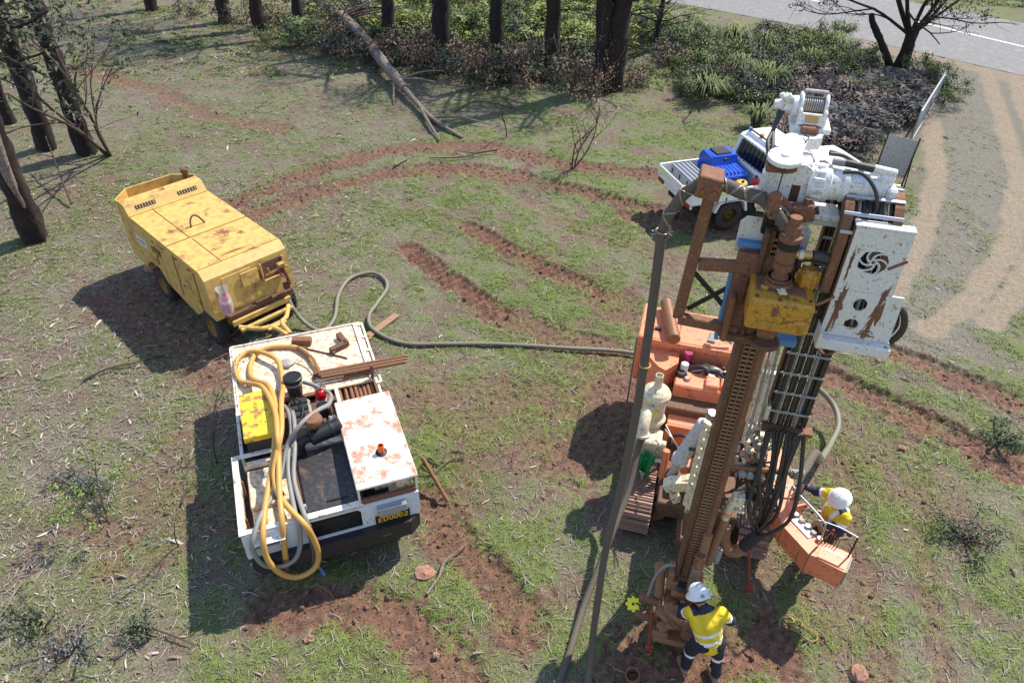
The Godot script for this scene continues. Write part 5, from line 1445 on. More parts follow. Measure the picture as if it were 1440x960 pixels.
func ute() -> void:
	var o := thing("flatbed_ute", "white flatbed ute with yellow reflective tape along its tray, behind the drill mast", "ute", V(4.05, 0, -17.25), -72)
	# tray
	var tr := bx(o, "tray_floor", "dull_grey", V(0, 0.86, -0.98), V(1.8, 0.05, 1.95), 0.008)
	for s in [-0.9, 0.9]:
		var sd := bx(o, "tray_side", "ute_white", V(s, 1.02, -0.98), V(0.035, 0.3, 1.96), 0.008)
		bx(sd, "reflective_tape", "tape_yellow", V(s + 0.02 * signf(s), 1.07, -0.98), V(0.004, 0.055, 1.7), 0.001)
		bx(sd, "top_rail", "ute_white", V(s, 1.175, -0.98), V(0.055, 0.03, 1.96), 0.006)
		for k in 3: bx(sd, "latch", "black", V(s + 0.022 * signf(s), 0.93, -0.35 - k * 0.62), V(0.01, 0.1, 0.035), 0.003)
	var tg := bx(o, "tailgate", "ute_white", V(0, 1.02, 0.0), V(1.8, 0.3, 0.035), 0.008)
	for s in [-0.55, 0.55]: bx(tg, "reflective_tape", "tape_yellow", V(s, 1.07, 0.02), V(0.5, 0.055, 0.004), 0.001)
	for s in [-0.7, 0.7]:
		bx(o, "tail_lamp", "tail_red", V(s, 0.8, 0.0), V(0.3, 0.09, 0.06), 0.01)
	bx(o, "rear_bar", "ute_white", V(0, 0.8, -0.03), V(1.78, 0.1, 0.06), 0.01)
	bx(o, "headboard", "ute_white", V(0, 1.3, -1.97), V(1.78, 0.1, 0.05), 0.01)
	# cab: outline from the side with the glass set in
	var cab := [V2(-2.05, 0.62), V2(-2.05, 1.3), V2(-2.22, 1.84), V2(-2.45, 1.9), V2(-3.05, 1.9), V2(-3.25, 1.83), V2(-3.72, 1.22), V2(-5.3, 1.14), V2(-5.62, 0.98), V2(-5.68, 0.55), V2(-5.1, 0.5), V2(-5.03, 0.78), V2(-4.8, 0.92), V2(-4.5, 0.92), V2(-4.29, 0.78), V2(-4.2, 0.5), V2(-2.1, 0.48)]
	pr(o, "cab_body", "ute_white", cab, 1.62, Transform3D(Basis(V(0, 0, 1), V(0, 1, 0), V(-1, 0, 0)), V(0.81, 0, 0)))
	bx(o, "roof", "ute_white", V(0, 1.89, -2.72), V(1.44, 0.07, 0.86), 0.03)
	var rw := bx(o, "rear_window", "glass_dark", V(0, 1.55, -2.118), V(1.3, 0.42, 0.02), 0.004, V(-17.5, 0, 0))
	for k in 9: bx(rw, "guard_bar", "ute_white" if k in [0, 8] else "black", V(-0.68 + k * 0.17, 1.57, -2.085), V(0.018, 0.54, 0.018), 0.003, V(-17.5, 0, 0))
	bx(rw, "guard_bar", "ute_white", V(0, 1.83, -2.16), V(1.5, 0.035, 0.05), 0.01)
	bx(o, "windscreen", "glass_dark", V(0, 1.54, -3.508), V(1.34, 0.02, 0.66), 0.004, V(-53.3, 0, 0))
	for s in [-1.0, 1.0]:
		pr(o, "side_window", "glass_dark", [V2(-2.3, 1.32), V2(-2.38, 1.78), V2(-3.08, 1.8), V2(-3.45, 1.32)], 0.02, Transform3D(Basis(V(0, 0, 1), V(0, 1, 0), V(-1, 0, 0)), V(0.81 * s + 0.013, 0, 0)))
		var dr := bx(o, "door", "ute_white", V(0.813 * s, 0.95, -2.78), V(0.02, 0.66, 1.1), 0.006)
		bx(dr, "handle", "black", V(0.828 * s, 1.15, -2.4), V(0.02, 0.03, 0.14), 0.006)
		bx(dr, "mirror", "black", V(0.98 * s, 1.38, -3.4), V(0.2, 0.16, 0.09), 0.02)
		bx(o, "side_step", "black", V(0.84 * s, 0.42, -2.8), V(0.14, 0.05, 1.4), 0.012)
		pr(o, "wheel_flare", "ute_white", [V2(-5.15, 0.55), V2(-5.05, 0.82), V2(-4.81, 0.98), V2(-4.49, 0.98), V2(-4.25, 0.82), V2(-4.15, 0.55), V2(-4.21, 0.55), V2(-4.31, 0.78), V2(-4.51, 0.92), V2(-4.79, 0.92), V2(-5.01, 0.78), V2(-5.09, 0.55)], 0.09 * s, Transform3D(Basis(V(0, 0, 1), V(0, 1, 0), V(-1, 0, 0)), V(0.89 * s, 0, 0)))
		pr(o, "rear_guard", "ute_white", [V2(-0.72, 0.55), V2(-0.8, 0.8), V2(-0.95, 0.86), V2(-1.45, 0.86), V2(-1.6, 0.8), V2(-1.68, 0.5), V2(-1.62, 0.5), V2(-1.54, 0.76), V2(-1.42, 0.81), V2(-0.98, 0.81), V2(-0.86, 0.76), V2(-0.78, 0.55)], 0.26 * s, Transform3D(Basis(V(0, 0, 1), V(0, 1, 0), V(-1, 0, 0)), V(0.88 * s, 0, 0)))
		bx(o, "mud_flap", "black", V(0.74 * s, 0.42, -0.7), V(0.26, 0.3, 0.015), 0.003)
		bx(o, "headlight", "white_paint", V(0.62 * s, 0.85, -5.65), V(0.32, 0.16, 0.06), 0.02)
		for z in [-1.2, -4.65]:
			wheel(o, V(0.74 * s, 0.38, z), V(s, 0, 0), 0.385, 0.25, "brass_hub")
	bx(o, "bonnet_crease", "ute_white", V(0, 1.185, -4.6), V(1.0, 0.03, 1.3), 0.012, V(-2.9, 0, 0))
	bx(o, "bonnet_scoop", "black", V(0.3, 1.22, -4.2), V(0.3, 0.06, 0.2), 0.02)
	bx(o, "bull_bar", "galv", V(0, 0.7, -5.76), V(1.5, 0.16, 0.08), 0.02)
	bx(o, "chassis", "black", V(0, 0.6, -1.9), V(0.9, 0.18, 3.6), 0.02)
	var bc := lt(o, "beacon", "amber", [Vector2(0.06, 0), Vector2(0.06, 0.07), Vector2(0.04, 0.1), Vector2(0, 0.1)], V(-0.2, 1.92, -2.42))
	tb(bc, "roof_bar", "black", [V(-0.66, 1.98, -2.36), V(0.6, 1.98, -2.36)], 0.022, 6, 1)
	for s in [-0.66, 0.6]: bx(bc, "work_lamp", "blue_steel", V(s, 1.98, -2.36), V(0.1, 0.09, 0.08), 0.015)
	tb(o, "aerial", "black", [V(0.7, 1.2, -3.7), V(0.72, 1.8, -3.62), V(0.74, 2.1, -3.6)], [0.008, 0.006, 0.003], 5)
	# load on the tray
	var t0 := o.transform
	var bt := thing("blue_tank_unit", "bright blue plastic tank unit with a black lid on the ute's tray", "tank", t0 * V(-0.22, 0.885, -1.45), -72)
	pr(bt, "tank", "blue_plastic", [V2(-0.6, 0), V2(0.6, 0), V2(0.6, 0.34), V2(0.5, 0.42), V2(0.08, 0.44), V2(0.0, 0.64), V2(-0.46, 0.66), V2(-0.6, 0.5)], 0.74, Transform3D(Basis.IDENTITY, V(0, 0, -0.37)))
	bx(bt, "lid", "black", V(-0.24, 0.68, 0), V(0.4, 0.05, 0.44), 0.02)
	bx(bt, "hatch_rim", "blue_plastic", V(-0.23, 0.64, 0), V(0.52, 0.05, 0.66), 0.02)
	for k in 6: bx(bt, "rib", "blue_plastic", V(0.33, 0.43, -0.27 + k * 0.11), V(0.44, 0.03, 0.05), 0.01, V(0, 0, -2))
	for k in 4: bx(bt, "side_rib", "blue_plastic", V(-0.45 + k * 0.3, 0.2, 0.375), V(0.12, 0.34, 0.03), 0.01)
	bx(bt, "catch", "black", V(0.05, 0.56, 0.0), V(0.03, 0.06, 0.08), 0.006, V(0, 0, 20))
	var tbx := thing("toolbox", "long grey ribbed toolbox lying across the ute's tray", "toolbox", t0 * V(-0.16, 0.885, -0.5), -72)
	bx(tbx, "body", "grey_plastic", V(0, 0.17, 0), V(1.1, 0.34, 0.6), 0.02)
	for k in 5: bx(tbx, "lid_rib", "grey_plastic", V(0, 0.35, -0.24 + k * 0.12), V(1.08, 0.03, 0.06), 0.01)
	for k in 3: bx(tbx, "catch", "black", V(-0.4 + k * 0.4, 0.25, 0.31), V(0.05, 0.12, 0.02), 0.004)
	var jg := thing("jerry_can", "small yellow drum on the ute's tray behind the cab", "drum", t0 * V(0.58, 0.885, -1.55), -72)
	lt(jg, "body", "yellow_lid", [Vector2(0, 0), Vector2(0.15, 0), Vector2(0.16, 0.02), Vector2(0.16, 0.26), Vector2(0.12, 0.3), Vector2(0, 0.3)], Vector3.ZERO)
	lt(jg, "cap", "black", [Vector2(0.04, 0.3), Vector2(0.04, 0.34), Vector2(0, 0.34)], V(0.05, 0, 0))
	var fe := thing("fire_extinguisher", "red fire extinguisher standing against the ute's rear window guard", "fire extinguisher", t0 * V(0.74, 0.885, -1.83), -72)
	lt(fe, "cylinder", "red_ext", [Vector2(0, 0), Vector2(0.075, 0), Vector2(0.08, 0.02), Vector2(0.08, 0.36), Vector2(0.03, 0.42), Vector2(0, 0.42)], Vector3.ZERO)
	lt(fe, "valve", "black", [Vector2(0.03, 0.42), Vector2(0.03, 0.49), Vector2(0, 0.5)], Vector3.ZERO)
	var crt := thing("crate", "low grey crate on the ute's tray, beside the tank and nearest the rig", "crate", t0 * V(0.62, 0.885, -0.85), -72)
	bx(crt, "body", "grey_plastic", V(0, 0.12, 0), V(0.36, 0.22, 0.5), 0.015)
	bx(crt, "rim", "black", V(0, 0.235, 0), V(0.38, 0.03, 0.52), 0.008)

func drill_rig() -> void:
	var o := thing("drill_rig", "orange tracked drill rig with a tall brown mast and yellow rotation head", "drill rig", V(2.35, 0, -5.7), -14)
	var t0 := o.transform
	# ---- tracks: every shoe is a piece
	var shoe := MB.new()
	shoe.box(V(0, 0.012, 0), V(0.45, 0.024, 0.1), 0.004)
	shoe.box(V(0, 0.035, -0.03), V(0.45, 0.03, 0.02), 0.006)
	shoe.box(V(0, 0.03, 0.03), V(0.45, 0.02, 0.014), 0.005)
	var shoe_mesh := shoe.mesh(M["track_steel"])
	for x in [-0.76, 0.99]:
		var tf := bx(o, "track", "dark_rust", V(x, 0.3, -2.6), V(0.3, 0.3, 2.0), 0.03)
		for z in [-1.56, -3.66]: cy(tf, "idler", "dark_rust", V(x - 0.12, 0.3, z), V(x + 0.12, 0.3, z), 0.23, -1, 22, 0.02)
		for k in 5: cy(tf, "roller", "dark_rust", V(x - 0.15, 0.12, -1.95 - k * 0.33), V(x + 0.15, 0.12, -1.95 - k * 0.33), 0.07, -1, 12, 0.01)
		var R := 0.25
		var per := 2.0 * 2.1 + TAU * R
		var n := 52
		for i in n:
			var s := per * i / n
			var p: Vector3
			var a := 0.0
			if s < 2.1: p = V(x, 0.3 + R, -1.56 - s)
			elif s < 2.1 + PI * R:
				a = (s - 2.1) / R
				p = V(x, 0.3 + R * cos(a), -3.66 - R * sin(a))
			elif s < 4.2 + PI * R:
				a = PI
				p = V(x, 0.3 - R, -3.66 + (s - 2.1 - PI * R))
			else:
				a = PI + (s - 4.2 - PI * R) / R
				p = V(x, 0.3 + R * cos(a), -1.56 - R * sin(a))
			var sh := MeshInstance3D.new()
			sh.mesh = shoe_mesh
			sh.transform = Transform3D(Basis(V(1, 0, 0), -a), p)
			named(sh, "track_shoe", tf)
	# ---- chassis and engine bay
	bx(o, "chassis", "dark_rust", V(0.12, 0.55, -2.75), V(1.2, 0.3, 2.5), 0.02)
	bx(o, "cross_member", "dark_rust", V(0.12, 0.45, -1.9), V(1.3, 0.2, 0.22), 0.02)
	bx(o, "cross_member", "dark_rust", V(0.12, 0.4, -1.3), V(0.5, 0.25, 0.5), 0.03)
	bx(o, "engine_bay", "dark_rust", V(0.15, 0.95, -3.4), V(1.5, 0.8, 0.95), 0.02)
	# rear hood with its raised edge
	var hd := bx(o, "rear_hood", "orange_paint", V(-0.08, 1.3, -4.4), V(2.1, 1.2, 0.95), 0.03)
	bx(hd, "hood_edge", "orange_paint", V(-1.17, 1.45, -4.4), V(0.1, 0.95, 1.0), 0.02)
	bx(hd, "hood_seam", "dark_rust", V(-0.55, 1.902, -4.4), V(0.012, 0.006, 0.9), 0.001)
	bx(hd, "hood_seam", "dark_rust", V(0.35, 1.902, -4.4), V(0.012, 0.006, 0.9), 0.001)
	bx(hd, "front_lip", "orange_paint", V(-0.08, 1.86, -3.9), V(2.08, 0.1, 0.05), 0.01)
	bx(hd, "side_stripe", "worn_steel", V(-1.235, 1.1, -3.95), V(0.03, 1.5, 0.06), 0.008)
	bx(hd, "bracket", "black", V(-0.92, 1.92, -4.2), V(0.1, 0.04, 0.06), 0.006)
	for k in 5: bx(hd, "louvre", "dark_rust", V(0.98, 1.2 + k * 0.09, -4.4), V(0.02, 0.05, 0.6), 0.004)
	bx(hd, "access_door", "orange_paint", V(0.55, 1.25, -3.915), V(0.7, 0.8, 0.02), 0.008)
	cy(o, "silencer", "rod_steel", V(-0.86, 2.03, -4.85), V(-0.63, 2.03, -3.82), 0.105, -1, 20, 0.012)
	cy(o, "silencer_mount", "dark_rust", V(-0.65, 1.85, -4.0), V(-0.65, 1.95, -4.0), 0.05)
	# side cabinet with the cut corner
	pr(o, "side_cabinet", "orange_paint", [V2(-1.03, -3.92), V2(-0.5, -3.92), V2(-0.5, -3.62), V2(-0.68, -3.38), V2(-0.8, -3.44), V2(-1.03, -3.72)], 0.95, Transform3D(Basis(V(1, 0, 0), V(0, 0, 1), V(0, -1, 0)), V(0, 1.72, 0)))
	# oil tank with its humps, sloping hood below it
	var tk := bx(o, "oil_tank", "orange_paint", V(-0.08, 1.38, -3.42), V(0.86, 0.42, 0.4), 0.025)
	bx(tk, "tank_hump", "orange_paint", V(0.08, 1.62, -3.38), V(0.22, 0.1, 0.26), 0.02)
	bx(tk, "tank_hump", "orange_paint", V(0.28, 1.61, -3.4), V(0.14, 0.1, 0.24), 0.02)
	lt(tk, "filler_cap", "worn_steel", [Vector2(0.055, 0), Vector2(0.055, 0.03), Vector2(0.04, 0.045), Vector2(0, 0.045)], V(-0.32, 1.59, -3.4))
	bx(tk, "filler_neck", "cream_paint", V(0.06, 1.64, -3.52), V(0.12, 0.06, 0.1), 0.01)
	bx(o, "sloping_cover", "orange_paint", V(-0.1, 1.2, -3.0), V(0.84, 0.05, 0.5), 0.012, V(14, 0, 0))
	bx(o, "cover_rail", "worn_steel", V(-0.1, 1.3, -3.2), V(0.74, 0.03, 0.03), 0.006)
	bx(o, "front_cover", "orange_paint", V(-0.1, 0.98, -2.72), V(0.86, 0.4, 0.05), 0.012)
	# engine fittings on top
	cy(o, "fluid_bottle", "purple", V(-0.36, 1.62, -3.8), V(-0.36, 1.84, -3.8), 0.075, -1, 16, 0.01)
	cy(o, "oil_filter", "white_paint", V(-0.39, 1.58, -3.62), V(-0.39, 1.74, -3.62), 0.065, -1, 14, 0.012)
	lt(o, "pump", "black", [Vector2(0, 0), Vector2(0.1, 0), Vector2(0.1, 0.1), Vector2(0.06, 0.14), Vector2(0, 0.14)], V(-0.42, 1.5, -3.5))
	var fl := tb(o, "flood_lamp", "dull_grey", [V(0.3, 1.98, -4.05), V(0.16, 2.05, -4.06), V(0.02, 2.04, -4.04)], 0.03, 8)
	pr(fl, "lamp_head", "dull_grey", [V2(-0.1, -0.06), V2(0.02, -0.1), V2(0.06, 0.05), V2(-0.02, 0.1)], 0.09, Transform3D(Basis.from_euler(V(-1.1, 0.3, 0)), V(-0.03, 2.0, -4.05)))
	for i in 12:
		var a := V(-0.3 + rng.randf() * 0.8, 1.55 + rng.randf() * 0.1, -3.85 + rng.randf() * 0.25)
		var b := V(-0.3 + rng.randf() * 0.8, 1.5 + rng.randf() * 0.1, -3.75 + rng.randf() * 0.3)
		tb(o, "engine_hose", ["hose_black", "rust", "hose_black", "worn_steel"][i % 4], [a, (a + b) * 0.5 + V(0, 0.12, 0), b], 0.018 + 0.008 * (i % 3), 7)
	for i in 3: tb(o, "engine_hose", "hose_black", [V(-0.3 + i * 0.04, 1.62, -3.66 - i * 0.03), V(0.0, 1.7, -3.62 - i * 0.04), V(0.22, 1.62, -3.5 - i * 0.03), V(0.35, 1.45, -3.3)], 0.024, 8)
	for i in 6: bx(o, "engine_part", ["rust", "cream_paint", "dark_rust"][i % 3], V(0.0 + 0.09 * i, 1.6, -3.8 + 0.04 * (i % 3)), V(0.07, 0.1, 0.07), 0.012, V(0, i * 17, 0))
	bx(o, "side_plate", "white_paint", V(0.95, 1.75, -3.75), V(0.5, 0.04, 0.1), 0.008)
	bx(o, "warning_board", "blue_steel", V(0.72, 1.7, -3.6), V(0.2, 0.24, 0.03), 0.005, V(-30, 0, 0))
	# ---- dust cyclone
	var cy1 := lt(o, "cyclone", "cream_paint", [Vector2(0.0, 1.3), Vector2(0.2, 1.3), Vector2(0.215, 1.33), Vector2(0.2, 1.36), Vector2(0.175, 1.38), Vector2(0.175, 1.78), Vector2(0.225, 1.8), Vector2(0.225, 1.84), Vector2(0.19, 1.9), Vector2(0.12, 1.96), Vector2(0, 1.97)], V(-0.77, 0.05, -2.6), Vector3.UP, 28)
	lt(cy1, "outlet_stub", "cream_paint", [Vector2(0.075, 1.95), Vector2(0.06, 2.0), Vector2(0.06, 2.2), Vector2(0.052, 2.2), Vector2(0.052, 2.0), Vector2(0, 2.0)], V(-0.77, 0.05, -2.6), Vector3.UP, 18)
	lt(cy1, "lower_cone", "cream_paint", [Vector2(0.07, 0.78), Vector2(0.09, 0.9), Vector2(0.19, 1.3)], V(-0.77, 0.05, -2.6), Vector3.UP, 22)
	tb(cy1, "inlet_elbow", "cream_paint", [V(-0.82, 1.68, -2.45), V(-0.86, 1.7, -2.3), V(-0.87, 1.6, -2.15), V(-0.87, 1.42, -2.08)], 0.085, 14)
	lt(cy1, "elbow_flange", "cream_paint", [Vector2(0.06, -0.02), Vector2(0.115, -0.02), Vector2(0.115, 0.02), Vector2(0.06, 0.02)], V(-0.87, 1.46, -2.09), V(0, 1, -0.2), 18)
	bx(cy1, "paint_splash", "bright_yellow", V(-0.74, 1.62, -2.42), V(0.08, 0.1, 0.02), 0.006)
	var cf := bx(o, "cyclone_frame", "cream_paint", V(-0.77, 1.12, -2.3), V(0.42, 0.3, 0.34), 0.02)
	bx(cf, "frame_ear", "cream_paint", V(-0.53, 1.1, -2.2), V(0.08, 0.34, 0.1), 0.012)
	bx(cf, "frame_ear", "cream_paint", V(-0.98, 1.08, -2.2), V(0.06, 0.3, 0.1), 0.012)
	bx(cf, "frame_bar", "cream_paint", V(-0.75, 1.0, -2.06), V(0.5, 0.05, 0.06), 0.01)
	bx(cf, "frame_post", "cream_paint", V(-0.72, 0.8, -2.5), V(0.12, 0.5, 0.12), 0.012)
	# ---- cylinders and slide arms
	var oc := cy(o, "jack_cylinder", "orange_paint", V(-0.47, 0.72, -2.0), V(-0.47, 1.2, -2.12), 0.06, -1, 16, 0.01)
	cy(oc, "jack_rod", "chrome", V(-0.47, 0.4, -1.94), V(-0.47, 0.74, -2.0), 0.035, -1, 12)
	bx(oc, "jack_foot", "rust", V(-0.46, 0.38, -1.9), V(0.12, 0.2, 0.12), 0.02)
	pr(o, "deflector_plate", "rust", [V2(-0.5, 0.6), V2(-0.28, 0.5), V2(-0.34, 0.25), V2(-0.5, 0.15)], 0.03, Transform3D(Basis.IDENTITY, V(0, 0, -1.6)))
	var gc := cy(o, "slide_cylinder", "grey_paint", V(-0.17, 3.3, -0.62), V(-0.36, 2.7, -0.56), 0.095, -1, 22, 0.015)
	cy(gc, "gland", "grey_paint", V(-0.355, 2.72, -0.565), V(-0.375, 2.62, -0.555), 0.108, -1, 22, 0.012)
	cy(gc, "piston_rod", "dull_grey", V(-0.37, 2.64, -0.56), V(-0.45, 2.38, -0.5), 0.048, -1, 16)
	cy(gc, "clevis", "worn_steel", V(-0.14, 3.36, -0.66), V(-0.12, 3.46, -0.64), 0.06, -1, 14, 0.01)
	tb(gc, "feed_pipe", "hose_black", [V(-0.3, 2.95, -0.48), V(-0.2, 2.98, -0.46), V(-0.12, 3.1, -0.42)], 0.02, 8)
	var la := pr(o, "link_arm", "cream_paint", [V2(-0.5, 2.36), V2(-0.42, 2.44), V2(-0.1, 2.56), V2(-0.08, 2.42), V2(-0.36, 2.3), V2(-0.44, 2.27)], 0.14, Transform3D(Basis.IDENTITY, V(-0.02, 0.03, -0.44)))
	var ca: Array = []
	for i in 13: ca.append(V2(-0.1 - 0.32 * sin(PI * 0.62 * i / 12.0 + 0.35), 2.28 + 0.32 * cos(PI * 0.62 * i / 12.0 + 0.35)))
	for i in 13: ca.append(V2(-0.1 - 0.22 * sin(PI * 0.62 * (12 - i) / 12.0 + 0.35), 2.28 + 0.22 * cos(PI * 0.62 * (12 - i) / 12.0 + 0.35)))
	pr(la, "curved_arm", "cream_paint", ca, 0.1, Transform3D(Basis.IDENTITY, V(0, 0, -0.44)))
	for q in [V(-0.45, 2.36, -0.36), V(-0.37, 2.32, -0.36), V(-0.3, 2.38, -0.36)]: cy(la, "pin", "rust", q, q + V(0, 0, 0.05), 0.03, -1, 12, 0.006)
	for i in 2:
		tb(o, "cable", "worn_steel", [V(-0.55, 1.5, -2.35 + i * 0.1), V(-0.4, 1.45, -2.1), V(-0.22, 1.5 + i * 0.1, -1.7)], 0.012, 6)
	# running gear seen under the mast
	for i in 5:
		var p := V(-0.3 + 0.13 * i, 0.95 + 0.12 * (i % 2), -2.3 + 0.16 * (i % 3))
		cy(o, "pump_body", "orange_paint", p, p + V(0.02, 0.02, 0.26), 0.07 + 0.02 * (i % 2), -1, 16, 0.015)
		bx(o, "pump_block", "orange_paint", p + V(0.05, -0.1, 0.05), V(0.14, 0.14, 0.14), 0.02)
	tb(o, "black_hose", "hose_black", [V(-0.4, 0.9, -2.5), V(-0.44, 1.15, -2.45), V(-0.25, 1.3, -2.4), V(0.0, 1.22, -2.3)], 0.03, 8)
	bx(o, "mast_pivot", "dark_rust", V(0.02, 1.2, -1.3), V(0.26, 0.4, 1.2), 0.03)
	bx(o, "mast_pivot", "orange_paint", V(0.05, 2.1, -0.8), V(0.26, 1.5, 0.24), 0.03, V(18, 0, 0))
	# ---- mast
	mast(o)
	head(o)
	crown(o)
	hose_tower(o)
	foot(o)
	console(o)

func mast(o: Node3D) -> void:
	var m := bx(o, "mast", "dark_rust", V(-0.035, 3.83, 0.0), V(0.24, 5.0, 0.22), 0.012)
	bx(m, "left_flange", "dark_rust", V(-0.135, 3.83, 0.15), V(0.05, 5.0, 0.09), 0.012)
	bx(m, "left_track", "worn_bronze", V(-0.098, 3.83, 0.125), V(0.024, 5.0, 0.05), 0.006)
	bx(m, "right_flange", "rust", V(0.085, 3.83, 0.145), V(0.075, 5.0, 0.09), 0.02)
	bx(m, "rack_back", "black", V(-0.02, 3.83, 0.112), V(0.13, 5.0, 0.006), 0)
	var rk := MB.new()
	for i in 88:
		var y := 1.36 + i * 0.0563
		rk.box(V(-0.02, y, 0.135), V(0.125, 0.03, 0.035), 0.006)
	tag(put(m, "feed_rack", rk, "rack_steel"), "", "", "", "stuff")
	for s in [-0.08, 0.04, -0.02]: bx(m, "rack_rail", "rack_steel", V(s, 3.83, 0.14), V(0.012, 5.0, 0.04), 0.003)
	cy(m, "guide_tube", "mud_steel", V(0.09, 1.35, 0.2), V(0.085, 2.3, 0.2), 0.055, -1, 14, 0.008)
	# slide frame on the left
	var sf := MB.new()
	var hl: Array = []
	for i in 9:
		var c := V2(0.0, 2.5 + i * 0.15)
		var h: Array = []
		for k in 8: h.append(c + V2(0.02 * cos(TAU * k / 8), 0.02 * sin(TAU * k / 8)))
		hl.append(h)
	sf.prism(holed([V2(-0.06, 2.36), V2(0.06, 2.36), V2(0.06, 3.78), V2(-0.06, 3.78)], hl), 0.03, Transform3D(Basis(V(0.75, 0, 0.66), V(0, 1, 0), V(-0.66, 0, 0.75)), V(-0.19, 0, -0.1)))
	put(o, "slide_frame", sf, "cream_paint")
	bx(o, "slide_plate", "cream_paint", V(-0.18, 2.5, -0.14), V(0.06, 0.5, 0.12), 0.012)
	# pipes behind the mast, right side
	for i in 4:
		tb(o, "hydraulic_pipe", "cream_paint" if i % 2 == 0 else "dull_grey", [V(0.17 + i * 0.045, 5.05, -0.16 - i * 0.05), V(0.2 + i * 0.045, 4.4, -0.18 - i * 0.05), V(0.22 + i * 0.05, 3.5, -0.2 - i * 0.05)], 0.017, 8, 3)
	# feed cylinder low on the right
	var fc := cy(o, "rod_cylinder", "mud_steel", V(0.2, 1.62, 0.0), V(0.25, 2.4, 0.0), 0.06, -1, 16, 0.01)
	cy(fc, "cylinder_head", "cream_paint", V(0.25, 2.4, 0.0), V(0.27, 2.75, 0.0), 0.05, -1, 14, 0.01)
	cy(fc, "cylinder_band", "orange_paint", V(0.253, 2.5, 0.0), V(0.257, 2.55, 0.0), 0.056, -1, 14, 0.005)
	bx(fc, "valve_block", "cream_paint", V(0.33, 2.75, -0.02), V(0.14, 0.16, 0.12), 0.015)
	bx(fc, "valve_block", "cream_paint", V(0.36, 2.62, 0.0), V(0.14, 0.03, 0.12), 0.008)
	cy(fc, "lower_clamp", "mud_steel", V(0.19, 1.52, 0.0), V(0.2, 1.66, 0.0), 0.075, -1, 16, 0.01)
	cy(fc, "lower_pin", "dull_grey", V(0.3, 1.5, -0.05), V(0.3, 1.75, -0.05), 0.05, -1, 14, 0.01)
	# valve cluster right of the mast
	for i in 14:
		var p := V(0.3 + 0.07 * (i % 4), 3.2 + 0.13 * (i / 4) + 0.03 * (i % 3), -0.32 - 0.05 * (i % 3))
		bx(o, "valve_block", "cream_paint" if i % 3 else "worn_steel", p, V(0.075, 0.07, 0.09), 0.012)
		cy(o, "fitting", "worn_steel" if i % 2 else "cream_paint", p, p + V(0.02, -0.06, 0.1), 0.018, -1, 8, 0.003)
	for i in 3: cy(o, "hydraulic_motor", "dull_grey", V(0.3 + i * 0.09, 3.05, -0.3), V(0.32 + i * 0.09, 3.05, -0.12), 0.05, -1, 14, 0.01)
	# bundle of hoses coming off the tower, down into the sleeve
	var g := RandomNumberGenerator.new()
	g.seed = 5
	for i in 11:
		var x := 0.44 + 0.036 * i
		var q := V(0.66 + g.randf() * 0.1, 2.0 - g.randf() * 0.1, -0.2 - g.randf() * 0.1)
		tb(o, "hydraulic_hose", "hose_black", [V(x, 3.75, -0.28 + g.randf() * 0.08), V(x + 0.03 + g.randfn() * 0.03, 3.2, -0.2 + g.randf() * 0.1), V(x * 0.6 + 0.32 + g.randfn() * 0.05, 2.6, -0.14 + g.randf() * 0.12), q, V(0.62, 1.75, -0.2)], 0.017 + 0.007 * g.randf(), 8)
	tb(o, "hydraulic_hose", "hose_black", [V(0.84, 3.7, -0.28), V(0.94, 3.1, -0.15), V(0.96, 2.6, -0.05), V(0.84, 2.25, -0.08), V(0.7, 2.0, -0.16)], 0.024, 8)
	tb(o, "hose_sleeve", "rubber", [V(0.73, 2.03, -0.2), V(0.66, 1.86, -0.2), V(0.6, 1.7, -0.2)], [0.075, 0.085, 0.08], 14, 10, 0.05)
	tb(o, "hose_elbow", "mud_steel", [V(0.6, 1.72, -0.2), V(0.54, 1.6, -0.2), V(0.44, 1.58, -0.22), V(0.36, 1.7, -0.25), V(0.34, 1.9, -0.3)], 0.085, 14, 6, 0.05)
	for i in 26:
		var a := V(0.24 + g.randf() * 0.42, 2.4 + g.randf() * 1.1, -0.25 - g.randf() * 0.5)
		var b := V(0.24 + g.randf() * 0.5, 2.1 + g.randf() * 0.8, -0.3 - g.randf() * 0.6)
		tb(o, "hydraulic_hose", "hose_black" if i % 5 else "hose_grey", [a, a.lerp(b, 0.4) + V(g.randfn() * 0.12, 0.1 + g.randf() * 0.15, 0.1), b + V(0.1, -0.05, 0.05), b + V(g.randfn() * 0.1, -0.3, -0.1)], 0.014 + 0.006 * g.randf(), 6)
	for i in 3:
		var rr := 0.1 + 0.02 * i
		var c := V(0.48, 2.52 + 0.02 * i, -0.3)
		var lp: Array = []
		for k in 9: lp.append(c + V(rr * cos(k * 0.62 - 0.6), rr * 0.8 * sin(k * 0.62 - 0.6), 0.02 * k))
		tb(o, "hydraulic_hose", "hose_black", lp, 0.018, 7)
	for i in 8: tb(o, "hydraulic_hose", "hose_black", [V(0.5 + 0.04 * i, 1.9, -0.35), V(0.55 + 0.05 * i, 1.6, -0.9), V(0.6 + 0.03 * i, 1.25, -1.6), V(0.55, 1.1, -2.2 - 0.1 * i)], 0.02, 7)
	# pole across, that takes the air hose
	var pp := tb(o, "air_pipe", "rod_steel", [V(0.14, 3.08, -0.2), V(0.5, 3.12, -0.2), V(0.9, 3.19, -0.2)], 0.036, 12, 2)
	cy(pp, "pipe_end", "dull_grey", V(0.82, 3.175, -0.2), V(0.93, 3.195, -0.2), 0.042, -1, 14, 0.006)

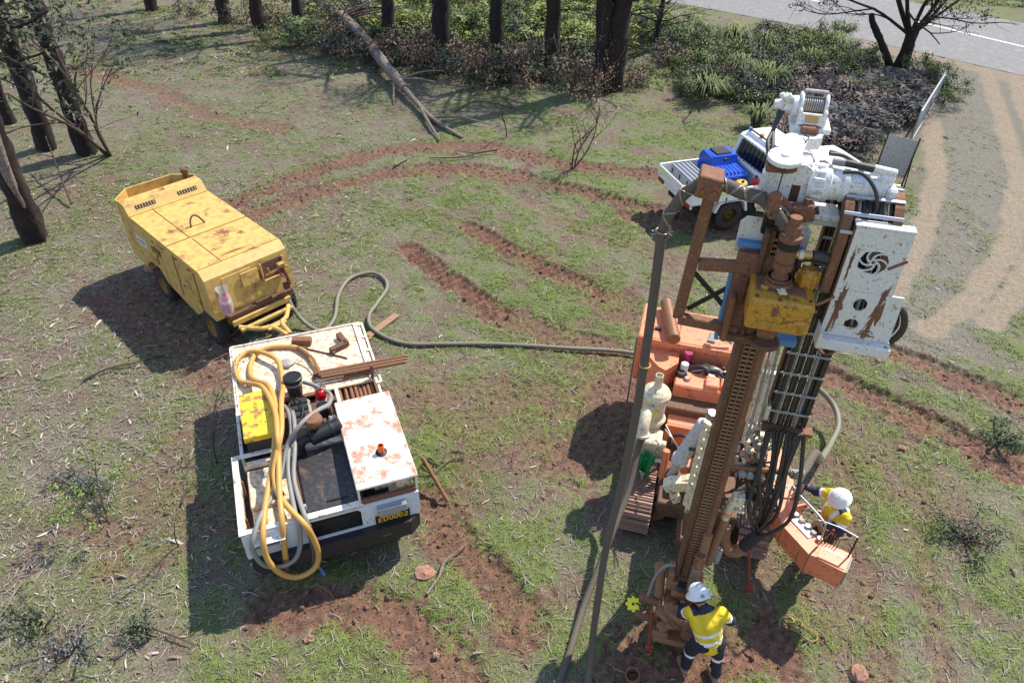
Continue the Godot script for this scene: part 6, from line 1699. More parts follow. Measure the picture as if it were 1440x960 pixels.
func head(o: Node3D) -> void:
	# carriage behind the gearbox
	var cp := bx(o, "head_carriage", "rust", V(-0.08, 5.62, 0.12), V(0.52, 0.95, 0.1), 0.015)
	bx(cp, "carriage_foot", "dark_rust", V(-0.08, 5.2, 0.14), V(0.5, 0.1, 0.16), 0.015)
	bx(cp, "carriage_foot", "blue_steel", V(0.2, 5.2, 0.1), V(0.34, 0.09, 0.12), 0.015)
	bx(cp, "blue_strip", "blue_steel", V(-0.355, 5.5, 0.1), V(0.035, 0.8, 0.1), 0.008)
	bx(cp, "blue_strip", "blue_steel", V(-0.08, 6.14, 0.06), V(0.56, 0.05, 0.08), 0.01)
	pr(cp, "white_plate", "plate_grey", [V2(-0.37, 6.02), V2(0.23, 6.02), V2(0.23, 6.3), V2(0.18, 6.37), V2(-0.32, 6.37), V2(-0.37, 6.31)], 0.03, Transform3D(Basis.IDENTITY, V(0, 0, -0.02)))
	bx(cp, "slot_plate", "dark_rust", V(-0.24, 5.72, 0.19), V(0.08, 0.3, 0.03), 0.012)
	bx(cp, "gusset", "rust", V(-0.3, 5.45, 0.22), V(0.05, 0.5, 0.16), 0.01)
	# gearbox
	var gb := bx(o, "gearbox", "yellow_head", V(0.075, 5.76, 0.36), V(0.53, 0.32, 0.46), 0.025)
	for q in [[V(-0.1, 5.7, 0.592), V(0.12, 5.69, 0.6)], [V(0.12, 5.69, 0.6), V(0.2, 5.74, 0.6)], [V(0.2, 5.74, 0.6), V(0.31, 5.76, 0.595)]]:
		cy(gb, "locking_bar", "yellow_head", q[0], q[1], 0.016 if q[0].x < 0.1 else 0.024, -1, 8, 0.003)
	bx(gb, "nameplate", "rust", V(0.03, 5.82, 0.592), V(0.05, 0.09, 0.006), 0.001)
	lt(gb, "cap", "yellow_head", [Vector2(0.035, 0), Vector2(0.035, 0.025), Vector2(0.02, 0.035), Vector2(0, 0.035)], V(-0.08, 5.92, 0.4))
	for q in [V(-0.14, 5.92, 0.2), V(0.3, 5.92, 0.5), V(0.05, 5.92, 0.54), V(-0.14, 5.92, 0.54)]: lt(gb, "bolt", "dark_rust", [Vector2(0.016, 0), Vector2(0.016, 0.015), Vector2(0, 0.015)], q, Vector3.UP, 6)
	bx(gb, "rust_stain_plate", "rust", V(0.06, 5.922, 0.3), V(0.42, 0.006, 0.28), 0.002)
	# water swivel above
	var sw := lt(o, "swivel", "rust", [Vector2(0.12, 0), Vector2(0.125, 0.02), Vector2(0.11, 0.045), Vector2(0.075, 0.05), Vector2(0.072, 0.1), Vector2(0.058, 0.11), Vector2(0.058, 0.16), Vector2(0.085, 0.17), Vector2(0.085, 0.22), Vector2(0.07, 0.23), Vector2(0.085, 0.25), Vector2(0.085, 0.44), Vector2(0.095, 0.45), Vector2(0.095, 0.49), Vector2(0.07, 0.5), Vector2(0.066, 0.58), Vector2(0.05, 0.6), Vector2(0.05, 0.66), Vector2(0, 0.66)], V(0.03, 5.92, 0.3), Vector3.UP, 24)
	lt(sw, "seal_ring", "dark_rust", [Vector2(0.1, 0.0), Vector2(0.108, 0.02), Vector2(0.1, 0.04)], V(0.03, 5.965, 0.3), Vector3.UP, 24)
	lt(sw, "oil_stain_band", "black", [Vector2(0.087, 0.0), Vector2(0.087, 0.09)], V(0.03, 6.29, 0.3), Vector3.UP, 24)
	bx(sw, "tab", "cream_paint", V(0.06, 5.95, 0.46), V(0.07, 0.012, 0.08), 0.003, V(8, 20, 0))
	cy(sw, "side_fitting", "brass", V(0.1, 6.24, 0.3), V(0.24, 6.245, 0.29), 0.036, -1, 12, 0.006)
	cy(sw, "side_nut", "cream_paint", V(0.13, 6.24, 0.3), V(0.17, 6.242, 0.3), 0.045, -1, 6, 0.006)
	tb(sw, "side_hose", "hose_black", [V(0.24, 6.245, 0.29), V(0.36, 6.22, 0.26), V(0.48, 6.1, 0.1), V(0.52, 5.9, -0.05)], 0.045, 12)
	# hydraulic motor
	var mo := lt(o, "drive_motor", "yellow_head", [Vector2(0.0, 0), Vector2(0.08, 0), Vector2(0.085, 0.02), Vector2(0.085, 0.13), Vector2(0.07, 0.15), Vector2(0.05, 0.17), Vector2(0, 0.17)], V(0.27, 5.92, 0.24), Vector3.UP, 16)
	for k in 6: bx(mo, "rib", "yellow_head", V(0.27 + 0.085 * cos(k * 1.05), 6.0, 0.24 + 0.085 * sin(k * 1.05)), V(0.03, 0.14, 0.03), 0.006, V(0, -k * 60, 0))
	tb(mo, "spiral_hose", "hose_black", [V(0.2, 6.0, 0.2), V(0.17, 6.1, 0.18), V(0.26, 6.13, 0.16), V(0.42, 6.1, 0.12), V(0.55, 6.05, 0.0)], 0.026, 10, 12, 0.25)
	tb(mo, "grey_pipe", "dull_grey", [V(0.34, 6.02, 0.14), V(0.5, 6.0, 0.1), V(0.62, 5.98, 0.0)], 0.04, 10, 2)
	tb(mo, "drain_pipe", "rod_steel", [V(0.28, 5.9, 0.45), V(0.36, 5.88, 0.46), V(0.48, 5.9, 0.36), V(0.55, 5.85, 0.2)], 0.014, 8)
	# chuck under the gearbox
	var ck := lt(o, "chuck", "dark_rust", [Vector2(0.07, 0.28), Vector2(0.07, 0.2), Vector2(0.055, 0.18), Vector2(0.055, 0.06), Vector2(0.075, 0.05), Vector2(0.13, 0.03), Vector2(0.145, 0.01), Vector2(0.145, -0.01), Vector2(0.11, -0.03), Vector2(0, -0.03)], V(0.05, 5.3, 0.32), Vector3.UP, 28)
	bx(ck, "jaw", "rust", V(0.04, 5.47, 0.36), V(0.16, 0.12, 0.16), 0.02)
	# ---- boom frame that carries the sample hose
	var bm := bx(o, "boom_post", "rust", V(-0.71, 5.99, 0.12), V(0.1, 1.42, 0.1), 0.01, V(0, 0, -3))
	bx(bm, "boom_arm", "rust", V(-0.44, 5.93, 0.14), V(0.44, 0.1, 0.09), 0.01, V(0, 0, 6))
	bx(bm, "boom_arm", "rust", V(-0.46, 5.27, 0.14), V(0.56, 0.1, 0.1), 0.01, V(0, 0, -2))
	bx(bm, "brace", "black", V(-0.45, 5.58, 0.12), V(0.62, 0.045, 0.025), 0.005, V(0, 0, -44))
	bx(bm, "brace", "black", V(-0.45, 5.58, 0.09), V(0.62, 0.045, 0.025), 0.005, V(0, 0, 44))
	var sd := bx(bm, "hose_saddle", "rust", V(-0.7, 6.76, 0.16), V(0.2, 0.1, 0.25), 0.01, V(0, 0, -8))
	bx(sd, "saddle_cheek", "rust", V(-0.7, 6.7, 0.285), V(0.21, 0.16, 0.02), 0.005, V(0, 0, -8))
	for s in [-0.05, 0.05]: cy(sd, "saddle_bolt", "rod_steel", V(-0.7 + s, 6.69, 0.29), V(-0.7 + s, 6.69, 0.31), 0.02, -1, 8, 0.003)

func crown(o: Node3D) -> void:
	var hb := MB.new()
	hb.prism(holed([V2(-0.27, 6.46), V2(0.1, 6.46), V2(0.1, 6.88), V2(0.04, 6.92), V2(-0.22, 6.92), V2(-0.27, 6.86)], [[V2(-0.04, 6.58), V2(0.035, 6.58), V2(0.035, 6.74), V2(-0.04, 6.74)]]), 0.02, Transform3D(Basis.IDENTITY, V(0, 0, 0.03)))
	var h := put(o, "crown_box", hb, "white_paint")
	bx(h, "box_body", "white_paint", V(-0.085, 6.69, -0.1), V(0.36, 0.44, 0.2), 0.015)
	bx(h, "box_inside", "dark_rust", V(0.0, 6.66, 0.012), V(0.09, 0.18, 0.02), 0)
	bx(h, "box_side", "white_paint", V(-0.26, 6.66, 0.02), V(0.06, 0.36, 0.1), 0.02)
	for q in [[-0.2, 6.86], [0.06, 6.86], [-0.2, 6.52], [0.06, 6.52], [-0.1, 6.88], [-0.1, 6.5]]: cy(h, "bolt", "white_paint", V(q[0], q[1], 0.05), V(q[0], q[1], 0.062), 0.012, -1, 6, 0.002)
	bx(h, "base_flange", "white_paint", V(0.1, 6.48, -0.06), V(0.62, 0.06, 0.24), 0.012)
	bx(h, "lower_bar", "plate_grey", V(0.24, 6.42, -0.02), V(0.4, 0.06, 0.1), 0.012)
	# gear case lying to the right
	var gp := [Vector2(0, -0.02), Vector2(0.15, -0.02), Vector2(0.15, 0.03), Vector2(0.13, 0.05), Vector2(0.145, 0.09), Vector2(0.155, 0.1), Vector2(0.155, 0.15), Vector2(0.135, 0.165), Vector2(0.128, 0.25), Vector2(0.14, 0.26), Vector2(0.14, 0.3), Vector2(0.115, 0.315), Vector2(0.11, 0.4), Vector2(0.12, 0.41), Vector2(0.12, 0.45), Vector2(0.095, 0.47), Vector2(0.09, 0.58), Vector2(0.075, 0.62), Vector2(0, 0.62)]
	var gs := lt(o, "crown_gearcase", "white_paint", gp, V(0.1, 6.74, -0.06), V(1, 0.02, 0), 28)
	for k in 12:
		var a := TAU * k / 12
		var d := V(0, cos(a), sin(a))
		bx(gs, "case_rib", "white_paint", V(0.16, 6.74, -0.06) + d * 0.145, V(0.1, 0.03, 0.04), 0.008, V(rad_to_deg(a), 0, 0))
		if k % 2 == 0: bx(gs, "case_rib", "white_paint", V(0.46, 6.745, -0.06) + d * 0.115, V(0.12, 0.025, 0.03), 0.008, V(rad_to_deg(a), 0, 0))
	bx(gs, "port_block", "white_paint", V(0.68, 6.84, -0.05), V(0.12, 0.1, 0.1), 0.02)
	bx(gs, "port_block", "white_paint", V(0.74, 6.74, 0.0), V(0.08, 0.13, 0.12), 0.02)
	cy(gs, "port_pipe", "white_paint", V(0.74, 6.9, -0.05), V(0.56, 6.92, -0.05), 0.035, -1, 14, 0.006)
	tb(gs, "port_hose", "hose_black", [V(0.58, 6.915, -0.05), V(0.4, 6.93, -0.06), V(0.28, 6.93, -0.08)], 0.03, 10, 3)
	cy(gs, "hose_end", "dull_grey", V(0.34, 6.93, -0.07), V(0.24, 6.93, -0.08), 0.032, -1, 10, 0.004)
	tb(gs, "loop_hose", "hose_black", [V(0.32, 6.9, 0.05), V(0.46, 6.92, 0.08), V(0.58, 6.82, 0.12), V(0.64, 6.68, 0.12), V(0.66, 6.55, 0.1)], 0.016, 8)
	for i in 4: tb(gs, "wire", "tail_red" if i == 1 else "hose_black", [V(0.12 + i * 0.02, 6.58, 0.08), V(0.16 + i * 0.02, 6.54, 0.12), V(0.2, 6.6, 0.1)], 0.006, 5)
	for i in 2: tb(gs, "feed_hose", "hose_black", [V(0.24, 6.9, -0.3 - i * 0.05), V(0.38, 6.88, -0.32), V(0.52, 6.8, -0.25 - i * 0.05), V(0.56, 6.64, -0.2)], 0.018, 8)
	# jib arm with sheave at the front and winch at the back
	var arm := pr(o, "jib_arm", "white_paint", [V2(-0.24, 0.14), V2(-0.08, 0.14), V2(0.02, -0.3), V2(0.15, -0.36), V2(0.19, -0.52), V2(-0.06, -0.62), V2(-0.12, -0.4), V2(-0.14, -0.36)], 0.1, Transform3D(Basis(V(1, 0, 0), V(0, 0, 1), V(0, -1, 0)), V(0, 7.0, 0)))
	bx(arm, "arm_weld_plate", "white_paint", V(-0.08, 7.005, -0.14), V(0.18, 0.02, 0.4), 0.005, V(0, -11, 0))
	tb(arm, "arm_cable", "hose_black", [V(0.0, 7.03, -0.3), V(0.03, 7.05, -0.22), V(0.0, 7.03, -0.16)], 0.006, 5)
	var shv := MB.new()
	shv.lathe([Vector2(0, -0.02), Vector2(0.135, -0.02), Vector2(0.14, -0.01), Vector2(0.14, 0.01), Vector2(0.135, 0.02), Vector2(0.04, 0.025), Vector2(0.03, 0.04), Vector2(0, 0.04)], V(-0.16, 7.0, 0.14), V(0.0, 1, 0.12), 30)
	var sv := put(arm, "sheave_cheek", shv, "white_paint")
	lt(sv, "sheave", "rust", [Vector2(0.09, -0.075), Vector2(0.128, -0.08), Vector2(0.1, -0.06), Vector2(0.128, -0.035)], V(-0.16, 7.01, 0.14), V(0, 1, 0.12), 26)
	bx(arm, "sheave_bracket", "rust", V(-0.24, 6.92, 0.14), V(0.1, 0.06, 0.14), 0.01)
	var wn := lt(o, "winch", "galv", [Vector2(0, 0), Vector2(0.075, 0), Vector2(0.075, 0.17), Vector2(0, 0.17)], V(-0.03, 7.15, -0.66), V(1, 0.0, 0.0), 20)
	var coil := MB.new()
	for i in 9: coil.ring(V(-0.02 + i * 0.0185, 7.15, -0.66), V(1, 0, 0.03), 0.082, 0.0095, 20, 6)
	put(wn, "wire_coil", coil, "worn_steel")
	for x in [-0.05, 0.155]:
		lt(wn, "drum_flange", "white_paint", [Vector2(0, -0.015), Vector2(0.115, -0.015), Vector2(0.125, 0), Vector2(0.115, 0.015), Vector2(0, 0.015)], V(x, 7.15, -0.66), V(1, 0, 0), 26)
		bx(wn, "winch_cheek", "white_paint", V(x, 7.08, -0.6), V(0.035, 0.2, 0.24), 0.015)
	bx(wn, "winch_front", "white_paint", V(0.05, 7.1, -0.5), V(0.2, 0.1, 0.03), 0.008, V(-20, 0, 0))
	bx(wn, "winch_plate", "brass", V(0.05, 7.11, -0.482), V(0.11, 0.06, 0.006), 0.001, V(-20, 0, 0))
	bx(wn, "winch_top_bar", "dull_grey", V(0.06, 7.28, -0.68), V(0.2, 0.025, 0.05), 0.008)
	bx(wn, "winch_base", "white_paint", V(0.06, 7.01, -0.62), V(0.34, 0.05, 0.3), 0.01)
	bx(wn, "rope_guide", "rust", V(0.05, 7.03, -0.44), V(0.14, 0.06, 0.08), 0.01)
	var wm := lt(wn, "winch_motor", "white_paint", [Vector2(0, 0), Vector2(0.09, 0), Vector2(0.09, 0.05), Vector2(0.065, 0.06), Vector2(0.065, 0.13), Vector2(0.05, 0.15), Vector2(0.04, 0.2), Vector2(0, 0.2)], V(-0.07, 7.15, -0.64), V(-1, 0, 0.05), 18)
	for i in 6: cy(wm, "port_fitting", "white_paint", V(-0.13 - 0.03 * (i % 3), 7.2 + 0.03 * (i / 3), -0.62 + 0.03 * (i % 2)), V(-0.17 - 0.03 * (i % 3), 7.26, -0.6 + 0.05 * (i % 2)), 0.02, -1, 8, 0.004)
	for i in 2: tb(wm, "motor_hose", "hose_black", [V(-0.18 - i * 0.03, 7.12, -0.6), V(-0.24, 7.0, -0.45), V(-0.24 - i * 0.04, 6.95, -0.25), V(-0.24, 6.85, -0.1)], 0.018, 8)
	# wire with the hook block
	var hw := tb(o, "winch_wire", "hose_black", [V(-0.16, 6.98, 0.27), V(-0.165, 6.8, 0.28), V(-0.165, 6.7, 0.28)], 0.006, 6, 1)
	lt(hw, "hook_weight", "rust", [Vector2(0, 0), Vector2(0.03, 0.0), Vector2(0.055, 0.02), Vector2(0.058, 0.12), Vector2(0.045, 0.15), Vector2(0.015, 0.17), Vector2(0, 0.17)], V(-0.17, 6.6, 0.28), Vector3.UP, 16)
	tb(hw, "hook", "rust", [V(-0.17, 6.62, 0.28), V(-0.19, 6.56, 0.28), V(-0.16, 6.53, 0.28), V(-0.14, 6.57, 0.28)], 0.014, 7)
	# rod elevators hanging beside it
	var el := bx(o, "rod_elevator", "rust", V(0.09, 6.56, 0.16), V(0.18, 0.16, 0.1), 0.015, V(10, 0, 14))
	bx(el, "elevator_arm", "rust", V(-0.03, 6.6, 0.18), V(0.05, 0.2, 0.05), 0.01, V(0, 0, 50))
	bx(el, "elevator_arm", "rust", V(-0.12, 6.52, 0.16), V(0.16, 0.09, 0.08), 0.015, V(0, 0, -20))
	cy(el, "elevator_pin", "dark_rust", V(0.1, 6.64, 0.16), V(0.1, 6.69, 0.16), 0.03, -1, 10, 0.004)
	bx(o, "mast_top_post", "black", V(-0.14, 6.38, 0.0), V(0.1, 0.26, 0.12), 0.012)

func hose_tower(o: Node3D) -> void:
	# two curved side plates joined by rungs, hoses inside
	var w0 := 0.4
	var w1 := 0.84
	var out: Array = []
	var inn: Array = []
	out.append(V2(-0.42, 3.75)); inn.append(V2(-0.33, 3.75))
	for i in 11:
		var a := PI - PI * i / 10.0
		out.append(V2(-0.07 + 0.35 * cos(a), 6.42 + 0.33 * sin(a)))
		inn.append(V2(-0.07 + 0.25 * cos(a), 6.42 + 0.24 * sin(a)))
	out.append(V2(0.28, 5.9)); inn.append(V2(0.18, 5.9))
	inn.reverse()
	var t := thing_part(o, "hose_tower")
	for k in 2:
		var x: float = [w0, w1][k]
		pr(t, "side_plate", "dark_rust", out + inn, 0.014, Transform3D(Basis(V(0, 0, 1), V(0, 1, 0), V(-1, 0, 0)), V(x, 0, 0)))
		var fm := MB.new()
		out.reverse(); out.reverse()
		for i in out.size() - 1:
			var a: Vector2 = out[i]
			var b: Vector2 = out[i + 1]
			var c := (a + b) * 0.5
			fm.box(V(x + (0.03 if k == 0 else -0.03), c.y, c.x), V(0.075, a.distance_to(b) + 0.008, 0.012), 0.002, V(rad_to_deg(atan2(b.x - a.x, b.y - a.y)), 0, 0))
		put(t, "side_flange", fm, "rust")
	for i in 9: bx(t, "rung", "dull_grey", V((w0 + w1) / 2, 3.95 + i * 0.27, -0.31), V(w1 - w0, 0.026, 0.02), 0.004)
	for i in 7:
		var a := PI - PI * (i + 0.5) / 7.0
		bx(t, "rung", "galv", V((w0 + w1) / 2, 6.42 + 0.335 * sin(a), -0.07 + 0.355 * cos(a)), V(w1 - w0 + 0.02, 0.03, 0.02), 0.004, V(-rad_to_deg(a), 0, 0))
	for i in 10:
		var x := w0 + 0.035 + i * 0.041
		var p: Array = [V(x, 3.6, -0.36), V(x, 4.6, -0.36 + 0.02 * (i % 2)), V(x, 5.6, -0.37), V(x, 6.42, -0.36)]
		for k in 6:
			var a := PI - PI * (k + 1) / 7.0
			p.append(V(x, 6.42 + (0.28 - 0.03 * (i % 2)) * sin(a), -0.07 + 0.29 * cos(a)))
		p.append(V(x, 6.4, 0.2)); p.append(V(x + 0.02, 5.9, 0.2)); p.append(V(x + 0.03, 5.55, 0.18))
		tb(t, "tower_hose", "hose_black" if i % 5 != 2 else "hose_grey", p, 0.016 + 0.006 * (i % 2), 8, 4)
	bx(t, "bottom_bracket", "rust", V(0.66, 3.7, -0.34), V(0.54, 0.05, 0.14), 0.008)
	bx(t, "bottom_plate", "cream_paint", V(0.4, 3.9, -0.36), V(0.05, 0.2, 0.16), 0.012)
	# white guard plate with the swirl cut into it
	var hx: Array = []
	for k in 9: hx.append(V2(0.715 + (0.118 + 0.01 * (k % 2)) * cos(TAU * k / 9.0 + 0.2), 6.27 + (0.108 + 0.01 * (k % 2)) * sin(TAU * k / 9.0 + 0.2)))
	var h2: Array = []
	var h3: Array = []
	for k in 8:
		h2.append(V2(0.735 + 0.058 * cos(TAU * k / 8 + 0.39), 5.85 + 0.068 * sin(TAU * k / 8 + 0.39)))
		h3.append(V2(0.72 + 0.062 * cos(TAU * k / 8 + 0.39), 5.64 + 0.06 * sin(TAU * k / 8 + 0.39)))
	var gm := MB.new()
	gm.prism(holed([V2(0.5, 6.57), V2(0.94, 6.57), V2(0.955, 5.98), V2(0.5, 5.98)], [hx]), 0.016, Transform3D(Basis.IDENTITY, V(0, 0, 0.3)))
	gm.prism(holed([V2(0.5, 5.978), V2(1.05, 5.978), V2(1.06, 5.75), V2(0.495, 5.75)], [h2]), 0.018, Transform3D(Basis.IDENTITY, V(0, 0, 0.302)))
	gm.prism(holed([V2(0.495, 5.75), V2(1.06, 5.75), V2(1.07, 5.5), V2(0.49, 5.5)], [h3]), 0.018, Transform3D(Basis.IDENTITY, V(0, 0, 0.302)))
	var gp := put(o, "guard_plate", gm, "plate_grey")
	var sw := MB.new()
	for k in 6:
		var a0 := TAU * k / 6.0
		var arc: Array = []
		for i in 7:
			var f := i / 6.0
			arc.append(V(0.715 + (0.026 + 0.1 * f) * cos(a0 - f * 1.35), 6.27 + (0.026 + 0.094 * f) * sin(a0 - f * 1.35), 0.308))
		sw.tube(arc, [0.01, 0.009, 0.007], 6, 2)
	sw.ring(V(0.715, 6.27, 0.308), V(0, 0, 1), 0.024, 0.009, 16, 6)
	put(gp, "swirl_emblem", sw, "plate_grey")
	bx(gp, "bottom_tray", "plate_grey", V(0.78, 5.44, 0.33), V(0.62, 0.11, 0.16), 0.015)
	bx(gp, "tray_rim", "plate_grey", V(0.48, 5.5, 0.36), V(0.03, 0.16, 0.2), 0.008)
	bx(gp, "under_bracket", "rust", V(0.76, 5.37, 0.26), V(0.52, 0.05, 0.18), 0.01)
	bx(gp, "top_fold", "plate_grey", V(0.72, 6.58, 0.26), V(0.46, 0.02, 0.11), 0.004)
	bx(gp, "side_fold", "rust", V(0.5, 6.05, 0.28), V(0.02, 0.98, 0.06), 0.004)
	bx(gp, "strap", "rust", V(0.9, 6.28, 0.32), V(0.16, 0.025, 0.008), 0.002, V(0, 0, 38))
	for s in [[0.56, 5.75, 0.46], [0.87, 5.78, 0.5]]: bx(gp, "rust_rail", "rust", V(s[0], s[1], 0.32), V(0.022, s[2], 0.012), 0.003, V(0, 0, -5))
	for i in 10: cy(gp, "bolt", "dark_rust", V(0.55 + 0.36 * (i % 2), 5.58 + 0.09 * (i / 2), 0.315), V(0.55 + 0.36 * (i % 2), 5.58 + 0.09 * (i / 2), 0.324), 0.009, -1, 6, 0.002)
	blob(gp, "rust_streak", "rust", Transform3D(Basis.IDENTITY, V(0.57, 5.78, 0.3205)), 0.026, 0.2, 31)
	blob(gp, "rust_streak", "rust", Transform3D(Basis.from_euler(V(0, 0, -0.1)), V(0.88, 5.82, 0.3206)), 0.035, 0.2, 37)
	blob(gp, "rust_streak", "rust", Transform3D(Basis.IDENTITY, V(0.84, 5.56, 0.3207)), 0.05, 0.04, 33)
	blob(gp, "rust_streak", "dark_rust", Transform3D(Basis.IDENTITY, V(0.545, 6.2, 0.3165)), 0.012, 0.16, 34)
	bx(gp, "back_box", "dark_rust", V(0.72, 5.72, 0.12), V(0.42, 0.44, 0.12), 0.02)
	tb(gp, "ribbed_hose", "hose_black", [V(1.02, 5.86, 0.24), V(1.12, 5.78, 0.24), V(1.17, 5.6, 0.22), V(1.12, 5.44, 0.2), V(1.02, 5.38, 0.18)], 0.032, 10, 12, 0.2)
	tb(gp, "ribbed_hose", "hose_black", [V(1.0, 5.82, 0.18), V(1.08, 5.74, 0.18), V(1.12, 5.6, 0.17), V(1.08, 5.47, 0.15), V(1.0, 5.4, 0.14)], 0.026, 10, 12, 0.2)
	tb(gp, "drain_pipe", "rust", [V(0.66, 5.35, 0.26), V(0.68, 5.27, 0.26), V(0.62, 5.22, 0.25), V(0.55, 5.24, 0.2)], 0.012, 7)

func thing_part(par: Node3D, called: String) -> Node3D:
	var n := Node3D.new()
	named(n, called, par)
	return n

func foot(o: Node3D) -> void:
	# breakout table at the foot of the mast
	var f := bx(o, "foot_table", "mud_steel", V(-0.02, 1.2, 0.1), V(0.44, 0.14, 0.3), 0.02)
	bx(f, "foot_leg", "mud_steel", V(-0.2, 1.24, 0.12), V(0.08, 0.34, 0.22), 0.015)
	bx(f, "foot_block", "black_dust", V(-0.02, 1.25, 0.25), V(0.2, 0.05, 0.14), 0.02)
	bx(f, "foot_pin", "mud_steel", V(-0.02, 1.12, 0.26), V(0.3, 0.1, 0.12), 0.02)
	bx(f, "foot_web", "mud_steel", V(-0.05, 0.9, 0.05), V(0.34, 0.6, 0.18), 0.03)
	lt(f, "rod_ring", "mud_steel", [Vector2(0.14, -0.1), Vector2(0.26, -0.1), Vector2(0.27, -0.06), Vector2(0.27, 0.06), Vector2(0.25, 0.09), Vector2(0.15, 0.09), Vector2(0.14, 0.06), Vector2(0.14, -0.1)], V(0.05, 0.84, 0.28), Vector3.UP, 26)
	bx(f, "base_plate", "mud_steel", V(0.02, 0.3, 0.26), V(0.62, 0.1, 0.5), 0.03)
	bx(f, "base_step", "mud_steel", V(-0.2, 0.38, 0.32), V(0.24, 0.14, 0.34), 0.03)
	bx(f, "base_step", "mud_steel", V(0.2, 0.44, 0.36), V(0.24, 0.16, 0.2), 0.03, V(0, -20, 0))
	bx(f, "base_leg", "mud_steel", V(-0.06, 0.16, 0.1), V(0.4, 0.32, 0.34), 0.03)
	bx(f, "base_leg", "mud_steel", V(0.12, 0.55, 0.12), V(0.3, 0.5, 0.2), 0.03)
	cy(f, "clamp_cylinder", "rust", V(-0.54, 0.8, 0.22), V(-0.26, 0.78, 0.26), 0.062, -1, 18, 0.01)
	cy(f, "clamp_cylinder", "rust", V(-0.56, 0.5, 0.3), V(-0.28, 0.5, 0.32), 0.062, -1, 18, 0.01)
	bx(f, "clamp_plate", "mud_steel", V(-0.27, 0.66, 0.27), V(0.06, 0.42, 0.16), 0.02)
	bx(f, "clamp_bar", "dark_rust", V(-0.44, 0.65, 0.24), V(0.03, 0.3, 0.05), 0.006)
	cy(f, "tong_cylinder", "mud_steel", V(-0.36, 1.34, 0.06), V(-0.3, 0.86, 0.2), 0.07, -1, 16, 0.015)
	tb(f, "tong_hose", "hose_grey", [V(-0.18, 1.46, 0.12), V(-0.3, 1.42, 0.14), V(-0.4, 1.15, 0.16), V(-0.44, 0.8, 0.24)], 0.022, 8)
	tb(f, "hose", "hose_black", [V(-0.42, 1.0, 0.1), V(-0.5, 0.9, 0.0), V(-0.58, 0.7, -0.1)], 0.016, 7)
	for q in [[-0.12, 0.9, 0.36, 24], [-0.2, 0.78, 0.4, -30], [-0.06, 0.7, 0.45, 10], [-0.16, 0.6, 0.44, 40], [0.0, 0.95, 0.2, 0]]:
		bx(f, "tong_jaw", "mud_steel", V(q[0], q[1], q[2]), V(0.2, 0.12, 0.14), 0.025, V(15, q[3], q[3] * 0.5))
	lt(f, "jaw_ring", "rust", [Vector2(0.05, -0.06), Vector2(0.1, -0.06), Vector2(0.11, 0), Vector2(0.1, 0.06), Vector2(0.05, 0.06)], V(-0.02, 0.8, 0.46), V(0.2, 1, 0.2), 18)
	cy(f, "pivot_pin", "dark_rust", V(-0.08, 0.88, 0.34), V(-0.1, 1.02, 0.32), 0.035, -1, 10, 0.006)
	# rod standing in the clamp
	var rd := cy(o, "drill_string", "rod_steel", V(0.06, 0.3, 0.3), V(0.055, 1.98, 0.28), 0.062, -1, 20, 0.006)
	cy(rd, "polished_band", "worn_steel", V(0.056, 1.3, 0.289), V(0.0555, 1.75, 0.283), 0.0635, -1, 20, 0.002)
	# yellow toothed wheel
	var wp := PackedVector2Array()
	for k in 32:
		var rr := 0.105 if k % 4 < 2 else 0.08
		wp.append(V2(rr * cos(TAU * k / 32), rr * sin(TAU * k / 32)))
	var hole: Array = []
	for k in 10: hole.append(V2(0.022 * cos(TAU * k / 10), 0.022 * sin(TAU * k / 10)))
	var wm := MB.new()
	wm.prism(holed(Array(wp), [hole]), 0.03, Transform3D(Basis.from_euler(V(-1.1, 0.1, 0)), V(-0.6, 0.56, 0.22)))
	tag(put(f, "toothed_wheel", wm, "bright_yellow"), "bright yellow toothed wheel", "")
	cy(f, "wheel_spindle", "dark_rust", V(-0.59, 0.58, 0.2), V(-0.5, 0.6, 0.24), 0.014, -1, 8)

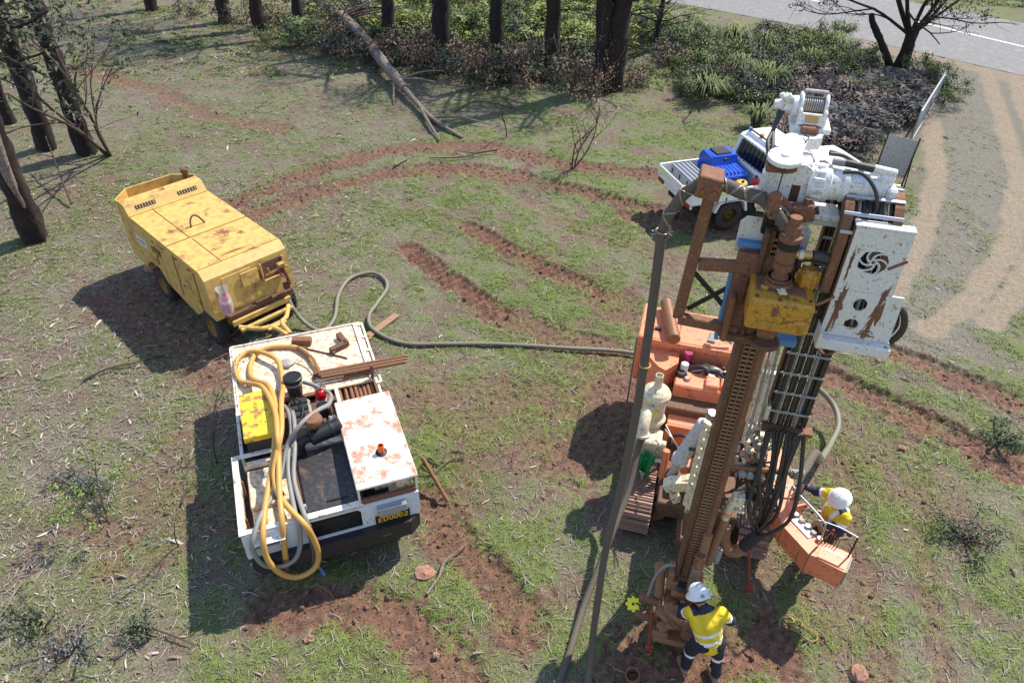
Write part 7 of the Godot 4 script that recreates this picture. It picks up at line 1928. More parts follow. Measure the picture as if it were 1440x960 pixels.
func console(o: Node3D) -> void:
	# operator's curved control box on its arm
	var path: Array[Vector2] = [V2(1.05, -2.6), V2(1.22, -2.0), V2(1.22, -1.62), V2(1.38, -1.2), V2(1.66, -0.86), V2(2.06, -0.72)]
	var c: Node3D = null
	for i in 5:
		var a: Vector2 = path[i]
		var b: Vector2 = path[i + 1]
		var d := (b - a).normalized()
		var s0 := ((b - a).normalized() + ((a - path[i - 1]).normalized() if i > 0 else d)).normalized().orthogonal() * 0.17
		var s1 := ((b - a).normalized() + ((path[i + 2] - b).normalized() if i < 4 else d)).normalized().orthogonal() * 0.17
		var h := 0.36 if i > 1 else 0.26
		var top := 1.1 if i > 1 else 1.13
		var p := pr(c if c else o, "console" if c == null else "console_section", "orange_paint", [a + s0, b + s1, b - s1, a - s0], h, Transform3D(Basis(V(1, 0, 0), V(0, 0, 1), V(0, -1, 0)), V(0, top, 0)))
		if c == null: c = p
		if i > 0: bx(c, "seam", "dark_rust", V(a.x, top - h * 0.5 - 0.005, a.y), V(0.345, h + 0.012, 0.008), 0.001, V(0, -rad_to_deg((d + (a - path[i - 1]).normalized()).angle()) + 90, 0))
	bx(c, "end_panel", "dull_grey", V(2.075, 0.93, -0.717), V(0.02, 0.3, 0.3), 0.004, V(0, -19, 0))
	bx(c, "grey_patch", "dull_grey", V(1.2, 1.137, -1.95), V(0.16, 0.008, 0.3), 0.002, V(0, 10, 0))
	bx(c, "end_lid", "orange_paint", V(1.87, 1.105, -0.79), V(0.36, 0.012, 0.3), 0.003, V(0, -19, 0))
	for k in 5: bx(c, "label_strip", "white_paint", V(1.79 + 0.05 * k, 1.114, -0.87 + 0.017 * k), V(0.035, 0.006, 0.05), 0.001, V(0, -19, 0))
	bx(c, "bulkhead", "orange_paint", V(1.4, 1.18, -1.42), V(0.26, 0.12, 0.03), 0.006, V(0, 30, 0))
	bx(c, "lever_tray", "white_paint", V(1.5, 1.11, -1.16), V(0.14, 0.02, 0.34), 0.004, V(0, 40, 0))
	for i in 5:
		var p := V(1.4 + 0.075 * i, 1.1, -1.34 + 0.085 * i)
		cy(c, "gauge", "dull_grey" if i % 2 else "worn_steel", p, p + V(0, 0.06, 0), 0.04, -1, 14, 0.006)
		cy(c, "lever", "worn_steel", p + V(0.07, 0.0, -0.04), p + V(0.1 + 0.01 * i, 0.16, -0.07), 0.008, -1, 6, 0.001)
		cy(c, "knob", "black" if i % 2 else "tail_red", p + V(0.1 + 0.01 * i, 0.15, -0.07), p + V(0.105 + 0.01 * i, 0.19, -0.075), 0.018, -1, 8, 0.004)
	for i in 6: cy(c, "lever", "dark_rust", V(1.74 + 0.035 * i, 1.1, -0.98 + 0.012 * i), V(1.76 + 0.035 * i, 1.26, -1.02 + 0.012 * i), 0.007, -1, 6, 0.001)
	for i in 4: cy(c, "lever", "rust", V(1.32 + 0.03 * i, 1.12, -1.75 + 0.06 * i), V(1.4 + 0.03 * i, 1.28, -1.78 + 0.06 * i), 0.01, -1, 6, 0.001)
	tb(c, "guard_rail", "galv", [V(1.26, 1.15, -1.42), V(1.24, 1.6, -1.4), V(1.3, 1.62, -1.3), V(1.6, 1.6, -0.94), V(1.66, 1.5, -0.88), V(1.68, 1.12, -0.9)], 0.014, 8, 4)
	tb(c, "guard_rail", "galv", [V(1.58, 1.5, -1.0), V(1.85, 1.5, -0.95), V(2.08, 1.48, -0.86)], 0.01, 6, 3)
	cy(c, "rail_post", "black", V(2.06, 1.1, -0.82), V(2.08, 1.48, -0.86), 0.012, -1, 8, 0.002)
	tb(c, "rail_stay", "galv", [V(1.12, 1.7, -2.2), V(1.32, 1.3, -1.9)], 0.014, 6, 1)
	tb(c, "cable", "black", [V(1.44, 1.02, -0.78), V(1.42, 0.98, -0.74), V(1.44, 0.9, -0.74)], 0.006, 5)
	c.position.y = 0.1
	bx(o, "console_arm", "orange_paint", V(0.85, 0.95, -2.6), V(0.5, 0.16, 0.16), 0.02)
	cy(o, "console_stay", "dark_rust", V(1.62, 0.74, -0.9), V(1.3, 0.5, -1.5), 0.025, -1, 8)

class Field:
	var h: float
	var o: Vector3
	var nx: int
	var ny: int
	var nz: int
	var f := PackedFloat32Array()
	func _init(lo: Vector3, hi: Vector3, cell: float) -> void:
		h = cell
		o = lo
		nx = int((hi.x - lo.x) / h) + 2; ny = int((hi.y - lo.y) / h) + 2; nz = int((hi.z - lo.z) / h) + 2
		f.resize(nx * ny * nz)
		f.fill(1.0)
	func cap(a: Vector3, b: Vector3, ra: float, rb: float, k := 0.03, squash := Vector3.ONE) -> void:
		# tapered capsule joined to what is there by a smooth minimum
		var m := maxf(ra, rb) * maxf(1.0 / squash.x, maxf(1.0 / squash.y, 1.0 / squash.z)) + k + h * 2.5
		var lo := (a.min(b) - Vector3.ONE * m - o) / h
		var hi := (a.max(b) + Vector3.ONE * m - o) / h
		var ab := (b - a) * squash
		var l2 := maxf(ab.length_squared(), 1e-9)
		for z in range(maxi(0, int(lo.z)), mini(nz, int(hi.z) + 1)):
			for y in range(maxi(0, int(lo.y)), mini(ny, int(hi.y) + 1)):
				var row := (z * ny + y) * nx
				for x in range(maxi(0, int(lo.x)), mini(nx, int(hi.x) + 1)):
					var p := (o + Vector3(x, y, z) * h - a) * squash
					var t := clampf(p.dot(ab) / l2, 0, 1)
					var d := (p - ab * t).length() - lerpf(ra, rb, t)
					var e := f[row + x]
					if e > 0.5: f[row + x] = d
					else:
						var w := clampf(0.5 + 0.5 * (e - d) / k, 0, 1)
						f[row + x] = lerpf(e, d, w) - k * w * (1 - w)
	func at(p: Vector3) -> float:
		var q := ((p - o) / h)
		var x := clampi(int(q.x), 0, nx - 2)
		var y := clampi(int(q.y), 0, ny - 2)
		var z := clampi(int(q.z), 0, nz - 2)
		var u := q - Vector3(x, y, z)
		var i := (z * ny + y) * nx + x
		var s := nx * ny
		var a := lerpf(lerpf(f[i], f[i + 1], u.x), lerpf(f[i + nx], f[i + nx + 1], u.x), u.y)
		var b := lerpf(lerpf(f[i + s], f[i + s + 1], u.x), lerpf(f[i + s + nx], f[i + s + nx + 1], u.x), u.y)
		return lerpf(a, b, u.z)
	func into(m: MB, color: Callable) -> void:
		var s := nx * ny
		var at_cell := PackedInt32Array()
		at_cell.resize(nx * ny * nz)
		at_cell.fill(-1)
		var vs := PackedVector3Array()
		var ns := PackedVector3Array()
		var cs := PackedColorArray()
		var offs := [0, 1, nx, nx + 1, s, s + 1, s + nx, s + nx + 1]
		var cor := [Vector3(0, 0, 0), Vector3(1, 0, 0), Vector3(0, 1, 0), Vector3(1, 1, 0), Vector3(0, 0, 1), Vector3(1, 0, 1), Vector3(0, 1, 1), Vector3(1, 1, 1)]
		var edges := [[0, 1], [2, 3], [4, 5], [6, 7], [0, 2], [1, 3], [4, 6], [5, 7], [0, 4], [1, 5], [2, 6], [3, 7]]
		var lim := h * 2.0
		for z in nz - 1:
			for y in ny - 1:
				for x in nx - 1:
					var i := z * s + y * nx + x
					if absf(f[i]) > lim: continue
					var neg := 0
					for k in 8:
						if f[i + offs[k]] < 0: neg += 1
					if neg == 0 or neg == 8: continue
					var p := Vector3.ZERO
					var c := 0
					for e in edges:
						var a: float = f[i + offs[e[0]]]
						var b: float = f[i + offs[e[1]]]
						if (a < 0) != (b < 0):
							p += (cor[e[0]] as Vector3).lerp(cor[e[1]], a / (a - b))
							c += 1
					p = o + (Vector3(x, y, z) + p / c) * h
					at_cell[i] = vs.size()
					vs.append(p)
					var g := Vector3(at(p + Vector3(h, 0, 0)) - at(p - Vector3(h, 0, 0)), at(p + Vector3(0, h, 0)) - at(p - Vector3(0, h, 0)), at(p + Vector3(0, 0, h)) - at(p - Vector3(0, 0, h)))
					ns.append(g.normalized())
					cs.append(color.call(p))
		for z in range(1, nz - 1):
			for y in range(1, ny - 1):
				for x in range(1, nx - 1):
					var i := z * s + y * nx + x
					if absf(f[i]) > lim: continue
					for ax in 3:
						var st: int = [1, nx, s][ax]
						if (f[i] < 0) == (f[i + st] < 0): continue
						var u: int = [nx, s, 1][ax]
						var w: int = [s, 1, nx][ax]
						var q := [at_cell[i], at_cell[i - u], at_cell[i - u - w], at_cell[i - w]]
						if q.min() < 0: continue
						for tr in [[0, 1, 2], [0, 2, 3]]:
							var a: int = q[tr[0]]
							var b: int = q[tr[1]]
							var d: int = q[tr[2]]
							var cr := (vs[b] - vs[a]).cross(vs[d] - vs[a])
							if cr.dot(ns[a]) > 0:
								var sw := b; b = d; d = sw
							for k in [a, b, d]:
								m.v.append(vs[k]); m.n.append(ns[k]); m.c.append(cs[k])

func hand(m: MB, wrist: Vector3, dir: Vector3, palm: Vector3, thumb_side: float, curl: float, skin: Callable) -> void:
	# dir: along the palm; palm: the way the palm faces
	var d := dir.normalized()
	var nn := (palm - d * palm.dot(d)).normalized()
	var sd := d.cross(nn) * thumb_side
	var F := Field.new(wrist - Vector3.ONE * 0.15 + d * 0.06, wrist + Vector3.ONE * 0.15 + d * 0.06, 0.005)
	var pc := wrist + d * 0.05
	F.cap(wrist - d * 0.05, wrist + d * 0.01, 0.028, 0.026, 0.02)
	F.cap(wrist + d * 0.01 + sd * 0.02, wrist + d * 0.085 + sd * 0.028, 0.02, 0.016, 0.02)
	F.cap(wrist + d * 0.01 - sd * 0.012, wrist + d * 0.08 - sd * 0.028, 0.02, 0.015, 0.02)
	F.cap(wrist + d * 0.01, wrist + d * 0.088, 0.021, 0.016, 0.02)
	var lens := [0.072, 0.08, 0.075, 0.058]
	for k in 4:
		var b := wrist + d * (0.088 - 0.006 * absf(k - 1)) + sd * (0.03 - 0.02 * k)
		var dd := d
		var p := b
		var c: float = curl * (0.85 + 0.12 * k)
		for j in 3:
			dd = dd.rotated(d.cross(nn).normalized(), -c * [0.7, 1.0, 0.7][j] if d.rotated(d.cross(nn).normalized(), 0.5).dot(nn) < 0 else c * [0.7, 1.0, 0.7][j])
			var q: Vector3 = p + dd * lens[k] * [0.45, 0.32, 0.25][j]
			F.cap(p, q, 0.0095 - 0.0007 * j, 0.009 - 0.0008 * j, 0.006)
			p = q
	var tb0 := wrist + d * 0.025 + sd * 0.03
	var t1 := tb0 + (d * 0.55 + sd * 0.75 + nn * 0.35).normalized() * 0.036
	var t2 := t1 + (d * 0.8 + sd * 0.2 + nn * 0.6).normalized() * 0.03
	F.cap(tb0 - d * 0.01 - sd * 0.01, t1, 0.015, 0.0115, 0.012)
	F.cap(t1, t2, 0.011, 0.009, 0.008)
	F.into(m, skin)

func worker(label: String, J: Dictionary, face: Vector3, grime: float) -> void:
	# J: joints in the world
	var base: Vector3 = (J.footL + J.footR) * 0.5
	base.y = 0
	var o := thing("person", label, "person", base, 0, "workers in yellow shirts at the drill rig")
	var P := {}
	for k: String in J:
		if k in ["bands", "look"] or k.begins_with("grip") or k.begins_with("palm"): continue
		P[k] = J[k] - base
	var up: Vector3 = (P.neck - P.hip).normalized()
	var fw := (face - up * face.dot(up)).normalized()
	var rt := fw.cross(up)   # the person's right
	var skin := func(_p: Vector3) -> Color: return Color(0.47, 0.24, 0.16)
	var lo := V(9, 9, 9)
	var hi := V(-9, -9, -9)
	for k in P:
		lo = lo.min(P[k]); hi = hi.max(P[k])
	lo -= Vector3.ONE * 0.26; hi += Vector3.ONE * 0.26
	lo.y = -0.02
	var body := MB.new()
	var F := Field.new(lo, hi, 0.013)
	F.cap(P.hip, P.chest, 0.12, 0.13, 0.05)
	F.cap(P.hipL, P.kneeL, 0.078, 0.052, 0.04); F.cap(P.kneeL, P.footL + V(0, 0.06, 0), 0.05, 0.034, 0.03)
	F.cap(P.hipR, P.kneeR, 0.078, 0.052, 0.04); F.cap(P.kneeR, P.footR + V(0, 0.06, 0), 0.05, 0.034, 0.03)
	for s in ["L", "R"]:
		F.cap(P["foot" + s] + V(0, 0.02, 0), P["foot" + s] + V(face.x, 0, face.z).normalized() * 0.14 + V(0, 0.0, 0), 0.036, 0.03, 0.03)
		F.cap(P.chest + up * 0.05, P["sh" + s], 0.09, 0.055, 0.05)
		F.cap(P["sh" + s], P["el" + s], 0.047, 0.038, 0.03)
		F.cap(P["el" + s], P["ha" + s], 0.038, 0.027, 0.02)
	F.cap(P.neck - up * 0.05, P.head - up * 0.03, 0.056, 0.052, 0.03)
	F.cap(P.head + up * 0.03, P.head - up * 0.045 + J.look * 0.02, 0.088, 0.066, 0.03)
	F.into(body, skin)
	# face
	var hc: Vector3 = P.head
	var lk: Vector3 = J.look
	var hr := lk.cross(up).normalized()
	var hu := hr.cross(lk).normalized()
	var FF := Field.new(hc - Vector3.ONE * 0.15, hc + Vector3.ONE * 0.15, 0.006)
	FF.cap(hc + hu * 0.03, hc - hu * 0.03 + lk * 0.01, 0.088, 0.078, 0.03)
	FF.cap(hc - hu * 0.06 + lk * 0.04, hc - hu * 0.085 + lk * 0.055, 0.05, 0.03, 0.03)
	FF.cap(hc + hu * 0.01 + lk * 0.085, hc - hu * 0.03 + lk * 0.11, 0.012, 0.017, 0.012)
	FF.cap(hc + hu * 0.035 + lk * 0.08 + hr * 0.035, hc + hu * 0.035 + lk * 0.08 - hr * 0.035, 0.014, 0.014, 0.012)
	FF.cap(hc - hu * 0.062 + lk * 0.088 + hr * 0.018, hc - hu * 0.062 + lk * 0.088 - hr * 0.018, 0.009, 0.009, 0.006)
	for s in [-1.0, 1.0]: FF.cap(hc + hr * s * 0.088 + hu * 0.01, hc + hr * s * 0.092 - hu * 0.03, 0.018, 0.012, 0.008)
	FF.into(body, func(p: Vector3) -> Color: return Color(0.1, 0.06, 0.045) if (grime > 0.3 and (p - hc).dot(hu) < -0.035 and (p - hc).dot(lk) > 0.0) else (Color(0.07, 0.045, 0.03) if (p - hc).dot(lk) < -0.02 and (p - hc).dot(hu) > -0.06 else Color(0.47, 0.24, 0.16)))
	for s in ["L", "R"]:
		var d: Vector3 = (J["grip" + s] as Vector3).normalized()
		var pl: Vector3 = J.get("palm" + s, V(0, -1, 0))
		hand(body, P["ha" + s], d, pl, 1.0 if s == "R" else -1.0, 0.55, skin)
	put(o, "body", body, "painted")
	var eyes := MB.new()
	for s in [-1.0, 1.0]: eyes.ball(hc + lk * 0.084 + hr * s * 0.033 + hu * 0.012, Vector3.ONE * 0.011, 8, 6)
	put(o, "eyes", eyes, "black")
	# shirt with two silver bands round the body and one on each sleeve
	var S := Field.new(lo, hi, 0.0105)
	S.cap(P.hip - up * 0.04 + fw * 0.01, P.chest, 0.155, 0.158, 0.05)
	S.cap(P.chest - rt * 0.05, P.chest + rt * 0.05, 0.15, 0.15, 0.06)
	for s in ["L", "R"]:
		var q := 1.0 if s == "R" else -1.0
		S.cap(P.hip + rt * q * 0.045, P.chest + rt * q * 0.06, 0.12, 0.125, 0.05)
		S.cap(P.chest + up * 0.08 + rt * q * 0.07, P["sh" + s], 0.095, 0.075, 0.05)
		S.cap(P["sh" + s], P["el" + s], 0.073, 0.06, 0.04)
		S.cap(P["el" + s], P["ha" + s].lerp(P["el" + s], 0.16), 0.058, 0.045, 0.03)
	S.cap(P.neck - up * 0.06, P.neck - up * 0.01, 0.078, 0.068, 0.03)
	# creases
	var g := RandomNumberGenerator.new()
	g.seed = 3 + int(grime * 10)
	for i in 9:
		var a := g.randf() * TAU
		var c: Vector3 = P.hip + up * g.randf_range(0.0, 0.3) + (rt * cos(a) + fw * sin(a)) * 0.152
		S.cap(c, c + up * g.randf_range(0.03, 0.1) + rt * g.randfn() * 0.05, 0.012, 0.006, 0.02)
	var len: float = (P.chest - P.hip).length()
	var sh := MB.new()
	S.into(sh, func(p: Vector3) -> Color:
		var col := Color(0.8, 0.56, 0.02) * (0.9 + 0.1 * sin(p.x * 31.0 + p.y * 17.0))
		var t: float = (p - P.hip).dot(up)
		var armd := 9.0
		var armt := 0.0
		for s in ["L", "R"]:
			var ab: Vector3 = P["el" + s] - P["sh" + s]
			var k := clampf((p - P["sh" + s]).dot(ab) / ab.length_squared(), 0, 1)
			var dd: float = (p - P["sh" + s] - ab * k).length()
			var ac: Vector3 = P["ha" + s] - P["el" + s]
			var k2 := clampf((p - P["el" + s]).dot(ac) / ac.length_squared(), 0, 1)
			var d2: float = (p - P["el" + s] - ac * k2).length()
			if minf(dd, d2) < armd:
				armd = minf(dd, d2)
				armt = k if dd <= d2 else 1.0 + k2
		var bodyd: float = absf((p - P.chest).dot(rt))
		if armd < 0.088 and (bodyd > 0.17 or armt > 0.75 or t < 0.1):
			if armt > 0.62: return Color(0.018, 0.02, 0.045)
			if armt > 0.4 and armt < 0.62: return Color(0.78, 0.78, 0.77)
			return col
		if t > len + 0.17 : return Color(0.02, 0.022, 0.045)
		if J.bands == 2 and ((t > 0.05 and t < 0.1) or (t > 0.19 and t < 0.24)): return Color(0.8, 0.8, 0.78)
		if J.bands == 3:
			if t > 0.03 and t < 0.08: return Color(0.78, 0.78, 0.77)
			if absf((p - P.chest).dot(rt) - 0.1) < 0.024 and t > 0.08: return Color(0.78, 0.78, 0.77)
			if absf((p - P.chest).dot(rt) + 0.1) < 0.024 and t > 0.08: return Color(0.78, 0.78, 0.77)
		if grime > 0.3 and t < 0.3 and (p - P.hip).dot(fw) > 0.05: return col.lerp(Color(0.2, 0.13, 0.08), 0.75 if sin(p.x * 40.0) + sin(p.y * 33.0 + p.z * 25.0) > 0.25 else 0.2)
		return col)
	sh.crumple(nz(14 + int(grime * 10), 9.0, 3), 0.011)
	put(o, "shirt", sh, "painted")
	# trousers with silver bands, boots
	var T := Field.new(lo, V(hi.x, P.hip.y + 0.2, hi.z), 0.0105)
	T.cap(P.hip + rt * 0.06, P.hip - rt * 0.06, 0.14, 0.14, 0.05)
	for s in ["L", "R"]:
		T.cap(P["hip" + s], P["knee" + s], 0.105, 0.078, 0.05)
		T.cap(P["knee" + s], P["foot" + s] + V(0, 0.1, 0), 0.077, 0.066, 0.04)
		for i in 3:
			var c: Vector3 = P["knee" + s].lerp(P["foot" + s], 0.1 + 0.25 * i)
			T.cap(c + rt * 0.05 + fw * 0.03, c - rt * 0.04 + V(0, 0.03, 0) + fw * 0.04, 0.03, 0.03, 0.02)
	var tr := MB.new()
	T.into(tr, func(p: Vector3) -> Color:
		for s in ["L", "R"]:
			var ab: Vector3 = P["foot" + s] - P["knee" + s]
			var k: float = (p - P["knee" + s]).dot(ab) / ab.length_squared()
			if (p - P["knee" + s] - ab * k).length() < 0.12 and k > 0.02 and k < 0.16: return Color(0.78, 0.78, 0.76)
		return Color(0.016, 0.018, 0.03))
	tr.crumple(nz(24 + int(grime * 10), 10.0, 3), 0.01)
	put(o, "trousers", tr, "painted")
	for s in ["L", "R"]:
		var B := Field.new(P["foot" + s] - V(0.25, 0.1, 0.25), P["foot" + s] + V(0.25, 0.2, 0.25), 0.009)
		var ff := V(face.x, 0, face.z).normalized()
		B.cap(P["foot" + s] + V(0, 0.12, 0), P["foot" + s] + V(0, 0.03, 0), 0.056, 0.054, 0.03)
		B.cap(P["foot" + s] - ff * 0.04, P["foot" + s] + ff * 0.15, 0.05, 0.047, 0.03)
		B.cap(P["foot" + s] - ff * 0.05 - V(0, 0.04, 0), P["foot" + s] + ff * 0.16 - V(0, 0.04, 0), 0.03, 0.03, 0.01)
		var bm := MB.new()
		B.into(bm, func(_p: Vector3) -> Color: return Color(0.23, 0.15, 0.09))
		put(o, "boot", bm, "painted")
	# hard hat with a full brim
	var hx := (hu + lk * -0.1).normalized()
	var hat := MB.new()
	hat.lathe([Vector2(0.0, 0.0), Vector2(0.112, 0.0), Vector2(0.152, -0.012), Vector2(0.16, -0.006), Vector2(0.15, 0.002), Vector2(0.116, 0.016), Vector2(0.114, 0.05), Vector2(0.1, 0.095), Vector2(0.07, 0.125), Vector2(0.035, 0.138), Vector2(0, 0.14)], hc + hu * 0.035, hx, 30, true)
	var hb := hx.cross(lk).normalized()
	var hn := put(o, "hard_hat", hat, "hat_white")
	var rg := MB.new()
	for s in [-0.03, 0.0, 0.03]:
		var rp: Array = []
		for i in 7:
			var a := -0.95 + 1.9 * i / 6.0
			rp.append(hc + hu * 0.035 + hx * (0.02 + 0.118 * cos(a)) + lk * 0.113 * sin(a) + hb * s)
		rg.tube(rp, 0.007, 6, 3)
	put(hn, "hat_ridge", rg, "hat_white")
	if grime < 0.3: bx(hn, "hat_clip", "dull_grey", hc + hu * 0.05 - lk * 0.13, V(0.035, 0.05, 0.02), 0.005)

func workers() -> void:
	worker("person seen from behind in white hard hat, bent over the mast's foot clamp", {"footL": V(2.38, 0.07, -5.0), "footR": V(2.76, 0.07, -4.9), "kneeL": V(2.4, 0.5, -5.03), "kneeR": V(2.73, 0.5, -4.98), "hipL": V(2.42, 0.93, -4.91), "hipR": V(2.62, 0.93, -4.88), "hip": V(2.52, 0.97, -4.9), "chest": V(2.45, 1.28, -4.98), "neck": V(2.4, 1.47, -5.04), "head": V(2.34, 1.56, -5.12), "shL": V(2.26, 1.39, -5.02), "shR": V(2.62, 1.4, -5.0), "elL": V(2.2, 1.14, -5.14), "elR": V(2.79, 1.15, -5.06), "haL": V(2.25, 1.04, -5.34), "haR": V(2.6, 1.0, -5.24), "gripL": V(0.2, -0.4, -0.7), "gripR": V(-0.6, -0.3, -0.6), "palmL": V(0.8, -0.6, 0), "palmR": V(-0.6, -0.8, 0.2), "look": V(-0.15, -0.62, -0.76).normalized(), "bands": 2}, V(-0.25, 0, -0.97), 0.1)
	worker("person in white hard hat with muddy yellow shirt, working the orange control box's levers", {"footL": V(4.56, 0.07, -6.58), "footR": V(4.62, 0.07, -6.90), "kneeL": V(4.53, 0.50, -6.58), "kneeR": V(4.57, 0.50, -6.88), "hipL": V(4.60, 0.93, -6.61), "hipR": V(4.62, 0.93, -6.82), "hip": V(4.61, 0.97, -6.71), "chest": V(4.60, 1.27, -6.70), "neck": V(4.58, 1.46, -6.69), "head": V(4.56, 1.58, -6.67), "shL": V(4.62, 1.40, -6.50), "shR": V(4.56, 1.41, -6.90), "elL": V(4.57, 1.2, -6.41), "elR": V(4.43, 1.27, -7.06), "haL": V(4.35, 1.26, -6.51), "haR": V(4.26, 1.31, -7.12), "gripL": V(-0.9, -0.25, -0.1), "gripR": V(-0.85, -0.2, -0.1), "palmL": V(-0.2, -1, 0), "palmR": V(-0.2, -1, 0), "look": V(-0.72, -0.62, 0.3).normalized(), "bands": 3}, V(-0.97, 0, 0.22), 0.5)

func rock(label: String, at: Vector3, r: Vector3, seed_: int) -> void:
	var m := MB.new()
	m.ball(at + V(0, r.y * 0.35, 0), r, 9, 6)
	var f := nz(seed_, 4.0, 2)
	for i in m.v.size(): m.v[i] = at + (m.v[i] - at) * (1.0 + 0.45 * f.get_noise_3dv((m.v[i] - at) * 4.0 + at))
	for i in range(0, m.v.size(), 3):
		var k := (m.v[i + 2] - m.v[i]).cross(m.v[i + 1] - m.v[i]).normalized()
		for j in 3: m.n[i + j] = k
	tag(put(self, "rock", m, "rock"), label, "rock")

func stick(label: String, lines: Array, r: float, mat := "twig_bark") -> void:
	var m := MB.new()
	for i in lines.size(): m.tube(lines[i], [r if i == 0 else r * 0.5, (r if i == 0 else r * 0.5) * 0.45], 6, 4)
	tag(put(self, "fallen_branch", m, mat), label, "branch")

func small_things() -> void:
	var ah := tb(self, "air_hose", "hose_olive", [V(-4.82, 0.95, -12.86), V(-4.65, 0.6, -12.46), V(-4.38, 0.2, -12.27), V(-3.96, 0.06, -12.1), V(-3.79, 0.05, -12.56), V(-3.87, 0.05, -13.43), V(-3.74, 0.05, -14.08), V(-3.33, 0.05, -14.34), V(-3, 0.05, -14.17), V(-2.84, 0.05, -13.75), V(-2.97, 0.06, -13.11), V(-3.06, 0.08, -12.66), V(-2.95, 0.08, -12.24), V(-2.56, 0.05, -11.92), V(-2.1, 0.05, -11.75), V(-1.45, 0.05, -11.77), V(-0.29, 0.05, -11.81), V(1.16, 0.05, -11.73), V(2.3, 0.06, -11.64), V(3.2, 0.1, -11.3), V(3.9, 0.4, -10.6)], 0.043, 10, 8)
	tag(ah, "long grey-green air hose snaking over the grass from the yellow compressor to the rig", "hose")
	var lh := tb(self, "air_hose", "hose_olive", [V(3.9, 0.5, -10.5), V(4.69, 0.8, -10.2), V(5.4, 0.7, -10.07), V(5.8, 0.45, -9.82), V(5.76, 0.4, -9.33), V(5.4, 0.5, -8.75), V(4.9, 1.1, -7.98), V(4.2, 2.1, -6.9), V(3.75, 2.85, -6.3), V(3.36, 3.12, -5.75), V(3.2, 3.18, -5.66)], 0.05, 12, 8)
	tag(lh, "thick grey hose arching out right of the rig into the pipe on the mast", "hose")
	var br := tb(lh, "braided_end", "hose_sleeve", [V(4.3, 1.95, -7.05), V(3.75, 2.85, -6.3), V(3.36, 3.12, -5.75)], 0.054, 12, 10, 0.06)
	# sample hose over the boom and down to the ground in front
	var t0 := Transform3D(Basis(Vector3.UP, deg_to_rad(-14.0)), V(2.35, 0, -5.7))
	var sp: Array = []
	for p in [V(-0.03, 6.45, 0.27), V(-0.12, 6.56, 0.25), V(-0.26, 6.66, 0.22), V(-0.42, 6.68, 0.2), V(-0.58, 6.72, 0.18), V(-0.72, 6.72, 0.17), V(-0.86, 6.63, 0.18), V(-0.97, 6.44, 0.2), V(-1.02, 6.18, 0.2), V(-1.0, 5.45, 0.25), V(-0.98, 4.31, 0.32), V(-1.0, 3.2, 0.42), V(-1.06, 2.13, 0.58), V(-1.05, 0.95, 0.8), V(-1.02, 0.3, 1.02), V(-0.98, 0.08, 1.5), V(-0.9, 0.06, 2.4), V(-0.6, 0.06, 3.4)]: sp.append(t0 * p)
	var sm_ := MB.new()
	sm_.tube(sp, [0.045, 0.056, 0.058, 0.05, 0.046, 0.045, 0.045, 0.046, 0.048], 12, 10)
	var sh := put(self, "sample_hose", sm_, "hose_sleeve")
	tag(sh, "heavy sleeved sample hose bent over the rusty boom and hanging down left of the mast", "hose")
	tb(sh, "orange_end", "orange_paint", [t0 * V(-0.1, 6.53, 0.26), t0 * V(-0.04, 6.47, 0.28), t0 * V(0.0, 6.42, 0.29)], [0.018, 0.016, 0.016], 8, 3)
	lt(sh, "end_shackle", "worn_steel", [Vector2(0.05, 0), Vector2(0.055, 0.02), Vector2(0.05, 0.05), Vector2(0, 0.05)], t0 * V(0.0, 6.38, 0.3))
	var sl := MB.new()
	for k in 2:
		for i in 46:
			var a: Vector3 = sp[0].lerp(sp[0], 0)
			var f := i / 46.0
			var pp := sm_.path(sp.slice(1, 9), 8)
			var j := mini(int(f * (pp.size() - 2)), pp.size() - 2)
			var c := pp[j].lerp(pp[j + 1], f * (pp.size() - 2) - j)
			var tn := (pp[j + 1] - pp[j]).normalized()
			var x := tn.cross(V(0.3, 0.2, 0.9)).normalized()
			var y := tn.cross(x)
			var l: Array = []
			for e in 5:
				var an := (i * 0.9 + e * 0.5) * (1 if k == 0 else -1)
				l.append(c + tn * e * 0.018 + (x * cos(an) + y * sin(an)) * 0.0575)
			sl.tube(l, 0.005, 4, 1)
	put(sh, "sleeve_lacing", sl, "worn_steel")
	var tie := MB.new()
	tie.ring(t0 * V(-1.02, 6.22, 0.2), V(0.05, 1, 0), 0.06, 0.008, 16, 6)
	for i in 4: tie.tube([t0 * V(-1.02, 6.22, 0.2), t0 * V(-1.02 + (0.09 if i % 2 else -0.09), 6.2 + 0.02 * i, 0.26)], 0.007, 5, 1)
	put(sh, "hose_clamp", tie, "worn_steel")
	var tp := MB.new()
	tp.ring(t0 * V(-0.975, 4.75, 0.29), V(0, 1, -0.05), 0.054, 0.008, 16, 6)
	put(sh, "yellow_tie", tp, "yellow_hose")
	var wp: Array = []
	for p in [V(-0.87, 1.5, -2.1), V(-0.88, 1.38, -2.05), V(-0.9, 1.2, -1.95), V(-0.93, 0.82, -1.5), V(-1.03, 0.58, -1.0), V(-1.15, 0.3, -0.4), V(-1.26, 0.1, 0.2), V(-1.32, 0.06, 0.9), V(-1.42, 0.06, 1.7), V(-1.5, 0.06, 2.6)]: wp.append(t0 * p)
	var wh := tb(self, "cyclone_hose", "hose_sleeve", wp, 0.05, 12, 12, 0.05)
	tag(wh, "braided grey hose running from the cream cyclone's elbow down over the left track", "hose")
	cy(wh, "coupling", "brass", t0 * V(-0.87, 1.54, -2.11), t0 * V(-0.875, 1.42, -2.07), 0.062, -1, 14, 0.008)
	# green cloth under the cyclone
	var gc := MB.new()
	gc.t = t0
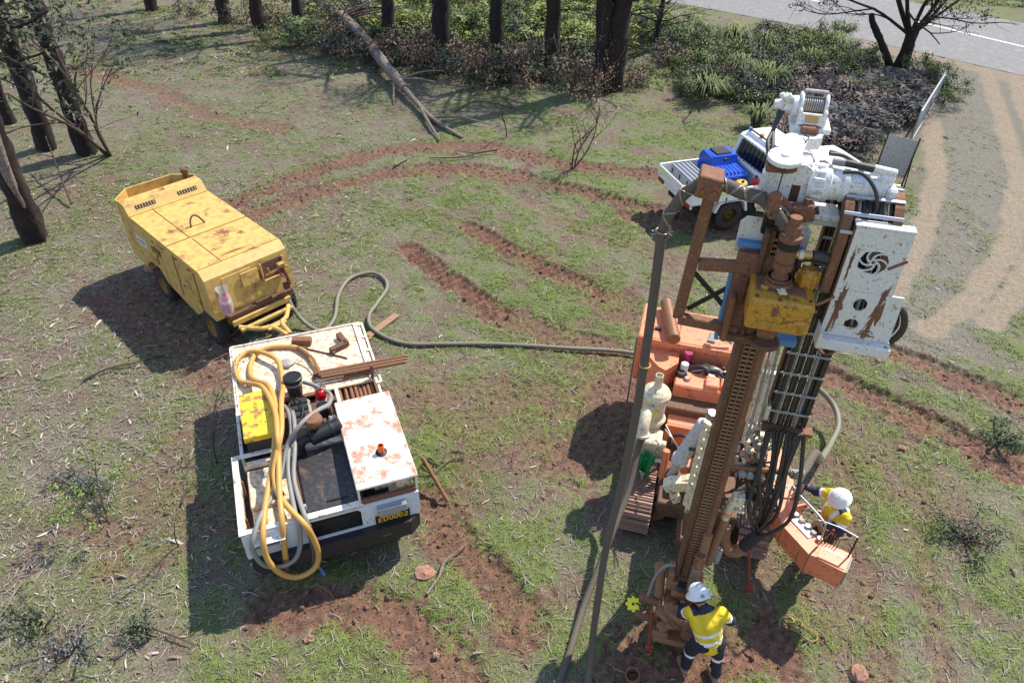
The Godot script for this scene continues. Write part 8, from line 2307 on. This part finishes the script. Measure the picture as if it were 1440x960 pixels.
	for i in 6:
		for j in 7:
			var q: Array = []
			for e in [[0, 0], [1, 0], [1, 1], [0, 1]]:
				var u: float = (i + e[0]) / 6.0
				var v: float = (j + e[1]) / 7.0
				q.append(V(-0.9 + 0.3 * u * (1.0 - 0.6 * v) + 0.1 * v, 1.16 - 0.5 * v + 0.08 * absf(u - 0.5) * v, -2.02 + 0.05 * sin(u * 9.0 + v * 2.0) + 0.1 * v))
			gc.quad(q[0], q[1], q[2], q[3], V(0, 0.3, 1))
	var gn := put(self, "green_bag", gc, "green_cloth")
	tag(gn, "shiny green plastic bag hanging under the cream cyclone above the left track", "bag")
	var g2 := MB.new()
	g2.t = t0
	g2.quad(V(-1.01, 1.4, -2.25), V(-0.99, 1.4, -2.05), V(-1.0, 0.98, -2.05), V(-1.03, 0.95, -2.25), V(-1, 0, 0))
	put(gn, "bag_side", g2, "green_cloth")
	pr(gn, "pale_patch", "dull_grey", [V2(-0.06, 0), V2(0.03, -0.02), V2(0.0, -0.2)], 0.004, Transform3D(t0.basis, t0 * V(-0.76, 0.92, -1.85)))
	# pipe wrenches
	for q in [[t0 * V(0.86, 0.82, -0.86), t0 * V(1.0, 0.1, -0.76), "red pipe wrench leaning on the front of the right track"], [t0 * V(-0.36, 0.78, 0.36), t0 * V(-0.3, 0.1, 0.55), "rusty red pipe wrench leaning on the clamp at the mast's foot"]]:
		var a: Vector3 = q[0]
		var b: Vector3 = q[1]
		var w := cy(self, "pipe_wrench", "red_steel", a, b, 0.017, 0.026, 10, 0.004)
		tag(w, q[2], "pipe wrench")
		var d := (b - a).normalized()
		var s := d.cross(V(0, 0, 1)).normalized()
		bx(w, "wrench_head", "red_steel", b - d * 0.02 - s * 0.01, V(0.1, 0.12, 0.035), 0.008, V(0, 0, 8))
		tb(w, "hook_jaw", "rod_steel", [b - d * 0.12 - s * 0.04, b + d * 0.03 - s * 0.045, b + d * 0.08 - s * 0.0, b + d * 0.07 + s * 0.05], [0.014, 0.016, 0.013], 8, 4)
		cy(w, "adjusting_nut", "rod_steel", b - d * 0.1 - s * 0.045, b - d * 0.07 - s * 0.045, 0.022, -1, 12, 0.003)
	# bits on the ground
	var ps := lt(self, "pipe_stub", "rust", [Vector2(0.075, 0), Vector2(0.1, 0), Vector2(0.1, 0.16), Vector2(0.08, 0.16), Vector2(0.075, 0.02)], V(1.69, 0, -4.88), V(-0.15, 1, 0.1), 22)
	tag(ps, "rusty open-ended pipe stub standing on the bare soil at the bottom edge", "pipe")
	var pk := bx(self, "plank", "timber", V(-2.82, 0.03, -12.25), V(0.16, 0.045, 1.25), 0.008, V(0, -33, 0))
	tag(pk, "weathered timber plank under the air hose behind the carrier", "plank")
	var pk2 := bx(self, "plank", "timber", V(-3.12, 0.03, -11.75), V(0.14, 0.045, 0.6), 0.008, V(0, -38, 0))
	tag(pk2, "shorter timber plank end beside the carrier's rear corner", "plank")
	var sb := MB.new()
	sb.tube([V(-1.42, 0.42, -8.3), V(-0.97, 0.05, -7.72)], 0.035, 12, 1)
	tag(put(self, "steel_bar", sb, "rust"), "rusty round bar leaning against the carrier's right side", "steel bar")
	var st := MB.new()
	for l in [[V(-1.5, 0.05, -8.45), V(-1.35, 0.14, -8.55), V(-1.2, 0.04, -8.5), V(-1.05, 0.16, -8.66), V(-0.81, 0.07, -8.76), V(-0.78, 0.05, -8.62), V(-1.03, 0.14, -8.47), V(-1.24, 0.05, -8.29), V(-1.4, 0.06, -8.22)], [V(-1.45, 0.06, -8.6), V(-1.25, 0.1, -8.42), V(-1.3, 0.05, -8.3), V(-1.45, 0.12, -8.35), V(-1.5, 0.05, -8.5)]]:
		var pp := st.path(l, 8)
		for i in pp.size() - 1:
			var w := Vector3(0.01 * sin(i * 0.5), 0.028, 0.012 * cos(i * 0.4))
			st.quad(pp[i] - w, pp[i + 1] - w, pp[i + 1] + w, pp[i] + w, V(0, 0.2, 1))
	tag(put(self, "lifting_strap", st, "webbing"), "crumpled khaki webbing strap on the grass beside the carrier", "strap")
	var rp := tb(self, "rope", "rope", [V(3.82, 0.04, -5.68), V(3.9, 0.04, -5.81), V(4.06, 0.04, -5.84), V(4.17, 0.04, -5.69), V(4.28, 0.04, -5.58), V(4.31, 0.04, -5.5), V(4.2, 0.05, -5.45), V(4.08, 0.05, -5.55), V(4.02, 0.05, -5.68), V(4.07, 0.06, -5.77), V(4.15, 0.06, -5.71), V(4.06, 0.06, -5.58), V(3.97, 0.06, -5.63)], 0.008, 6, 6)
	tag(rp, "loose tan rope lying in loops on the soil right of the bent worker", "rope")
	rock("flat reddish rock on the grass below the carrier's front", V(-2.67, 0.0, -5.34), V(0.08, 0.05, 0.06), 1)
	rock("broad pale flat rock beside the grey dead branch", V(-1.22, 0.0, -6.43), V(0.16, 0.05, 0.12), 2)
	rock("small orange stone on the bare soil at the bottom centre", V(-0.93, 0.0, -5.14), V(0.05, 0.04, 0.045), 3)
	rock("large tan rock at the bottom edge, right of the workers", V(4.7, 0.0, -5.0), V(0.13, 0.08, 0.12), 4)
	rock("brown flat rock in the litter left of the yellow compressor", V(-8.35, 0.0, -14.4), V(0.25, 0.08, 0.2), 5)
	rock("small white stone by the ruts at the right", V(6.94, 0.02, -9.17), V(0.08, 0.04, 0.06), 6)
	stick("forked pale dead branch on the grass right of the carrier's front", [[V(-1.14, 0.05, -6.04), V(-0.99, 0.06, -6.33), V(-0.92, 0.07, -6.58), V(-0.76, 0.06, -6.77), V(-0.6, 0.05, -6.94)], [V(-0.92, 0.07, -6.58), V(-0.75, 0.1, -6.62), V(-0.58, 0.06, -6.66)], [V(-0.99, 0.06, -6.33), V(-0.96, 0.1, -6.5), V(-0.88, 0.12, -6.72)]], 0.022, "bark_pale")
	stick("dark curved stick on the litter at the lower left", [[V(-5.08, 0.05, -5.34), V(-4.86, 0.07, -5.4), V(-4.49, 0.07, -5.3), V(-4.15, 0.05, -5.18)], [V(-4.49, 0.07, -5.3), V(-4.4, 0.05, -5.15)]], 0.018)
	stick("grey forked branch lying on the litter below the yellow compressor", [[V(-8.14, 0.05, -10.41), V(-7.81, 0.08, -10.73), V(-7.36, 0.06, -10.96), V(-6.91, 0.05, -11.24)], [V(-7.81, 0.08, -10.73), V(-7.14, 0.1, -10.76), V(-6.61, 0.05, -10.82)]], 0.025)
	stick("short bent black stick in the litter left of the carrier", [[V(-5.21, 0.05, -7.55), V(-5.23, 0.06, -7.82), V(-5.07, 0.05, -7.97)]], 0.02)
	stick("straight pale stick at the left edge, lower corner", [[V(-6.97, 0.05, -5.61), V(-6.98, 0.06, -5.89), V(-6.95, 0.05, -6.12)]], 0.018, "bark_pale")
	stick("thin dark fallen branch on the upper wheel rut below the fallen log", [[V(-0.57, 0.09, -21.21), V(-1.2, 0.1, -20.9), V(-1.61, 0.08, -20.65), V(-2.6, 0.05, -20.6)], [V(-1.2, 0.1, -20.9), V(-1.9, 0.12, -21.0)]], 0.03)
	stick("short white stick between the two upper wheel ruts", [[V(-3.54, 0.05, -20.06), V(-3.19, 0.06, -20.56)]], 0.04, "bark_pale")
	stick("dark arched dead branch in the grass right of the fallen log", [[V(-2.1, 0.05, -24.3), V(-1.4, 0.3, -24.6), V(-0.4, 0.2, -24.5), V(0.4, 0.05, -24.2)], [V(-0.9, 0.28, -24.6), V(-0.2, 0.15, -23.6), V(0.2, 0.05, -23.0)]], 0.035)
	stick("dead branch propped on the ground at the left trees", [[V(-11.6, 0.1, -17.2), V(-12.4, 0.6, -18.4), V(-13.2, 0.9, -19.6)], [V(-12.4, 0.6, -18.4), V(-11.6, 0.3, -19.2), V(-11.0, 0.05, -19.6)], [V(-12.6, 0.7, -18.7), V(-13.9, 0.8, -18.9)]], 0.03)
	for q in [[V(0.1, 0, 0.2), "broken twig left standing in the soil below the carrier's skirt", V(-2.45, 0, -5.95), 0.5]]:
		sapling("dead_twig", q[1], "twig", q[2], q[3], 61, Color.BLACK, Color.BLACK, 0)
	# sign board seen from behind
	var sg := thing("sign_board", "grey sheet sign seen from behind on two black posts, beside the drive", "sign", V(10.5, 0, -19.3), -38)
	bx(sg, "panel", "dull_grey", V(0, 1.02, 0.02), V(0.78, 1.05, 0.015), 0.003, V(-7, 0, 0))
	for x in [-0.4, 0.4]: cy(sg, "post", "black", V(x, 0, 0.16), V(x, 1.62, -0.06), 0.022, -1, 8, 0.003)
	for x in [-0.4, 0.4]: cy(sg, "leg", "black", V(x, 0, -0.45), V(x, 1.1, 0.0), 0.018, -1, 8, 0.003)
	# gate folded back into the scrub
	var gt := thing("steel_gate", "galvanised pipe farm gate standing open against the dead bracken", "gate", V(12.45, 0, -22.4), 57)
	tb(gt, "gate_frame", "galv", [V(0.0, 0.12, 0), V(0.0, 0.8, 0), V(0.08, 1.05, 0), V(0.3, 1.12, 0), V(2.0, 1.14, 0), V(4.1, 1.15, 0)], 0.035, 10, 4)
	tb(gt, "bottom_rail", "galv", [V(0, 0.14, 0), V(4.1, 0.14, 0)], 0.03, 8, 1)
	tb(gt, "end_post", "galv", [V(4.1, 0.0, 0), V(4.1, 1.2, 0)], 0.035, 10, 1)
	tb(gt, "stay", "galv", [V(2.0, 0.14, 0), V(2.0, 1.13, 0)], 0.022, 8, 1)
	var gw := MB.new()
	for i in 26: gw.tube([V(0.08 + i * 0.155, 0.14, 0), V(0.08 + i * 0.155, 1.12 if i > 1 else 1.02, 0)], 0.004, 4, 1)
	for i in 7: gw.tube([V(0.03, 0.26 + i * 0.12, 0), V(4.1, 0.26 + i * 0.12, 0)], 0.004, 4, 1)
	tag(put(gt, "wire_mesh", gw, "galv"), "", "", "", "stuff")
	bx(gt, "gate_sign", "dull_grey", V(2.6, 0.72, 0.04), V(0.35, 0.25, 0.01), 0.002)
